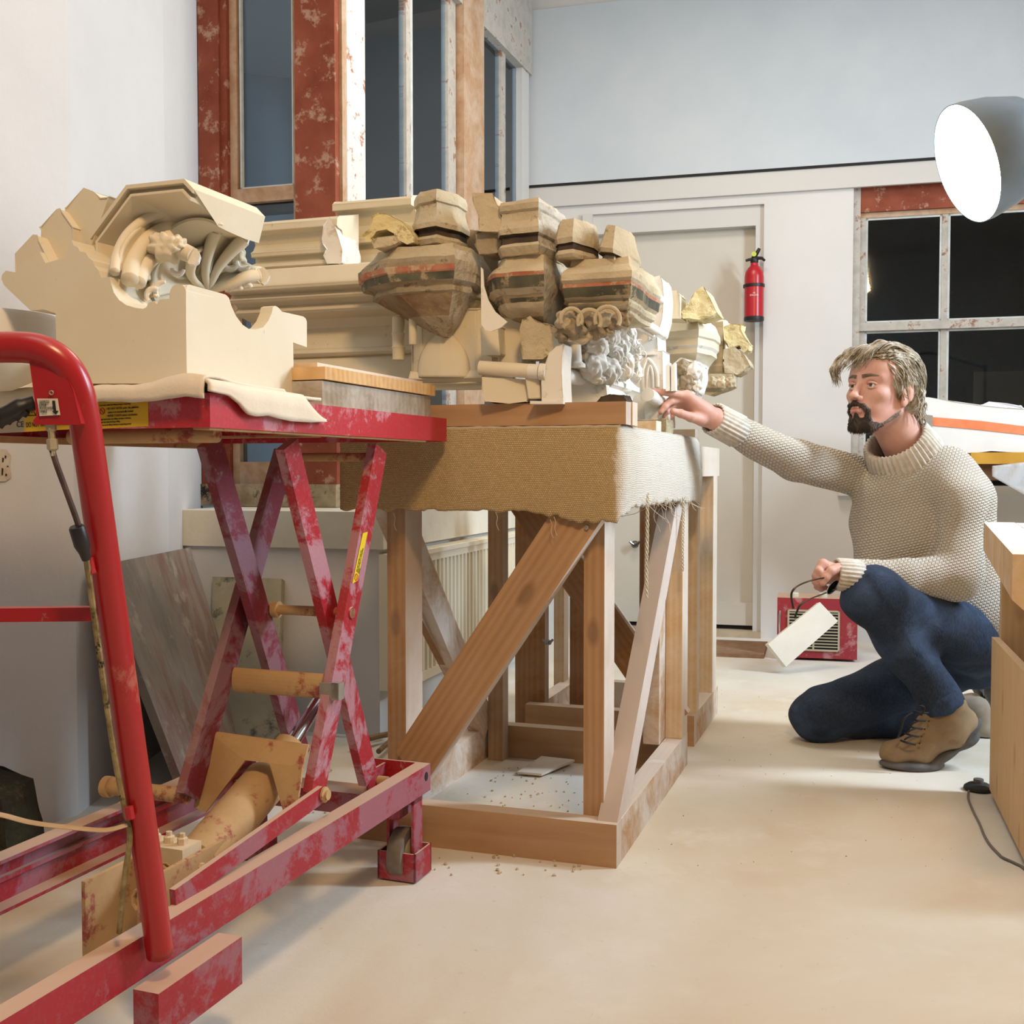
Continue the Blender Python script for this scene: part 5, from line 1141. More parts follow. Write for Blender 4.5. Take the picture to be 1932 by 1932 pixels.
# S13 cornice
corbel('moulded_cornice', [(1056, .06), (1058, -.03), (1192, -.035), (1216, .07), (1226, .16)],
       [(478, .80, 0), (492, .84, 0), (504, .95, 0), (512, 1.0, 0), (524, 1.0, 0), (530, .96, 2), (537, .965, 1), (555, .93, 0), (560, .85, 0), (566, .87, 0), (573, .84, 0), (578, .76, 0), (586, .74, 0)], .26, rough=.0022, lab='broad painted cornice stone with rolled lip and carved leaf underside, right of the split corbel', cat='cornice', seed=12)
corn = bpy.data.objects['moulded_cornice']
def under(parent):
    for k, (px, py, r, sx) in enumerate(((1068, 604, .022, 1), (1086, 618, .024, 1.1), (1112, 606, .020, .9), (1140, 598, .022, 1.1), (1160, 606, .018, .9), (1180, 600, .018, .9), (1098, 634, .016, 1.5), (1126, 626, .017, 1.2), (1060, 632, .016, .8), (1150, 622, .012, 1))):
        boss(W(px, py, 2.36+.002*k), r, 20+k, 'carved_leaf', parent, M_OLD2 if k % 3 else M_OLD, (sx, .9, 1), petals=5)
    for cpx, cpy, r in ((1112, 606, .024), (1146, 602, .026), (1078, 602, .022)):
        c = W(cpx, cpy, 2.325); bm = nb(); tube(bm, [c+Vector((math.cos(a)*r, 0, math.sin(a)*r*1.0)) for a in [math.radians(d) for d in range(-30, 215, 18)]], .0045, 8); fin('carved_arch', bm, M_OLD, parent, True)
under(corn)
corn_ = None
blockpx('stone_block', [(872, 430), (940, 440), (940, 600), (880, 600)], 2.56, .10, M_OLD2, None, (.003, 25), 'filler stone block added to darken the gap between the two painted corbels', 'block')  # added filler, hides the bright background so the gap stays dark
# arch shaft and broken curved piece (white cast below)
cap2 = empty('arcade_cast', TF(-.2, .3, .995), 'white plaster arcade cast with rolls, shafts and leafy capital, standing on the orange beam', 'plaster cast')
def cb(name, poly, Y, th, mat=M_WHT, rough=(.0008, 20), bev=.002, **k): return blockpx(name, poly, Y, th, mat, cap2, rough, bev=bev, **k)
cb('plinth_block', [(911, 713), (996, 716), (1000, 745), (994, 757), (960, 760), (916, 757), (910, 745)], 2.40, .12, M_CR)
cb('plinth_step', [(990, 712), (1018, 712), (1020, 752), (996, 753)], 2.385, .10, M_CR)
bm = nb(); a_, b_ = W(905, 694, 2.415), W(998, 700, 2.385); tube(bm, [a_, b_], .0155, 20); fin('horizontal_roll', bm, M_CR, cap2, True)
bm = nb(); d_ = (b_-a_).normalized(); tube(bm, [b_, b_+d_*.022], .0157, 20); tube(bm, [b_+d_*.024, b_+d_*.038], .018, 20); fin('roll_end', bm, M_WHT, cap2, True)
cb('stepped_face', [(908, 620), (940, 616), (942, 668), (925, 668), (910, 668)], 2.43, .1, M_CR)
cb('stepped_face', [(940, 600), (984, 596), (986, 690), (940, 684)], 2.47, .1, M_CR)
cb('curved_break', [(986, 604), (1000, 598), (1012, 606), (1036, 612), (1044, 632), (1046, 655), (1036, 668), (1024, 676), (988, 676), (983, 650), (982, 622)], 2.40, .06, M_OLD, (.003, 30))
cb('arch_fin', [(1024, 758), (1023, 720), (1028, 690), (1037, 668), (1050, 655), (1062, 650), (1060, 700), (1061, 760)], 2.37, .07, M_WHT)
cb('foot_plate', [(1000, 756), (1062, 758), (1062, 762), (1000, 762)], 2.36, .11, M_WHT, None, 0, sub=False)
cb('back_face', [(1040, 600), (1130, 640), (1140, 700), (1146, 758), (1040, 758)], 2.52, .20, M_WHT)
xr_ = -.075
P = [(xr_-.16, .99), (xr_, .99), (xr_, 1.03), (xr_+.004, 1.036), (xr_+.018, 1.046), (xr_+.018, 1.056), (xr_+.004, 1.066), (xr_, 1.07), (xr_-.01, 1.13), (xr_-.02, 1.15), (xr_-.02, 1.30), (xr_-.16, 1.30)]
bm = nb(); prism(bm, [TF(x, .20, z) for x, z in P], TF.a*.28); tri(bm); fin('moulded_return', bm, M_WHT, cap2, True, bevel=.002, seg=2, angle=30)
bm = nb(); a_, b_ = W(1058, 707, 2.45), W(1182, 731, 2.72); tube(bm, [a_, b_], .0165, 18); fin('horizontal_roll', bm, M_WHT, cap2, True)
bm = nb(); lathe(bm, W(1086, 694, 2.47), [(.022, 0), (.022, .008), (.014, .014), (.012, .05), (.02, .056), (.02, .062)], 16); fin('small_shaft', bm, M_WHT, cap2, True)
for k, (px, py, r, Y, sx, sz) in enumerate(((1124, 652, .032, 2.50, 1, 1), (1148, 636, .028, 2.52, 1, 1), (1118, 690, .034, 2.50, 1, 1.1), (1146, 700, .030, 2.52, 1.1, 1.1), (1172, 650, .026, 2.58, .9, 1.2), (1176, 690, .030, 2.58, .9, 1.3), (1196, 668, .026, 2.64, .7, 1.5), (1200, 704, .020, 2.66, .8, 1.3), (1166, 622, .020, 2.56, 1, 1), (1190, 630, .018, 2.62, .8, 1.2), (1128, 716, .016, 2.50, 1.2, .8), (1160, 668, .022, 2.53, 1, 1))):
    boss(W(px, py, Y), r*.86, 40+k, 'carved_leaf', cap2, M_WHT, (sx, 1, sz), petals=6, tw=2)
for k in range(26):
    rr = random.Random(k+90); px = rr.uniform(1150, 1212); py = rr.uniform(630, 718); Y = 2.50+(px-1150)*.0022; c = W(px, py, Y); r = rr.uniform(.008, .014); s0 = rr.uniform(0, 360)
    bm = nb(); pts = [c+Vector((math.cos(math.radians(s0+q*22))*r*(1-q*.05), -.004*q*.3, math.sin(math.radians(s0+q*22))*r*(1-q*.04))) for q in range(12)]; tube(bm, pts, [.0022*(1-abs(q-5.5)/8) for q in range(12)], 6); fin('leaf_curl', bm, M_WHT, cap2, True)
blockpx('stone_fragment', [(1126, 760), (1134, 749), (1150, 745), (1176, 746), (1184, 758), (1182, 762)], 2.42, .06, M_DKS, None, (.003, 50), 'flat dark-edged stone chip lying on top of the orange beam', 'fragment')
# uprights and diagonals further back along the right side
ret = empty('tracery_cast', TF(-.05, .9, .95), 'white plaster tracery panel with pointed arch and triangular gable, behind the leafy capital', 'plaster cast')
def rb(name, poly, Y, th, mat=M_WHT, rough=(.0008, 20), bev=.002, **k): return blockpx(name, poly, Y, th, mat, ret, rough, bev=bev, **k)
rb('upright_slab', [(1226, 524), (1244, 521), (1250, 530), (1253, 560), (1250, 600), (1243, 628), (1226, 640)], 2.95, .12)
rb('upright_slab', [(1196, 560), (1226, 560), (1240, 636), (1240, 668), (1206, 668)], 2.98, .12)
rb('tracery_panel', [(1206, 668), (1250, 662), (1252, 780), (1212, 800), (1180, 770), (1196, 720)], 2.99, .10)
bm = nb(); tube(bm, spline([W(1214, 735, 2.975), W(1213, 700, 2.975), (W(1222, 678, 2.975)), W(1238, 700, 2.975), W(1240, 730, 2.975)], 5), .006, 8); tube(bm, spline([W(1220, 735, 2.972), W(1221, 705, 2.972), W(1226, 690, 2.972), W(1231, 705, 2.972), W(1232, 735, 2.972)], 5), .004, 8); fin('pointed_arch', bm, M_WHT, ret, True)
for k, (a, b, c, d, r) in enumerate(((1178, 586, 1238, 624, .012), (1172, 600, 1232, 634, .006), (1208, 530, 1246, 566, .012), (1190, 512, 1218, 528, .010), (1208, 578, 1232, 590, .010), (1216, 556, 1240, 580, .010))):
    bm = nb(); tube(bm, [W(a, b, 2.78+.02*k), W(c, d, 2.93+.01*k)], r, 12); fin('gable_roll', bm, M_WHT, ret, True)
rb('gable_infill', [(1200, 530), (1226, 548), (1240, 600), (1236, 622), (1190, 590)], 2.97, .05)
for px in (1256, 1266): rb('fin', [(px, 690), (px+7, 684), (px+8, 737), (px, 738)], 2.93, .03, M_WHT, None, 0, sub=False)
bm = nb(); tube(bm, [W(1222, 744, 2.90), W(1250, 762, 3.02)], .018, 16); fin('gable_roll', bm, M_WHT, ret, True)
rb('lower_block', [(1216, 758), (1262, 766), (1262, 806), (1216, 800)], 2.98, .10)
# far group
blockpx('stone_block', [(1253, 552), (1276, 549), (1282, 556), (1283, 600), (1254, 600)], 3.10, .10, M_CR, None, (.001, 20), 'plain cream upright block behind the white gable', 'block')
blockpx('stone_fragment', [(1284, 590), (1300, 570), (1312, 552), (1326, 543), (1336, 556), (1348, 578), (1353, 590), (1340, 597), (1318, 600), (1290, 600)], 3.12, .12, M_YST, None, (.006, 22), 'peaked rough yellow fragment on top of the cracked pale corbel', 'fragment')
corbel('stone_corbel', [(1242, 1.0), (1244, .93), (1318, .90), (1350, 1.02)], [(600, .80, 8), (612, .90, 8), (622, 1.0, 8), (634, 1.0, 8), (637, .94, 8), (650, .93, 7), (655, .86, 8), (664, .86, 8), (667, .78, 8), (680, .60, 7), (690, .5, 7)], 1.14, rough=.0022, lab='pale corbel with a crack across its mouldings, beyond the pointing hand', cat='corbel', seed=21)
hd = blockpx('carved_block', [(1272, 686), (1286, 676), (1310, 680), (1324, 690), (1326, 712), (1318, 740), (1300, 756), (1284, 748), (1276, 720)], 3.14, .10, M_WHT, None, (.006, 30), 'grey and white carved block below the cracked pale corbel', 'carving')
for k, (px, py, r) in enumerate(((1288, 694, .020), (1308, 700, .022), (1296, 722, .022), (1314, 728, .016), (1284, 738, .014), (1302, 745, .014))): boss(W(px, py, 3.125), r, 80+k, 'carved_leaf', hd, M_WHT if k % 2 else M_OLD2, (1, .8, 1.1), petals=5)
corbel('stone_corbel', [(1334, 1.28), (1338, 1.20), (1364, 1.18), (1378, 1.3)], [(600, .84, 8), (606, .95, 8), (616, .92, 8), (634, 1.0, 8), (644, 1.02, 8), (652, .9, 8), (668, .92, 8), (672, 1.0, 8), (684, .96, 8), (690, 1.02, 8), (700, .98, 8), (706, .9, 4)], 1.42, rough=.0025, lab='narrow moulded corbel stone, last but one at the far right end', cat='corbel', seed=23)
blockpx('stone_fragment', [(1364, 618), (1378, 613), (1400, 611), (1398, 622), (1404, 634), (1414, 648), (1412, 660), (1404, 664), (1396, 652), (1376, 656), (1366, 640)], 3.40, .08, M_YST, None, (.005, 26), 'hollow yellow fragment at the far right, upper of two', 'fragment')
blockpx('stone_fragment', [(1366, 660), (1386, 656), (1400, 664), (1410, 680), (1415, 690), (1404, 700), (1390, 706), (1368, 704), (1364, 680)], 3.40, .10, M_OLD, None, (.004, 26), 'rounded rough fragment at the far right, lower of two', 'fragment')
fr = blockpx('carved_frieze', [(1312, 706), (1384, 704), (1384, 728), (1368, 736), (1340, 744), (1322, 740), (1314, 722)], 3.38, .08, M_OLD, None, (.003, 30), 'low carved frieze fragment with leaf scrolls under the far corbel', 'carving')
for k, px in enumerate((1326, 1344, 1362, 1376)): boss(W(px, 722, 3.36), .017, 60+k, 'carved_leaf', fr, M_OLD if k % 2 else M_CR, (1, .8, 1), petals=5)
# supports under the far pieces, mostly hidden
o = tb('timber_block', TF, -.40, -.10, .98, 1.03, .946, 1.0, M_W3, None); tag(o, 'timber bearer under the far corbels, on the trestle joint', 'bearer')
# ================================================================ the kneeling man
def surfnets(D, lo, h):
    nx, ny, nz = D.shape; S = D < 0
    c = [(i, j, k) for i in (0, 1) for j in (0, 1) for k in (0, 1)]
    V = np.stack([D[i:nx-1+i, j:ny-1+j, k:nz-1+k] for i, j, k in c], 0); B = V < 0
    act = B.any(0) & ~B.all(0); idx = -np.ones(act.shape, int); ii = np.argwhere(act); idx[act] = np.arange(len(ii)); V = V[:, act]
    acc = np.zeros((len(ii), 3)); cnt = np.zeros(len(ii)); C3 = np.array(c, float)
    for a in range(8):
        for b in range(a+1, 8):
            if np.abs(C3[a]-C3[b]).sum() != 1: continue
            va, vb = V[a], V[b]; m = (va < 0) != (vb < 0); t = np.where(m, va/(va-vb+1e-12), 0)
            acc += m[:, None]*(C3[a]+t[:, None]*(C3[b]-C3[a])); cnt += m
    P = (ii+acc/cnt[:, None])*h+lo; F = []
    for ax in range(3):
        sl0 = [slice(None)]*3; sl1 = [slice(None)]*3; sl0[ax] = slice(0, -1); sl1[ax] = slice(1, None)
        a, b = S[tuple(sl0)], S[tuple(sl1)]; e = np.argwhere(a != b); o1, o2 = [(1, 2), (2, 0), (0, 1)][ax]
        ok = (e[:, o1] > 0) & (e[:, o2] > 0) & (e[:, o1] < D.shape[o1]-1) & (e[:, o2] < D.shape[o2]-1); e = e[ok]
        q = []
        for d1, d2 in ((-1, -1), (0, -1), (0, 0), (-1, 0)):
            x = e.copy(); x[:, o1] += d1; x[:, o2] += d2; q.append(idx[x[:, 0], x[:, 1], x[:, 2]])
        q = np.stack(q, 1); fl = a[e[:, 0], e[:, 1], e[:, 2]]; q[~fl] = q[~fl][:, ::-1]; F.append(q[(q >= 0).all(1)])
    return P, np.concatenate(F)
def sdf(prims, h, warp=None, pad=.02):
    """prims: ('c', a, b, ra, rb, k) capsule, ('e', centre, radii, M, k) ellipsoid; a leading '-' cuts"""
    lo = np.array([9e9]*3); hi = -lo
    for p in prims:
        if p[0][0] == '-': continue
        if p[0] == 'c': pts = [np.array(p[1])-max(p[3], p[4]), np.array(p[1])+max(p[3], p[4]), np.array(p[2])-max(p[3], p[4]), np.array(p[2])+max(p[3], p[4])]
        else: R = max(p[2]); pts = [np.array(p[1])-R, np.array(p[1])+R]
        for q in pts: lo = np.minimum(lo, q); hi = np.maximum(hi, q)
    lo -= pad; hi += pad; n = np.ceil((hi-lo)/h).astype(int)+1
    X = np.stack(np.meshgrid(*[lo[i]+h*np.arange(n[i]) for i in range(3)], indexing='ij'), -1).astype(np.float32)
    D = np.full(X.shape[:3], 1e3, np.float32)
    Xw = X if warp is None else X+warp(X)
    for p in prims:
        cut = p[0][0] == '-'; k = p[-1]
        if p[0][-1] == 'c':
            a, b = np.array(p[1], np.float32), np.array(p[2], np.float32); ab = b-a; pa = Xw-a; t = np.clip((pa@ab)/max(float(ab@ab), 1e-9), 0, 1)
            d = np.sqrt(((pa-t[..., None]*ab)**2).sum(-1))-(p[3]+(p[4]-p[3])*t)
        else:
            M = np.array(p[3], np.float32); q = (Xw-np.array(p[1], np.float32))@M; r = np.array(p[2], np.float32)
            k0 = np.sqrt(((q/r)**2).sum(-1)); k1 = np.sqrt(((q/(r*r))**2).sum(-1)); d = k0*(k0-1)/np.maximum(k1, 1e-6)
        if cut: hh = np.clip(.5-.5*(D+d)/k, 0, 1); D = D*(1-hh)+(-d)*hh+k*hh*(1-hh)
        else: hh = np.clip(.5+.5*(D-d)/k, 0, 1); D = d*(1-hh)+D*hh-0 if False else (D*(1-hh)+d*hh-k*hh*(1-hh))
    return surfnets(D, lo, h)
def smesh(name, PFs, mat, parent=None, label=None):
    vs = []; fs = []; o = 0
    for P, F in PFs: vs.append(P); fs.append(F+o); o += len(P)
    P = np.concatenate(vs); F = np.concatenate(fs); me = bpy.data.meshes.new(name); me.from_pydata(P.tolist(), [], F.tolist()); me.update()
    me.polygons.foreach_set('use_smooth', [True]*len(me.polygons)); return link(name, me, mat, parent, None, label)
I3 = np.eye(3)
def V3(*a): return np.array(W(*a))
def cap(a, b, ra, rb, k=.02): return ('c', tuple(a), tuple(b), ra, rb, k)
# head frame
hc = V3(1662, 746, 3.22)
ya_ = math.radians(34); pt_ = math.radians(7)
hf = np.array([-math.cos(ya_)*math.cos(pt_), -math.sin(ya_)*math.cos(pt_), math.sin(pt_)]); hl = np.cross([0, 0, 1], hf); hl /= np.linalg.norm(hl); hu = np.cross(hf, hl)
HM = np.stack([hf, hl, hu], 1)
SCL = 1.02
def hp_(f, l, u): return hc+SCL*(hf*f+hl*l+hu*u)
def hcap(a, b, ra, rb, k=.012, cut=False): return (('-' if cut else '')+'c', tuple(hp_(*a)), tuple(hp_(*b)), ra*SCL, rb*SCL, k)
def hell(c, r, k=.015, cut=False): return (('-' if cut else '')+'e', tuple(hp_(*c)), tuple(np.array(r)*SCL), HM, k)
neckb = V3(1722, 868, 3.28)
head = [hell((-.018, 0, .045), (.098, .076, .086)), hell((.038, 0, .055), (.052, .066, .060), .04), hell((.042, 0, -.035), (.054, .057, .070), .04),
        hell((.072, 0, -.092), (.026, .028, .022), .02), hcap((.0, .056, -.045), (.062, .026, -.096), .016, .014, .02), hcap((.0, -.056, -.045), (.062, -.026, -.096), .016, .014, .02),
        hell((.058, .043, -.010), (.024, .020, .017), .018), hell((.058, -.043, -.010), (.024, .020, .017), .018),
        hcap((.083, .006, .036), (.068, .048, .036), .012, .010, .012), hcap((.083, -.006, .036), (.068, -.048, .036), .012, .010, .012),
        hcap((.088, 0, .026), (.112, 0, -.016), .0085, .0110, .008), hell((.115, 0, -.021), (.013, .0115, .010), .006), hell((.101, .0135, -.025), (.011, .0075, .008), .005), hell((.101, -.0135, -.025), (.011, .0075, .008), .005),
        hell((.090, 0, -.050), (.015, .027, .020), .014),
        ('-e', tuple(hp_(.098, .032, .014)), (.020, .0165, .0115), HM, .010), ('-e', tuple(hp_(.098, -.032, .014)), (.020, .0165, .0115), HM, .010),
        hell((.0725, .031, .012), (.0145, .016, .0125), .003), hell((.0725, -.031, .012), (.0145, .016, .0125), .003),
        hcap((.101, -.010, -.0505), (.093, -.022, -.054), .0042, .003, .004), hcap((.101, .010, -.0505), (.093, .022, -.054), .0042, .003, .004), hcap((.101, -.010, -.0505), (.101, .010, -.0505), .0042, .0042, .004),
        hcap((.098, -.012, -.060), (.098, .012, -.060), .0056, .0056, .005), ('-c', tuple(hp_(.108, -.020, -.0555)), tuple(hp_(.108, .020, -.0555)), .0030, .0030, .003),
        ('-e', tuple(hp_(.118, .0065, -.030)), (.006, .0042, .004), HM, .003), ('-e', tuple(hp_(.118, -.0065, -.030)), (.006, .0042, .004), HM, .003)]
for s in (1, -1):
    head += [hell((-.008, s*.079, .002), (.019, .007, .031), .006), hell((.000, s*.079, -.026), (.010, .006, .012), .006), hell((-.018, s*.086, .006), (.012, .005, .026), .005), ('-e', tuple(hp_(.002, s*.090, .001)), (.010, .008, .015), HM, .005)]
head += [('c', tuple(hp_(-.022, 0, -.03)), tuple(neckb), .058, .066, .03), hcap((.02, 0, -.06), (-.01, 0, -.08), .024, .024, .03)]
def hwarp(X): return None
SK = mottled('ruddy_skin', '#c29080', '#cfa290', 14, .5, .15, 160, .001, c3='#bd7f70', s3=7)
PF = [sdf(head, .0024)]
# pointing hand (his right, far arm)
rw = V3(1352, 792, 3.05)
def P_(x, y, d): return V3(x, y, d)
kn = [P_(1296, 747, 2.99), P_(1293, 753, 3.005), P_(1291, 761, 3.022), P_(1294, 770, 3.038)]
hand = [cap(P_(1392, 812, 3.10), rw, .029, .027), cap(rw, P_(1318, 776, 3.03), .027, .026), cap(P_(1330, 776, 3.025), kn[0], .020, .0145), cap(P_(1328, 780, 3.03), kn[1], .020, .0145), cap(P_(1326, 784, 3.035), kn[2], .019, .014), cap(P_(1326, 788, 3.04), kn[3], .018, .0125)]
def finger(pts, rs, k=.004):
    out = [cap(pts[0], pts[1], rs[0], rs[1], .010)]
    for a, b, r0, r1 in zip(pts[1:], pts[2:], rs[1:], rs[2:]): out.append(cap(a, b, r0, r1, k))
    return out
hand += finger([kn[0], P_(1268, 742, 2.965), P_(1249, 740, 2.95), P_(1234, 737, 2.94)], (.0115, .0098, .0088, .0072))
hand += finger([kn[1], P_(1264, 757, 2.975), P_(1254, 768, 2.965), P_(1247, 777, 2.96)], (.0115, .010, .009, .0076))
hand += finger([kn[2], P_(1268, 766, 2.995), P_(1258, 777, 2.985), P_(1252, 786, 2.985)], (.011, .0096, .0086, .0072))
hand += finger([kn[3], P_(1276, 776, 3.02), P_(1267, 784, 3.01), P_(1262, 790, 3.01)], (.010, .0085, .0078, .0066))
hand += finger([P_(1322, 792, 3.01), P_(1303, 787, 2.985), P_(1284, 780, 2.965), P_(1270, 776, 2.955)], (.016, .0125, .0108, .0088), .006)
PF.append(sdf(hand, .0017))
# near hand, closed round the spectacles
lw = V3(1590, 1086, 3.06)
lh = [cap(V3(1640, 1092, 3.07), lw, .034, .027), cap(lw, V3(1566, 1082, 3.05), .026, .024)]
kk = [(1553, 1064), (1547, 1074), (1545, 1085), (1548, 1095)]
for i, (x, y) in enumerate(kk):
    dd = 3.035+.006*i
    lh += [cap(V3(1572, 1072+6*i, dd+.01), V3(x, y, dd), .015, .0125, .010)] + finger([V3(x, y, dd), V3(x-9+i, y+12, dd-.012), V3(x+1, y+22-i*2, dd-.020), V3(x+10, y+20-i*2, dd-.014)], (.0118-.0006*i, .0102-.0005*i, .0092-.0005*i, .008-.0004*i), .004)
lh += finger([V3(1582, 1072, 3.025), V3(1568, 1078, 3.008), V3(1558, 1090, 3.003), V3(1552, 1100, 3.002)], (.015, .012, .0105, .0088), .005)
PF.append(sdf(lh, .0018))
# trunk and limbs carried inside the clothes
sh_n, sh_f = V3(1800, 918, 3.19), V3(1668, 915, 3.42); el_n, el_f = V3(1800, 1098, 3.13), V3(1500, 868, 3.24)
pel = V3(1848, 1195, 3.34); ch = V3(1745, 985, 3.30)
hipn, hipf = V3(1842, 1205, 3.26), V3(1826, 1225, 3.42); knn, knf = V3(1650, 1130, 3.06), V3(1537, 1346, 3.46); ann, anf = V3(1782, 1345, 3.13), V3(1805, 1352, 3.56)
trunk = [cap(pel, ch, .12, .13, .04), cap(ch, neckb, .12, .06, .05), cap(sh_n, sh_f, .055, .055, .03), cap(sh_n, el_n, .05, .038), cap(el_n, lw, .038, .027), cap(sh_f, el_f, .05, .038), cap(el_f, V3(1392, 812, 3.10), .034, .024),
         cap(hipn, knn, .07, .035), cap(hipf, knf, .07, .04), cap(knn, V3(1722, 1245, 3.13), .034, .032), cap(V3(1722, 1245, 3.13), ann, .032, .028), cap(knf, anf, .038, .030), cap(ann, V3(1735, 1418, 3.15), .030, .024)]
PF.append(sdf(trunk, .011))
man = smesh('person', PF, SK)
tag(man, 'bearded man with chunky beige roll-neck sweater and jeans, kneeling and pointing at the stones', 'person')
# ---------- sweater
def knit(name, c1, c2, rib=False):
    t = NT(name); 
    if not rib:
        cmb = t.n('ShaderNodeCombineXYZ'); s = t.n('ShaderNodeSeparateXYZ'); t.l(t.co, s.inputs[0])
        xy = t.math('ADD', s.outputs[0], t.math('MULTIPLY', s.outputs[1], -.35)); t.l(t.math('ADD', xy, t.math('MULTIPLY', s.outputs[2], .25)), cmb.inputs[0]); t.l(t.math('SUBTRACT', s.outputs[2], t.math('MULTIPLY', xy, .25)), cmb.inputs[1])
        br = t.n('ShaderNodeTexBrick'); br.offset = .5; br.inputs['Scale'].default_value = 1; br.inputs['Brick Width'].default_value = .0115; br.inputs['Row Height'].default_value = .0078; br.inputs['Mortar Size'].default_value = .0030; br.inputs['Mortar Smooth'].default_value = 1
        br.inputs['Color1'].default_value = lin(c1); br.inputs['Color2'].default_value = lin(c1); br.inputs['Mortar'].default_value = lin(c2); t.l(cmb.outputs[0], br.inputs['Vector'])
        c = t.mix(t.math('MULTIPLY', t.noise(9, 3), .3), br.outputs['Color'], lin('#b8ab98')); t.base(c, .95, 0, .1)
        t.bump(t.mix(.25, t.math('SUBTRACT', 1.0, br.outputs['Fac']), t.noise(400, 3)), .9, .005)
    else:
        c = t.ramp(t.noise(60, 4), [(.3, lin(c2)), (.6, lin(c1))]); t.base(c, .95, 0, .1); t.bump(t.noise(300, 4), .4, .003)
    return t.m
M_KNIT = knit('chunky_beige_knit', '#cdc6bb', '#b1a798'); M_RIB = knit('ribbed_beige_knit', '#cfc7bb', '#b9af9f', True)
def fold(amp, f, seed):
    rr = np.random.RandomState(seed); ks = rr.normal(size=(6, 3))*f; ph = rr.rand(6)*6.28; dr = rr.normal(size=(6, 3)); dr /= np.linalg.norm(dr, axis=1)[:, None]
    def w(X):
        o = np.zeros_like(X)
        for k, p, d in zip(ks, ph, dr): o += (np.sin(X@k.astype(np.float32)+p)[..., None]*d*(amp/2.2)).astype(np.float32)
        return o
    return w
sw = [cap(V3(1822, 1165, 3.33), V3(1735, 1000, 3.30), .150, .158, .05), cap(V3(1690, 1060, 3.27), V3(1700, 950, 3.28), .115, .115, .05), cap(V3(1735, 1000, 3.30), V3(1728, 905, 3.28), .14, .10, .05), cap(V3(1650, 965, 3.34), V3(1700, 1010, 3.3), .075, .10, .05),
      cap(V3(1792, 925, 3.19), V3(1680, 918, 3.41), .085, .078, .04), cap(V3(1790, 900, 3.24), V3(1810, 990, 3.25), .09, .11, .05), cap(V3(1862, 1185, 3.31), V3(1830, 1120, 3.32), .125, .13, .05), cap(V3(1878, 1218, 3.26), V3(1850, 1180, 3.28), .085, .11, .05),
      cap(V3(1806, 935, 3.15), V3(1810, 1085, 3.10), .072, .066, .02), cap(V3(1806, 1088, 3.11), V3(1700, 1090, 3.08), .066, .054, .025), cap(V3(1700, 1090, 3.08), V3(1606, 1084, 3.06), .054, .040, .02),
      cap(V3(1670, 915, 3.42), V3(1500, 868, 3.24), .072, .056, .03), cap(V3(1500, 868, 3.24), V3(1376, 806, 3.09), .056, .041, .02)]
P, F = sdf(sw, .0065, fold(.010, 22, 4))
swo = smesh('sweater', [(P, F)], M_KNIT, man)
# roll-neck collar: pleated band folded over
def ribbed(name, c0, c1, prof, n, amp, mat, squash=1.0, twist=0):
    c0 = Vector(c0); c1 = Vector(c1); ax = (c1-c0); L = ax.length; q = ax.to_track_quat('Z', 'Y'); bm = nb(); rows = []
    for r, h in prof:
        rows.append([bm.verts.new(c0+q @ Vector((math.cos(2*math.pi*i/n)*(r+amp*math.cos(math.pi*i/2)), math.sin(2*math.pi*i/n)*(r+amp*math.cos(math.pi*i/2))*squash, h*L))) for i in range(n)])
    for A, B in zip(rows, rows[1:]):
        for i in range(n): bm.faces.new((A[i], A[(i+1) % n], B[(i+1) % n], B[i]))
    return fin(name, bm, mat, man, True, angle=180)
ribbed('roll_neck', V3(1716, 880, 3.29), V3(1688, 826, 3.245), [(.060, .1), (.094, .0), (.108, .12), (.109, .35), (.102, .65), (.096, .88), (.091, .98), (.086, 1.0), (.081, .95), (.078, .7), (.078, .3), (.082, .15)], 168, .0042, M_RIB)
ribbed('cuff', V3(1392, 814, 3.11), V3(1345, 789, 3.055), [(.036, 0), (.046, .02), (.045, .4), (.044, .9), (.043, 1.0), (.039, 1.02), (.037, .9), (.036, .4)], 96, .0022, M_RIB)
ribbed('cuff', V3(1624, 1088, 3.05), V3(1576, 1083, 3.045), [(.034, 0), (.044, .02), (.0445, .5), (.043, .95), (.040, 1.02), (.036, .98), (.034, .5)], 96, .0022, M_RIB)
# ---------- jeans
def denim():
    t = NT('worn_blue_denim'); n = t.noise(5, 4, .6); c = t.ramp(n, [(.38, lin('#12161f')), (.52, lin('#1b2435')), (.70, lin('#3c4c66'))])
    tw = t.noise(1, 2, .5, t.map((260, 260, 90))); c = t.mix(t.math('MULTIPLY', tw, .22), c, lin('#6d83a3')); t.base(c, .85, 0, .2); t.bump(t.mix(.12, t.noise(11, 3, .55, dist=1.2), tw), .6, .010); return t.m
M_DEN = denim()
je = [cap(V3(1846, 1232, 3.33), V3(1846, 1180, 3.33), .108, .11, .05), cap(V3(1836, 1208, 3.25), V3(1658, 1124, 3.05), .098, .074, .03), cap(V3(1650, 1122, 3.04), V3(1636, 1128, 3.04), .078, .073, .03), cap(V3(1650, 1136, 3.05), V3(1722, 1245, 3.13), .066, .064, .03), cap(V3(1722, 1245, 3.13), V3(1776, 1318, 3.13), .064, .055, .02)]
je2 = [cap(V3(1836, 1232, 3.40), V3(1560, 1345, 3.45), .104, .074, .03), cap(V3(1548, 1343, 3.45), V3(1534, 1350, 3.46), .076, .072, .03), cap(V3(1540, 1362, 3.47), V3(1790, 1352, 3.55), .060, .056, .03)]
P1_, F1_ = sdf(je+je2, .0062, fold(.006, 32, 9)); P1_[:, 2] = np.maximum(P1_[:, 2], .003)
jo = smesh('jeans', [(P1_, F1_)], M_DEN, man)
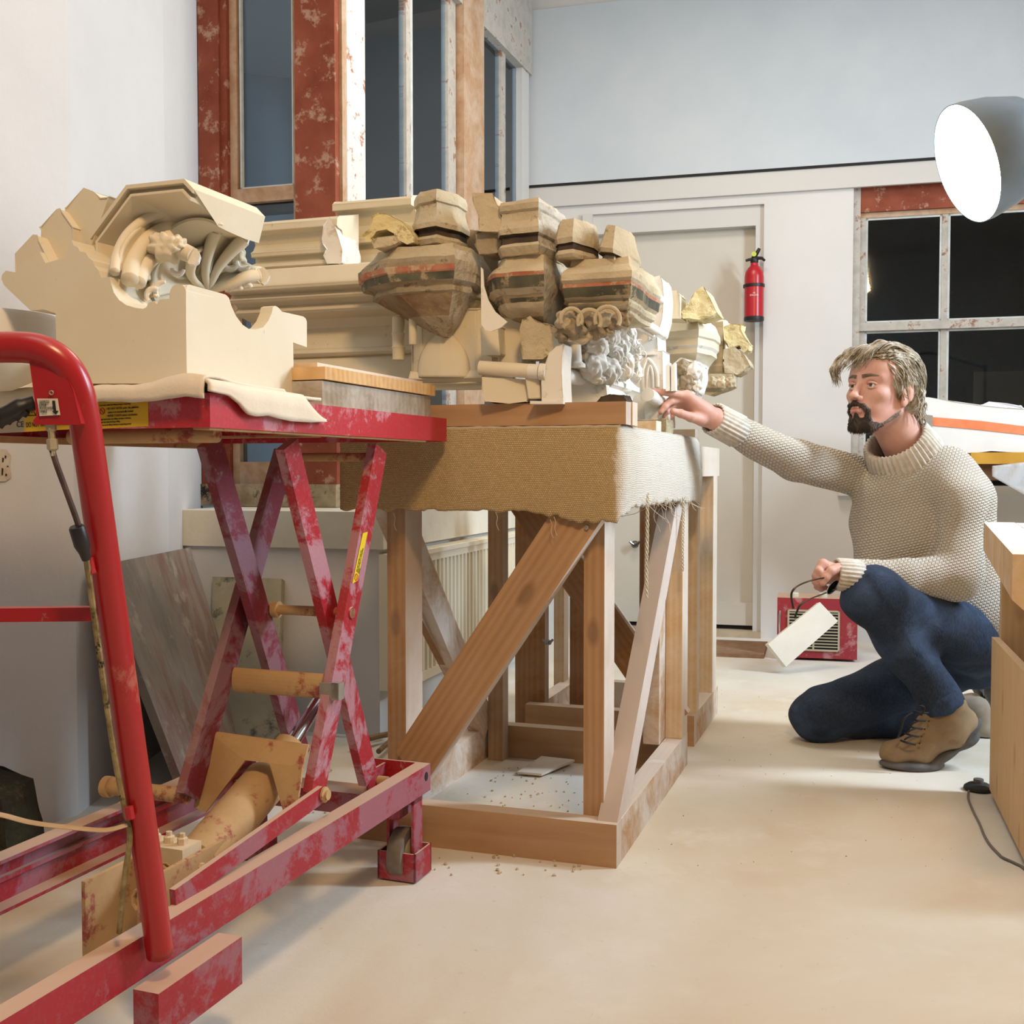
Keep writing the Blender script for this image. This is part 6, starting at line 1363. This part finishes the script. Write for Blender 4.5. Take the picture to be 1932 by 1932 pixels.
def seam(pts, r=.0016, mat=None, name='seam'):
    bm = nb(); tube(bm, spline([W(*p) for p in pts], 8), r, 6); return fin(name, bm, mat or plain('denim_seam', '#16203a', .9), jo, True)
ribbed('trouser_hem', V3(1768, 1306, 3.13), V3(1782, 1334, 3.13), [(.045, 0), (.058, .05), (.060, .5), (.059, 1.0), (.052, 1.0), (.05, .5)], 40, .0008, M_DEN)
# ---------- boots
M_LEA = mottled('scuffed_tan_leather', '#7f6a50', '#9c8464', 9, .7, .35, 70, .003, c3='#6b4c30', s3=12); M_SOLE = mottled('grey_rubber_sole', '#4c4a4a', '#64605e', 20, .7, .3, 80, .003)
bt = [cap(V3(1684, 1421, 3.15), V3(1735, 1412, 3.15), .035, .044, .02), cap(V3(1735, 1412, 3.15), V3(1795, 1378, 3.14), .044, .046, .02), cap(V3(1795, 1378, 3.14), V3(1816, 1362, 3.14), .046, .041, .02), cap(V3(1786, 1375, 3.14), V3(1790, 1335, 3.13), .052, .053, .02), cap(V3(1740, 1398, 3.15), V3(1768, 1345, 3.14), .036, .042, .02)]
P2_, F2_ = sdf(bt, .0045, fold(.004, 45, 2)); boot = smesh('boot', [(P2_, F2_)], M_LEA, man, 'tan leather work boot with black laces')
def solepoly(poly, Y, wd, par, name='sole', mat=None):
    bm = nb(); prism(bm, [W(x, y, Y) for x, y in poly], (0, wd, 0)); tri(bm); o = fin(name, bm, mat or M_SOLE, par, True, bevel=.008, seg=2, angle=40); return o
def flatE(a, b, wd, th, k=.012, ext=.014):
    a = np.array(a); b = np.array(b); X = b-a; L = np.linalg.norm(X); X /= L; Y = np.array([0, 1.0, 0]); Y -= X*(X@Y); Y /= np.linalg.norm(Y); Z = np.cross(X, Y); return ('e', tuple((a+b)/2), (L/2+ext, wd, th), np.stack([X, Y, Z], 1), k)
so_ = [flatE(V3(1668, 1440, 3.15), V3(1772, 1442, 3.15), .052, .017), flatE(V3(1690, 1442, 3.15), V3(1760, 1444, 3.15), .050, .016), flatE(V3(1752, 1440, 3.15), V3(1808, 1402, 3.145), .046, .017), flatE(V3(1800, 1404, 3.14), V3(1842, 1362, 3.14), .045, .017), flatE(V3(1812, 1406, 3.14), V3(1838, 1388, 3.14), .042, .014)]
Ps, Fs = sdf(so_, .004); Ps[:, 2] = np.maximum(Ps[:, 2], .0015); smesh('sole', [(Ps, Fs)], M_SOLE, boot)
bm = nb(); lx = [(1703, 1400), (1710, 1386), (1716, 1372), (1722, 1358), (1728, 1344)]
for i, (x, y) in enumerate(lx): tube(bm, spline([W(x-4, y-3, 3.09), W(x+8, y+1, 3.078), W(x+24, y+5-i, 3.082)], 4), .0028, 6)
for i in range(len(lx)-1): tube(bm, spline([W(lx[i][0]+3, lx[i][1]-4, 3.078), W(lx[i+1][0]+2, lx[i+1][1]+6, 3.076), W(lx[i+1][0]+12, lx[i+1][1]+2, 3.078)], 4), .0028, 6)
tube(bm, spline([W(1722, 1344, 3.075), W(1706, 1356, 3.07), W(1700, 1376, 3.072), W(1694, 1392, 3.08)], 5), .0028, 6); tube(bm, spline([W(1728, 1340, 3.075), W(1736, 1332, 3.07), W(1744, 1336, 3.07), W(1738, 1350, 3.072)], 5), .0028, 6)
fin('laces', bm, plain('black_lace', '#191613', .8), boot, True)
for x, y in ((1742, 1402), (1746, 1389), (1752, 1375), (1760, 1360)):
    bm = nb(); c = W(x-8, y, 3.088); lathe(bm, c, [(.0035, 0), (.0035, .003), (.0018, .003), (.0018, 0)], 10, (0, -1, 0)); fin('eyelet', bm, plain('brass_eyelet', '#b59a62', .3, 1), boot, True)
bt2 = [cap(V3(1838, 1335, 3.52), V3(1850, 1372, 3.54), .046, .04, .02), cap(V3(1820, 1340, 3.54), V3(1838, 1340, 3.54), .048, .046, .02), cap(V3(1850, 1375, 3.53), V3(1862, 1380, 3.52), .036, .03, .02)]
P3_, F3_ = sdf(bt2, .005); P3_[:, 2] = np.maximum(P3_[:, 2], .004); boot2 = smesh('boot', [(P3_, F3_)], mottled('dusty_grey_leather', '#8d8272', '#a59a88', 9, .8, .3, 60, .003), man, 'far boot, dusty grey-tan, toe on the floor')
solepoly([(1852, 1282), (1868, 1290), (1884, 1320), (1890, 1360), (1884, 1392), (1868, 1396), (1872, 1360), (1866, 1325), (1850, 1300)], 3.50, .09, boot2)
# ---------- eyes, brows, beard, hair
M_EYE = plain('eye_white', '#d8d0c8', .25)
for s in (1, -1):
    c = hp_(.0775, s*.031, .0125); bm = nb(); bmesh.ops.create_uvsphere(bm, u_segments=20, v_segments=14, radius=.0118, matrix=Matrix.Translation(Vector(c))); e = fin('eye', bm, M_EYE, man, True)
    g = Vector(hf*.99+hl*(.10)+hu*.10).normalized(); bm = nb(); lathe(bm, Vector(c)+g*.0104, [(.0052, 0), (.005, .0010), (.001, .0016)], 18, g); fin('iris', bm, plain('grey_brown_iris', '#3f342c', .2), e, True)
    bm = nb(); lathe(bm, Vector(c)+g*.0116, [(.0024, 0), (.0022, .0006)], 14, g); fin('pupil', bm, plain('pupil', '#0c0a09', .1), e, True)
    for uu, rr_, nm in ((.0212, .0042, 'upper_eyelid'), (.0045, .0018, 'lower_eyelid')):
        pts = [hp_(.0905-.010*abs(t)**2-(.001 if uu < .01 else 0), s*(.031+.0155*t), uu-(.005 if uu > .01 else -.003)*t*t) for t in [-1+.2*i for i in range(11)]]
        bm = nb(); tube(bm, pts, [rr_*(1-.4*abs(-1+.2*i)) for i in range(11)], 8); fin(nm, bm, SK, e, True)
def hairmat(name, c1, c2, c3):
    t = NT(name); n = t.noise(28, 4, .7); c = t.ramp(n, [(.34, lin(c1)), (.5, lin(c2)), (.66, lin(c3))]); t.base(c, .55, 0, .35); return t.m
M_HAIR = hairmat('grey_blond_hair', '#6a5c45', '#9f917a', '#c9c1b4'); M_BRD = hairmat('dark_brown_beard', '#1d1510', '#2f231a', '#4d3e31'); M_BRG = hairmat('greying_beard', '#6b5a4c', '#91857a', '#b3a99e')
def strands(name, specs, mat, parent=man):
    bm = nb()
    for pts, r in specs:
        S = spline(pts, 4); m = len(S); tube(bm, S, [r*(1-(i/(m-1))**2*.85) for i in range(m)], 5)
    return fin(name, bm, mat, parent, True, angle=180)
rs = random.Random(5)
def on_skull(th, ph, off=0.0):
    """th: 0 front .. pi back measured from the face, signed to his left; ph: elevation"""
    r = np.array([.098, .080, .090])+off; d = np.array([math.cos(th)*math.cos(ph), math.sin(th)*math.cos(ph), math.sin(ph)]); return hp_(-.018+d[0]*r[0], d[1]*r[1], .045+d[2]*r[2])
cap_ = [hell((-.026, 0, .050), (.104, .085, .092), .01), hell((.028, 0, .088), (.054, .064, .044), .02), hell((-.075, 0, -.008), (.050, .062, .058), .02), hell((-.055, .045, .005), (.042, .040, .055), .02), hell((-.055, -.045, .005), (.042, .040, .055), .02),
        ('-e', tuple(hp_(.105, 0, .012)), (.062, .110, .060), HM, .010), ('-e', tuple(hp_(.040, .080, -.010)), (.050, .034, .056), HM, .010), ('-e', tuple(hp_(.040, -.080, -.010)), (.050, .034, .056), HM, .010), ('-e', tuple(hp_(-.004, .096, .000)), (.026, .022, .034), HM, .006)]
P4_, F4_ = sdf(cap_, .0032, fold(.004, 70, 3)); hair = smesh('hair', [(P4_, F4_)], M_HAIR, man, 'tousled grey-blond hair')
sp = []
for i in range(520):
    th = rs.uniform(-math.pi, math.pi); ph = rs.uniform(.15, 1.45); 
    if abs(th) < 1.0 and ph < .75: ph = rs.uniform(.8, 1.4)
    p0 = on_skull(th, ph, .006)
    # flow: forward over the brow at the front, back and down behind
    pts = [p0]; t_, q_ = th, ph; off = .006
    front = math.cos(th) > .1 and rs.random() < .75
    steps = rs.randint(4, 7); sw_ = rs.uniform(-.25, .25)
    for k in range(steps):
        if front: q_ -= .13; t_ += (.16 if t_ >= 0 else -.05)+sw_*.4+.10*math.sin(k+i); off += .0012
        else: q_ -= .24; t_ += .10*math.copysign(1, t_)*(math.pi-abs(t_))+sw_*.5+.12*math.sin(k*1.4+i); off += .0025
        q = on_skull(t_, q_, off)+np.array([rs.uniform(-1, 1) for _ in range(3)])*.003
        if front and q_ < .55 and abs(t_) < 1.1: 
            q = q+hf*.016*(.55-q_)*3
            if q_ < .38: break
        pts.append(q)
    if len(pts) > 2: sp.append((pts, rs.uniform(.0012, .0030)))
# long locks swept back over the crown
for i in range(420):
    t_ = rs.uniform(-1.1, 1.5); q_ = rs.uniform(.72, 1.15) if rs.random() < .6 else rs.uniform(1.1, 1.5); pts = []; ph0 = rs.uniform(0, 6); off = rs.uniform(.004, .013); side = 1 if t_ > -.2 else -1
    if i % 3 == 0: t_ = rs.uniform(.15, 1.35); q_ = rs.uniform(.50, .80)+.10*abs(t_-.5); side = 1
    a0 = np.array([math.cos(t_)*math.cos(q_), math.sin(t_)*math.cos(q_), math.sin(q_)]); tgt = np.array([-.86, side*rs.uniform(.25, .62), rs.uniform(-.35, .30)]); L = rs.uniform(.55, 1.0)
    for k in range(7):
        u = k/6*L; d = a0*(1-u)+tgt*u+np.array([0, side*.55, .55])*math.sin(math.pi*u)*.45; d /= np.linalg.norm(d)
        w = .004*math.sin(k*1.7+ph0); pts.append(hp_(-.020+d[0]*(.103+off)+w*.5, d[1]*(.085+off)+w, .048+d[2]*(.091+off)+w*.6))
    sp.append((pts, rs.uniform(.0016, .0036)))
# curls at the nape and over the ear
for i in range(150):
    th = rs.uniform(1.75, 4.5); u = rs.uniform(-.01, .05); d = np.array([math.cos(th), math.sin(th)]); p0 = hp_(-.02+d[0]*.100, d[1]*.084, u); pts = [p0]
    L = rs.uniform(.012, .020); ph0 = rs.uniform(0, 6)
    for k in range(1, 6): pts.append(hp_(-.02+d[0]*(.104+.004*k)+.006*math.sin(k*1.6+ph0), d[1]*(.088+.003*k)+.006*math.cos(k*1.6+ph0), u-L*k))
    sp.append((pts, rs.uniform(.0016, .0032)))
for i in range(340):
    al = rs.uniform(-.5, 1.45); be = rs.uniform(.05, 1.0); pts = []; off = rs.uniform(.002, .010); ph0 = rs.uniform(0, 6)
    for k in range(6): a_, b_ = al+.24*k+.08*math.sin(k*1.8+ph0), be+.16*k-.035*k*k; pts.append(hp_(.024+math.cos(a_)*math.cos(b_)*(.062+off)-.012*k, math.sin(a_)*math.cos(b_)*(.071+off)+.001*k, .084+math.sin(b_)*(.050+off)))
    sp.append((pts, rs.uniform(.0016, .0030)))
for i in range(260):
    t_ = rs.uniform(.62, 1.35); q_ = rs.uniform(.05, .75); off = rs.uniform(.002, .006); pts = [on_skull(t_+.13*k+.03*math.sin(k+i), q_-.13*k-(.02*k*k), off+.001*k) for k in range(rs.randint(4, 6)) if q_-.13*k > -.42]
    if len(pts) > 2: sp.append((pts, rs.uniform(.0012, .0024)))
for i in range(60):
    x0 = rs.uniform(.005, .058); u0 = .115-.0*x0-rs.uniform(0, .03) - max(0, x0-.04)*.8; l0 = .066-max(0, x0-.02)*.35
    p = [hp_(x0, l0, u0), hp_(x0-.014, l0+.014, u0-.018), hp_(x0-.028, l0+.018+rs.uniform(-.002, .004), u0-.036), hp_(x0-.042, l0+.018+rs.uniform(-.002, .006), u0-.052), hp_(x0-.058, l0+.014+rs.uniform(0, .006), u0-.064)]
    sp.append((p, rs.uniform(.0014, .0030)))
for i in range(160):
    x0 = rs.uniform(.02, .075); l0 = rs.uniform(.0, .055); p = [hp_(x0, l0, .134-.25*max(0, x0-.03)-l0*.25), hp_(x0-.02, l0+.012, .146-l0*.35), hp_(x0-.05, l0+.022, .146-l0*.45), hp_(x0-.08, l0+.028, .132-l0*.5), hp_(x0-.10, l0+.03, .112-l0*.5)]
    sp.append((p, rs.uniform(.0016, .0032)))
# fringe falling to the far side of the forehead
for i in range(130):
    l0 = rs.uniform(-.055, .050); p = [hp_(.025+rs.uniform(-.02, .02), l0, .140), hp_(.058, l0-.006, .133), hp_(.082+rs.uniform(0, .010), l0-.014+rs.uniform(-.006, .006), .114+rs.uniform(-.006, .006)), hp_(.094+rs.uniform(-.002, .014), l0-.024+rs.uniform(-.01, .01), .092-rs.uniform(0, .012))]
    if rs.random() < .5: p.append(hp_(.097+rs.uniform(-.004, .016), l0-.045+rs.uniform(-.015, .01), .068-rs.uniform(0, .02)))
    sp.append((p, rs.uniform(.0012, .0026)))
for i in range(46):
    l0 = rs.uniform(-.075, -.045); p = [hp_(.05, l0, .12), hp_(.088, l0-.010, .105), hp_(.104, l0-.018, .080), hp_(.106+rs.uniform(-.01, .012), l0-.020, .055), hp_(.098+rs.uniform(-.01, .01), l0-.014, .030-rs.uniform(0, .02))]; sp.append((p, rs.uniform(.001, .0022)))
so = strands('hair_locks', sp, M_HAIR, hair); so['kind'] = 'stuff'
bd = [hell((.074, 0, -.093), (.029, .031, .025), .01), hcap((.038, .043, -.084), (.066, .030, -.100), .008, .016, .015), hcap((.038, -.043, -.084), (.066, -.030, -.100), .008, .016, .015), hcap((.1085, .003, -.0400), (.100, .021, -.046), .0062, .0062, .006), hcap((.1085, -.003, -.040), (.100, -.021, -.046), .0062, .0062, .006), hcap((.100, .021, -.046), (.088, .031, -.060), .0062, .0056, .006), hcap((.100, -.021, -.046), (.088, -.031, -.060), .0062, .0056, .006), hcap((.088, .029, -.058), (.078, .026, -.085), .0055, .010, .008), hcap((.088, -.029, -.058), (.078, -.026, -.085), .0055, .010, .008), hcap((.099, 0, -.068), (.097, 0, -.082), .006, .009, .006)]
P5_, F5_ = sdf(bd, .0022, fold(.0022, 160, 6)); beard = smesh('beard', [(P5_, F5_)], M_BRD, man, 'short dark brown beard and moustache')
ss = []
for i in range(1500):
    t = rs.random()**.9; s = 1 if rs.random() < .75 else -1; ph = rs.uniform(-1.2, .9); R_j = .0165-.002*t
    p = hp_(.0+.062*t, s*(.056-.030*t), -.045-.051*t)+SCL*R_j*(hl*s*math.cos(ph)+hu*math.sin(ph))
    ss.append(([p, p+hf*.002-hu*.003+hl*s*.0012, p+hf*.003-hu*.006], rs.uniform(.0003, .0005)))
strands('stubble', ss, M_BRG, beard)['kind'] = 'stuff'
ss = []
def nearest_rand(P, n, jit, L, r):
    for i in range(n):
        p = P[rs.randrange(len(P))]+np.array([rs.uniform(-1, 1) for _ in range(3)])*.001; o = (p-(hc+hf*.05)); o /= np.linalg.norm(o)
        d = o*.5-hu*.8+np.array([rs.uniform(-1, 1) for _ in range(3)])*jit; d /= np.linalg.norm(d); ss.append(([p, p+d*L*.5+o*.0008, p+d*L-hu*.001], r))
nearest_rand(P5_, 1700, .45, .0042, .0005)
strands('beard_hairs', ss, hairmat('beard_hair', '#241a13', '#3a2c20', '#6b5a4c'), beard)['kind'] = 'stuff'
for s in (1, -1):
    pts = [hp_(.1005-.016*t-.006*t*t, s*(.011+.040*t), .0365+.004*math.sin(t*2.8)) for t in [i/8 for i in range(9)]]
    bm = nb(); tube(bm, pts, [.0042*(1-.5*i/8) for i in range(9)], 6, flat=1.4); fin('eyebrow', bm, M_BRG if False else hairmat('brow_hair', '#4a3a2c', '#6a5643', '#7d6a55'), man, True)
pts = [hp_(.1058-abs(l)*.35, l, -.0525-.9*abs(l)*.2) for l in (-.018, -.010, 0, .010, .018)]; bm = nb(); tube(bm, spline(pts, 4), [.0026]*17, 8); tube(bm, spline([p-hu*.0085-hf*.002 for p in pts], 4), [.0034]*17, 8); fin('lips', bm, plain('lip_skin', '#b8756a', .45), man, True)
# spectacles dangling from the near hand
sp_ = empty('spectacles', V3(1555, 1105, 3.03), 'thin black-framed spectacles dangling from the kneeling man\'s fist', 'spectacles')
M_SPX = plain('black_frame', '#1b1a1a', .35)
bm = nb(); tube(bm, spline([W(1556, 1090, 2.995), W(1531, 1095, 2.995), W(1508, 1104, 3.0), W(1496, 1114, 3.0), W(1493, 1126, 3.0), W(1497, 1148, 3.0)], 6), [.0022]*16+[.0030]*15, 8); fin('temple_arm', bm, M_SPX, sp_, True)
bm = nb(); tube(bm, spline([W(1579, 1111, 3.02), W(1552, 1121, 3.02), W(1526, 1131, 3.02), W(1510, 1142, 3.02), W(1504, 1153, 3.02), W(1499, 1167, 3.02)], 6), [.0020]*16+[.0030]*15, 8); fin('temple_arm', bm, M_SPX, sp_, True)
bm = nb(); c = W(1571, 1108, 3.02); lp = [c+Vector((math.cos(a)*.021*math.cos(.5), math.cos(a)*.010, math.sin(a)*.014+math.cos(a)*.012)) for a in [i*math.pi/12 for i in range(25)]]; tube(bm, lp, .0013, 6, False); fin('lens_rim', bm, plain('clear_rim', '#a8a6a2', .2), sp_, True)
bm = nb(); vv = [bm.verts.new(q) for q in lp[:-1]]; bm.faces.new(vv); o = fin('lens', bm, M_GLASS, sp_); md = o.modifiers.new('t', 'SOLIDIFY'); md.thickness = .0012
# ================================================================ right edge: crate, bench, wrapped foam, lamp
M_CRT = wood('clean_spruce', '#cba577', '#dab98d', '#b3875a', .25, '#e8ddcc', .08)
KF = Frame(Vector((1.241, 2.865, 0)), 16.2)        # crate: x to the right, y back; its left panel runs towards the camera
crate = empty('wooden_crate', KF(.25, -.25, 0), 'clean pale spruce crate standing on the floor at the right edge, below the bench', 'crate')
def kb(name, x0, x1, y0, y1, z0, z1, mat=M_CRT, par=crate, F=KF): return tb(name, F, x0, x1, y0, y1, z0, z1, mat, par, .0015)
zc = .419
M_CRP = M_CRT
bm = nb(); o = beam('side_panel', KF(.009, -.30, .022), KF(.009, -.30, zc), .60, .018, KF.a, M_CRT, crate)
kb('end_panel', .0185, .50, -.018, 0, .05, zc-.004); kb('end_panel', .0185, .50, -.60, -.582, .05, zc-.004)
beam('side_panel', KF(.51, -.30, .022), KF(.51, -.30, zc), .60, .018, KF.a, M_CRT, crate)
kb('floor_panel', .019, .50, -.58, -.02, .05, .065); kb('foot_batten', .019, .055, -.05, -.012, 0, .049, M_W1); kb('foot_batten', .019, .50, -.59, -.55, 0, .049, M_W1)
# bench
zt = .712; BQ = Frame(Vector((1.256, 2.96, 0)), 20.9)
bench = empty('workbench', BQ(.3, -.6, 0), 'heavy pale timber workbench with white-dusted top at the right edge, above the crate', 'bench')
M_BT = mottled('white_dusted_timber', '#d6cab8', '#e2dace', 5, .8, .2, 60, .002, c3='#bda27c', s3=20)
bm = nb(); prism(bm, [BQ(0, 0, zt), BQ(.075, 0, zt), BQ(.075, 0, zt-.092), BQ(.018, 0, zt-.092), BQ(0, 0, zt-.075)], BQ.a*-1.215); o = fin('front_baulk', bm, [wood('baulk_pine', '#c39b69', '#d8b586', '#a27a4c', 1.0, '#e4dccf', .35)], bench, bevel=.006, seg=2)
kb('top_board', .078, .30, -1.215, 0, zt-.045, zt-.001, M_BT, bench, BQ); kb('top_board', .303, .55, -1.215, 0, zt-.045, zt-.001, M_BT, bench, BQ)
kb('leg', .040, .13, -.14, -.05, 0, zt-.093, M_CRT, bench, BQ); kb('leg', .46, .54, -.14, -.05, 0, zt-.046, M_CRT, bench, BQ); kb('leg', .56, .64, -1.2, -1.1, 0, zt-.046, M_CRT, bench, BQ); kb('leg', .30, .38, -1.2, -1.12, 0, zt-.046, M_CRT, bench, BQ)
kb('cross_rail', .30, .64, -1.215, -1.201, .45, .53, M_CRT, bench, BQ)
# table by the window with wrapped foam
YB = Frame(RF(bx(1790, 880), -.80, 0), 15.3); zb_ = W(1890, 874, YB.o.y-.1).z
yt = empty('window_table', YB(.5, .35, 0), 'table with a thick mustard yellow top under the right window, behind the kneeling man', 'table')
M_MUS = mottled('mustard_board', '#b5852a', '#c4953a', 6, .7, .1, 30, .002)
kb('table_top', 0, 1.3, 0, .62, zb_-.002, zb_+.045, M_MUS, yt, YB); kb('shadow_board', .02, 1.28, .05, .08, zb_-.07, zb_-.003, plain('brown_shadow_board', '#6b4a30', .7), yt, YB)  # brown board stands in for the shade under the table top
for a, b in ((.02, .09), (1.2, .09), (.02, .55), (1.2, .55)): kb('leg', a, a+.05, b, b+.05, 0, zb_-.003, M_WP, yt, YB)
def rollpx(name, poly, F, y0, th, mat, par, bev=.012):
    bm = nb(); prism(bm, [F.on(x, y, y0) for x, y in poly], F.a*th); tri(bm); return fin(name, bm, mat, par, True, bevel=bev, seg=3, angle=60)
zz = W(1850, 853, YB.o.y).y
foam = empty('wrapped_foam', YB(.5, .2, zb_+.046), 'white foam-wrapped bundle tied with an orange strap, lying on the yellow-topped table', 'bundle')
pts = [(1700, 748), (1752, 751), (1800, 757), (1850, 764), (1900, 769), (1990, 778), (2040, 800), (2040, 851), (1932, 853), (1870, 851), (1840, 853), (1760, 853), (1700, 850)]
rollpx('foam_wrap', pts, YB, .02, .40, mottled('white_foam_wrap', '#dcdad6', '#e4e3e0', 6, .8, .15, 60, .002), foam)
rollpx('foam_hump', [(1848, 766), (1866, 760), (1900, 761), (1926, 766), (1950, 784), (1932, 790), (1860, 785)], YB, .10, .22, plain('soft_white_sheet', '#dfe0e4', .7), foam, .008)
bm = nb(); prism(bm, [YB.on(x, y, .016) for x, y in ((1730, 785), (1762, 787), (1850, 794), (1932, 804), (2040, 818), (2040, 834), (1932, 820), (1850, 811), (1762, 803), (1730, 800))], YB.a*.004); tri(bm); fin('orange_strap', bm, mottled('orange_webbing', '#dc7a4e', '#e68c62', 12, .7, .2, 150, .001), foam, label='orange strap')
bm = nb(); prism(bm, [YB.on(x, y, .010) for x, y in ((1745, 782), (1760, 784), (1760, 804), (1745, 803))], YB.a*.006); fin('strap_buckle', bm, M_STL, foam, bevel=.001)
bm = nb(); g = []
for j in range(9):
    g.append([bm.verts.new(YB.on(1872+(1960-1872)*i/14, 879+(j/8)*(20+60*(i/14))-10*(i/14), -.012+.010*math.sin(i*1.3+j*.6))) for i in range(15)])
for j in range(8):
    for i in range(14): bm.faces.new((g[j][i], g[j+1][i], g[j+1][i+1], g[j][i+1]))
tp = NT('translucent_polythene'); tp.base((.80, .82, .84, 1), .35); tp.b.inputs['Alpha'].default_value = .45
o = fin('plastic_sheet', bm, tp.m, smooth=True, angle=180); md = o.modifiers.new('t', 'SOLIDIFY'); md.thickness = .001; tag(o, 'translucent plastic sheet hanging from the edge of the yellow-topped table', 'plastic sheet')
bm = nb(); c = Fl(1872, 1289); wbox(bm, c.x-.04, c.x+.05, c.y, c.y+.12, 0, .058); o = fin('yellow_box', bm, plain('bright_yellow', '#d6c42a', .5), bevel=.004); tag(o, 'small bright yellow box on the floor behind the kneeling man', 'box')
# work lamp
C_ = W(1823, 310, 2.44); R_ = .13; v_ = (Vector((0, 0, CH))-C_).normalized(); l_ = -(Vector((0, 0, 1)).cross(v_)).normalized(); d_ = -(Vector((0, 0, 1))-v_*v_.z).normalized()
n_ = (v_*.46+l_*.85+d_*.255).normalized()
lamp = empty('work_lamp', Vector((1.86, 2.2, 0)), 'grey-blue metal shaded work lamp with glowing white opening, top right', 'lamp')
M_SH = mottled('grey_blue_shade', '#6f7b86', '#7d8993', 6, .35, .05, 30, .001, metal=.3)
bm = nb(); lathe(bm, C_, [(.02, -.275), (R_*.30, -.27), (R_*.32, -.20), (R_*.5, -.18), (R_*.78, -.13), (R_*.93, -.07), (R_*.995, -.02), (R_, .0), (R_*.985, .0), (R_*.965, -.02), (R_*.9, -.068), (R_*.74, -.125), (R_*.46, -.175), (R_*.26, -.255), (.02, -.262)], 64, n_)
fin('lamp_shade', bm, M_SH, lamp, True)
te = NT('lamp_glow'); te.base((1, 1, 1, 1)); te.b.inputs['Emission Color'].default_value = (.86, .93, 1, 1); te.b.inputs['Emission Strength'].default_value = 26
bm = nb(); lathe(bm, C_-n_*.006, [(.01, .002), (R_*.975, 0), (R_*.975, -.002), (.01, -.004)], 56, n_); fin('diffuser', bm, te.m, lamp, True, label='glowing white diffuser')
back = C_-n_*.27; bm = nb(); tube(bm, spline([back+n_*.02, back-n_*.06, Vector((1.5, 2.5, 1.72)), Vector((1.86, 2.2, 1.62))], 6), .009, 12); fin('lamp_arm', bm, M_BLK, lamp, True)
bm = nb(); tube(bm, [Vector((1.86, 2.2, .02)), Vector((1.86, 2.2, 1.64))], .011, 14); fin('pole', bm, M_BLK, lamp, True)
bm = nb(); lathe(bm, Vector((1.86, 2.2, 0)), [(.14, 0), (.14, .012), (.04, .022), (.014, .03)], 36); fin('base', bm, M_BLK, lamp, True)
fs = empty('foot_switch', Fl(1846, 1490), 'round black foot switch on the floor beside the crate, with a thin cable', 'switch')
c = Fl(1846, 1491); bm = nb(); lathe(bm, c, [(.033, 0), (.038, .005), (.036, .011), (.026, .018), (.014, .021)], 32); fin('switch_body', bm, mottled('dusty_black_plastic', '#262320', '#3b3631', 20, .6), fs, True)
bm = nb(); lathe(bm, c+Vector((0, 0, .02)), [(.013, 0), (.013, .009), (.012, .011)], 22); fin('pedal_button', bm, plain('grey_button', '#5b544c', .6), fs, True)
bm = nb(); tube(bm, spline([Fl(1828, 1492, .008), Fl(1827, 1506, .004), Fl(1836, 1530, .0035), Fl(1849, 1556, .0035), Fl(1857, 1576, .0035), Fl(1868, 1594, .0035), Fl(1884, 1611, .0035), Fl(1892, 1618, .0035), Fl(1914, 1628, .0035), Fl(1936, 1642, .0035), Fl(1990, 1700, .0035)], 6), .0030, 8)
fin('cable', bm, plain('grey_cable', '#6e675e', .6), fs, True)

GROUPS = {'capping_stone': 'weathered capping stones standing in a row on the corbels', 'stone_corbel': 'moulded corbel stones along the trestles', 'stone_fragment': 'loose broken stone fragments among the corbels',
          'timber_board': 'boards stacked on the lift platform', 'trestle': 'pine trestle frames', 'stone_slab': 'slabs leaning against the wall', 'moulded_stone': 'long cream moulded stones'}
for o in list(COL.objects):
    k = o.name.split('.')[0]
    if o.parent is None and k in GROUPS: o['group'] = GROUPS[k]
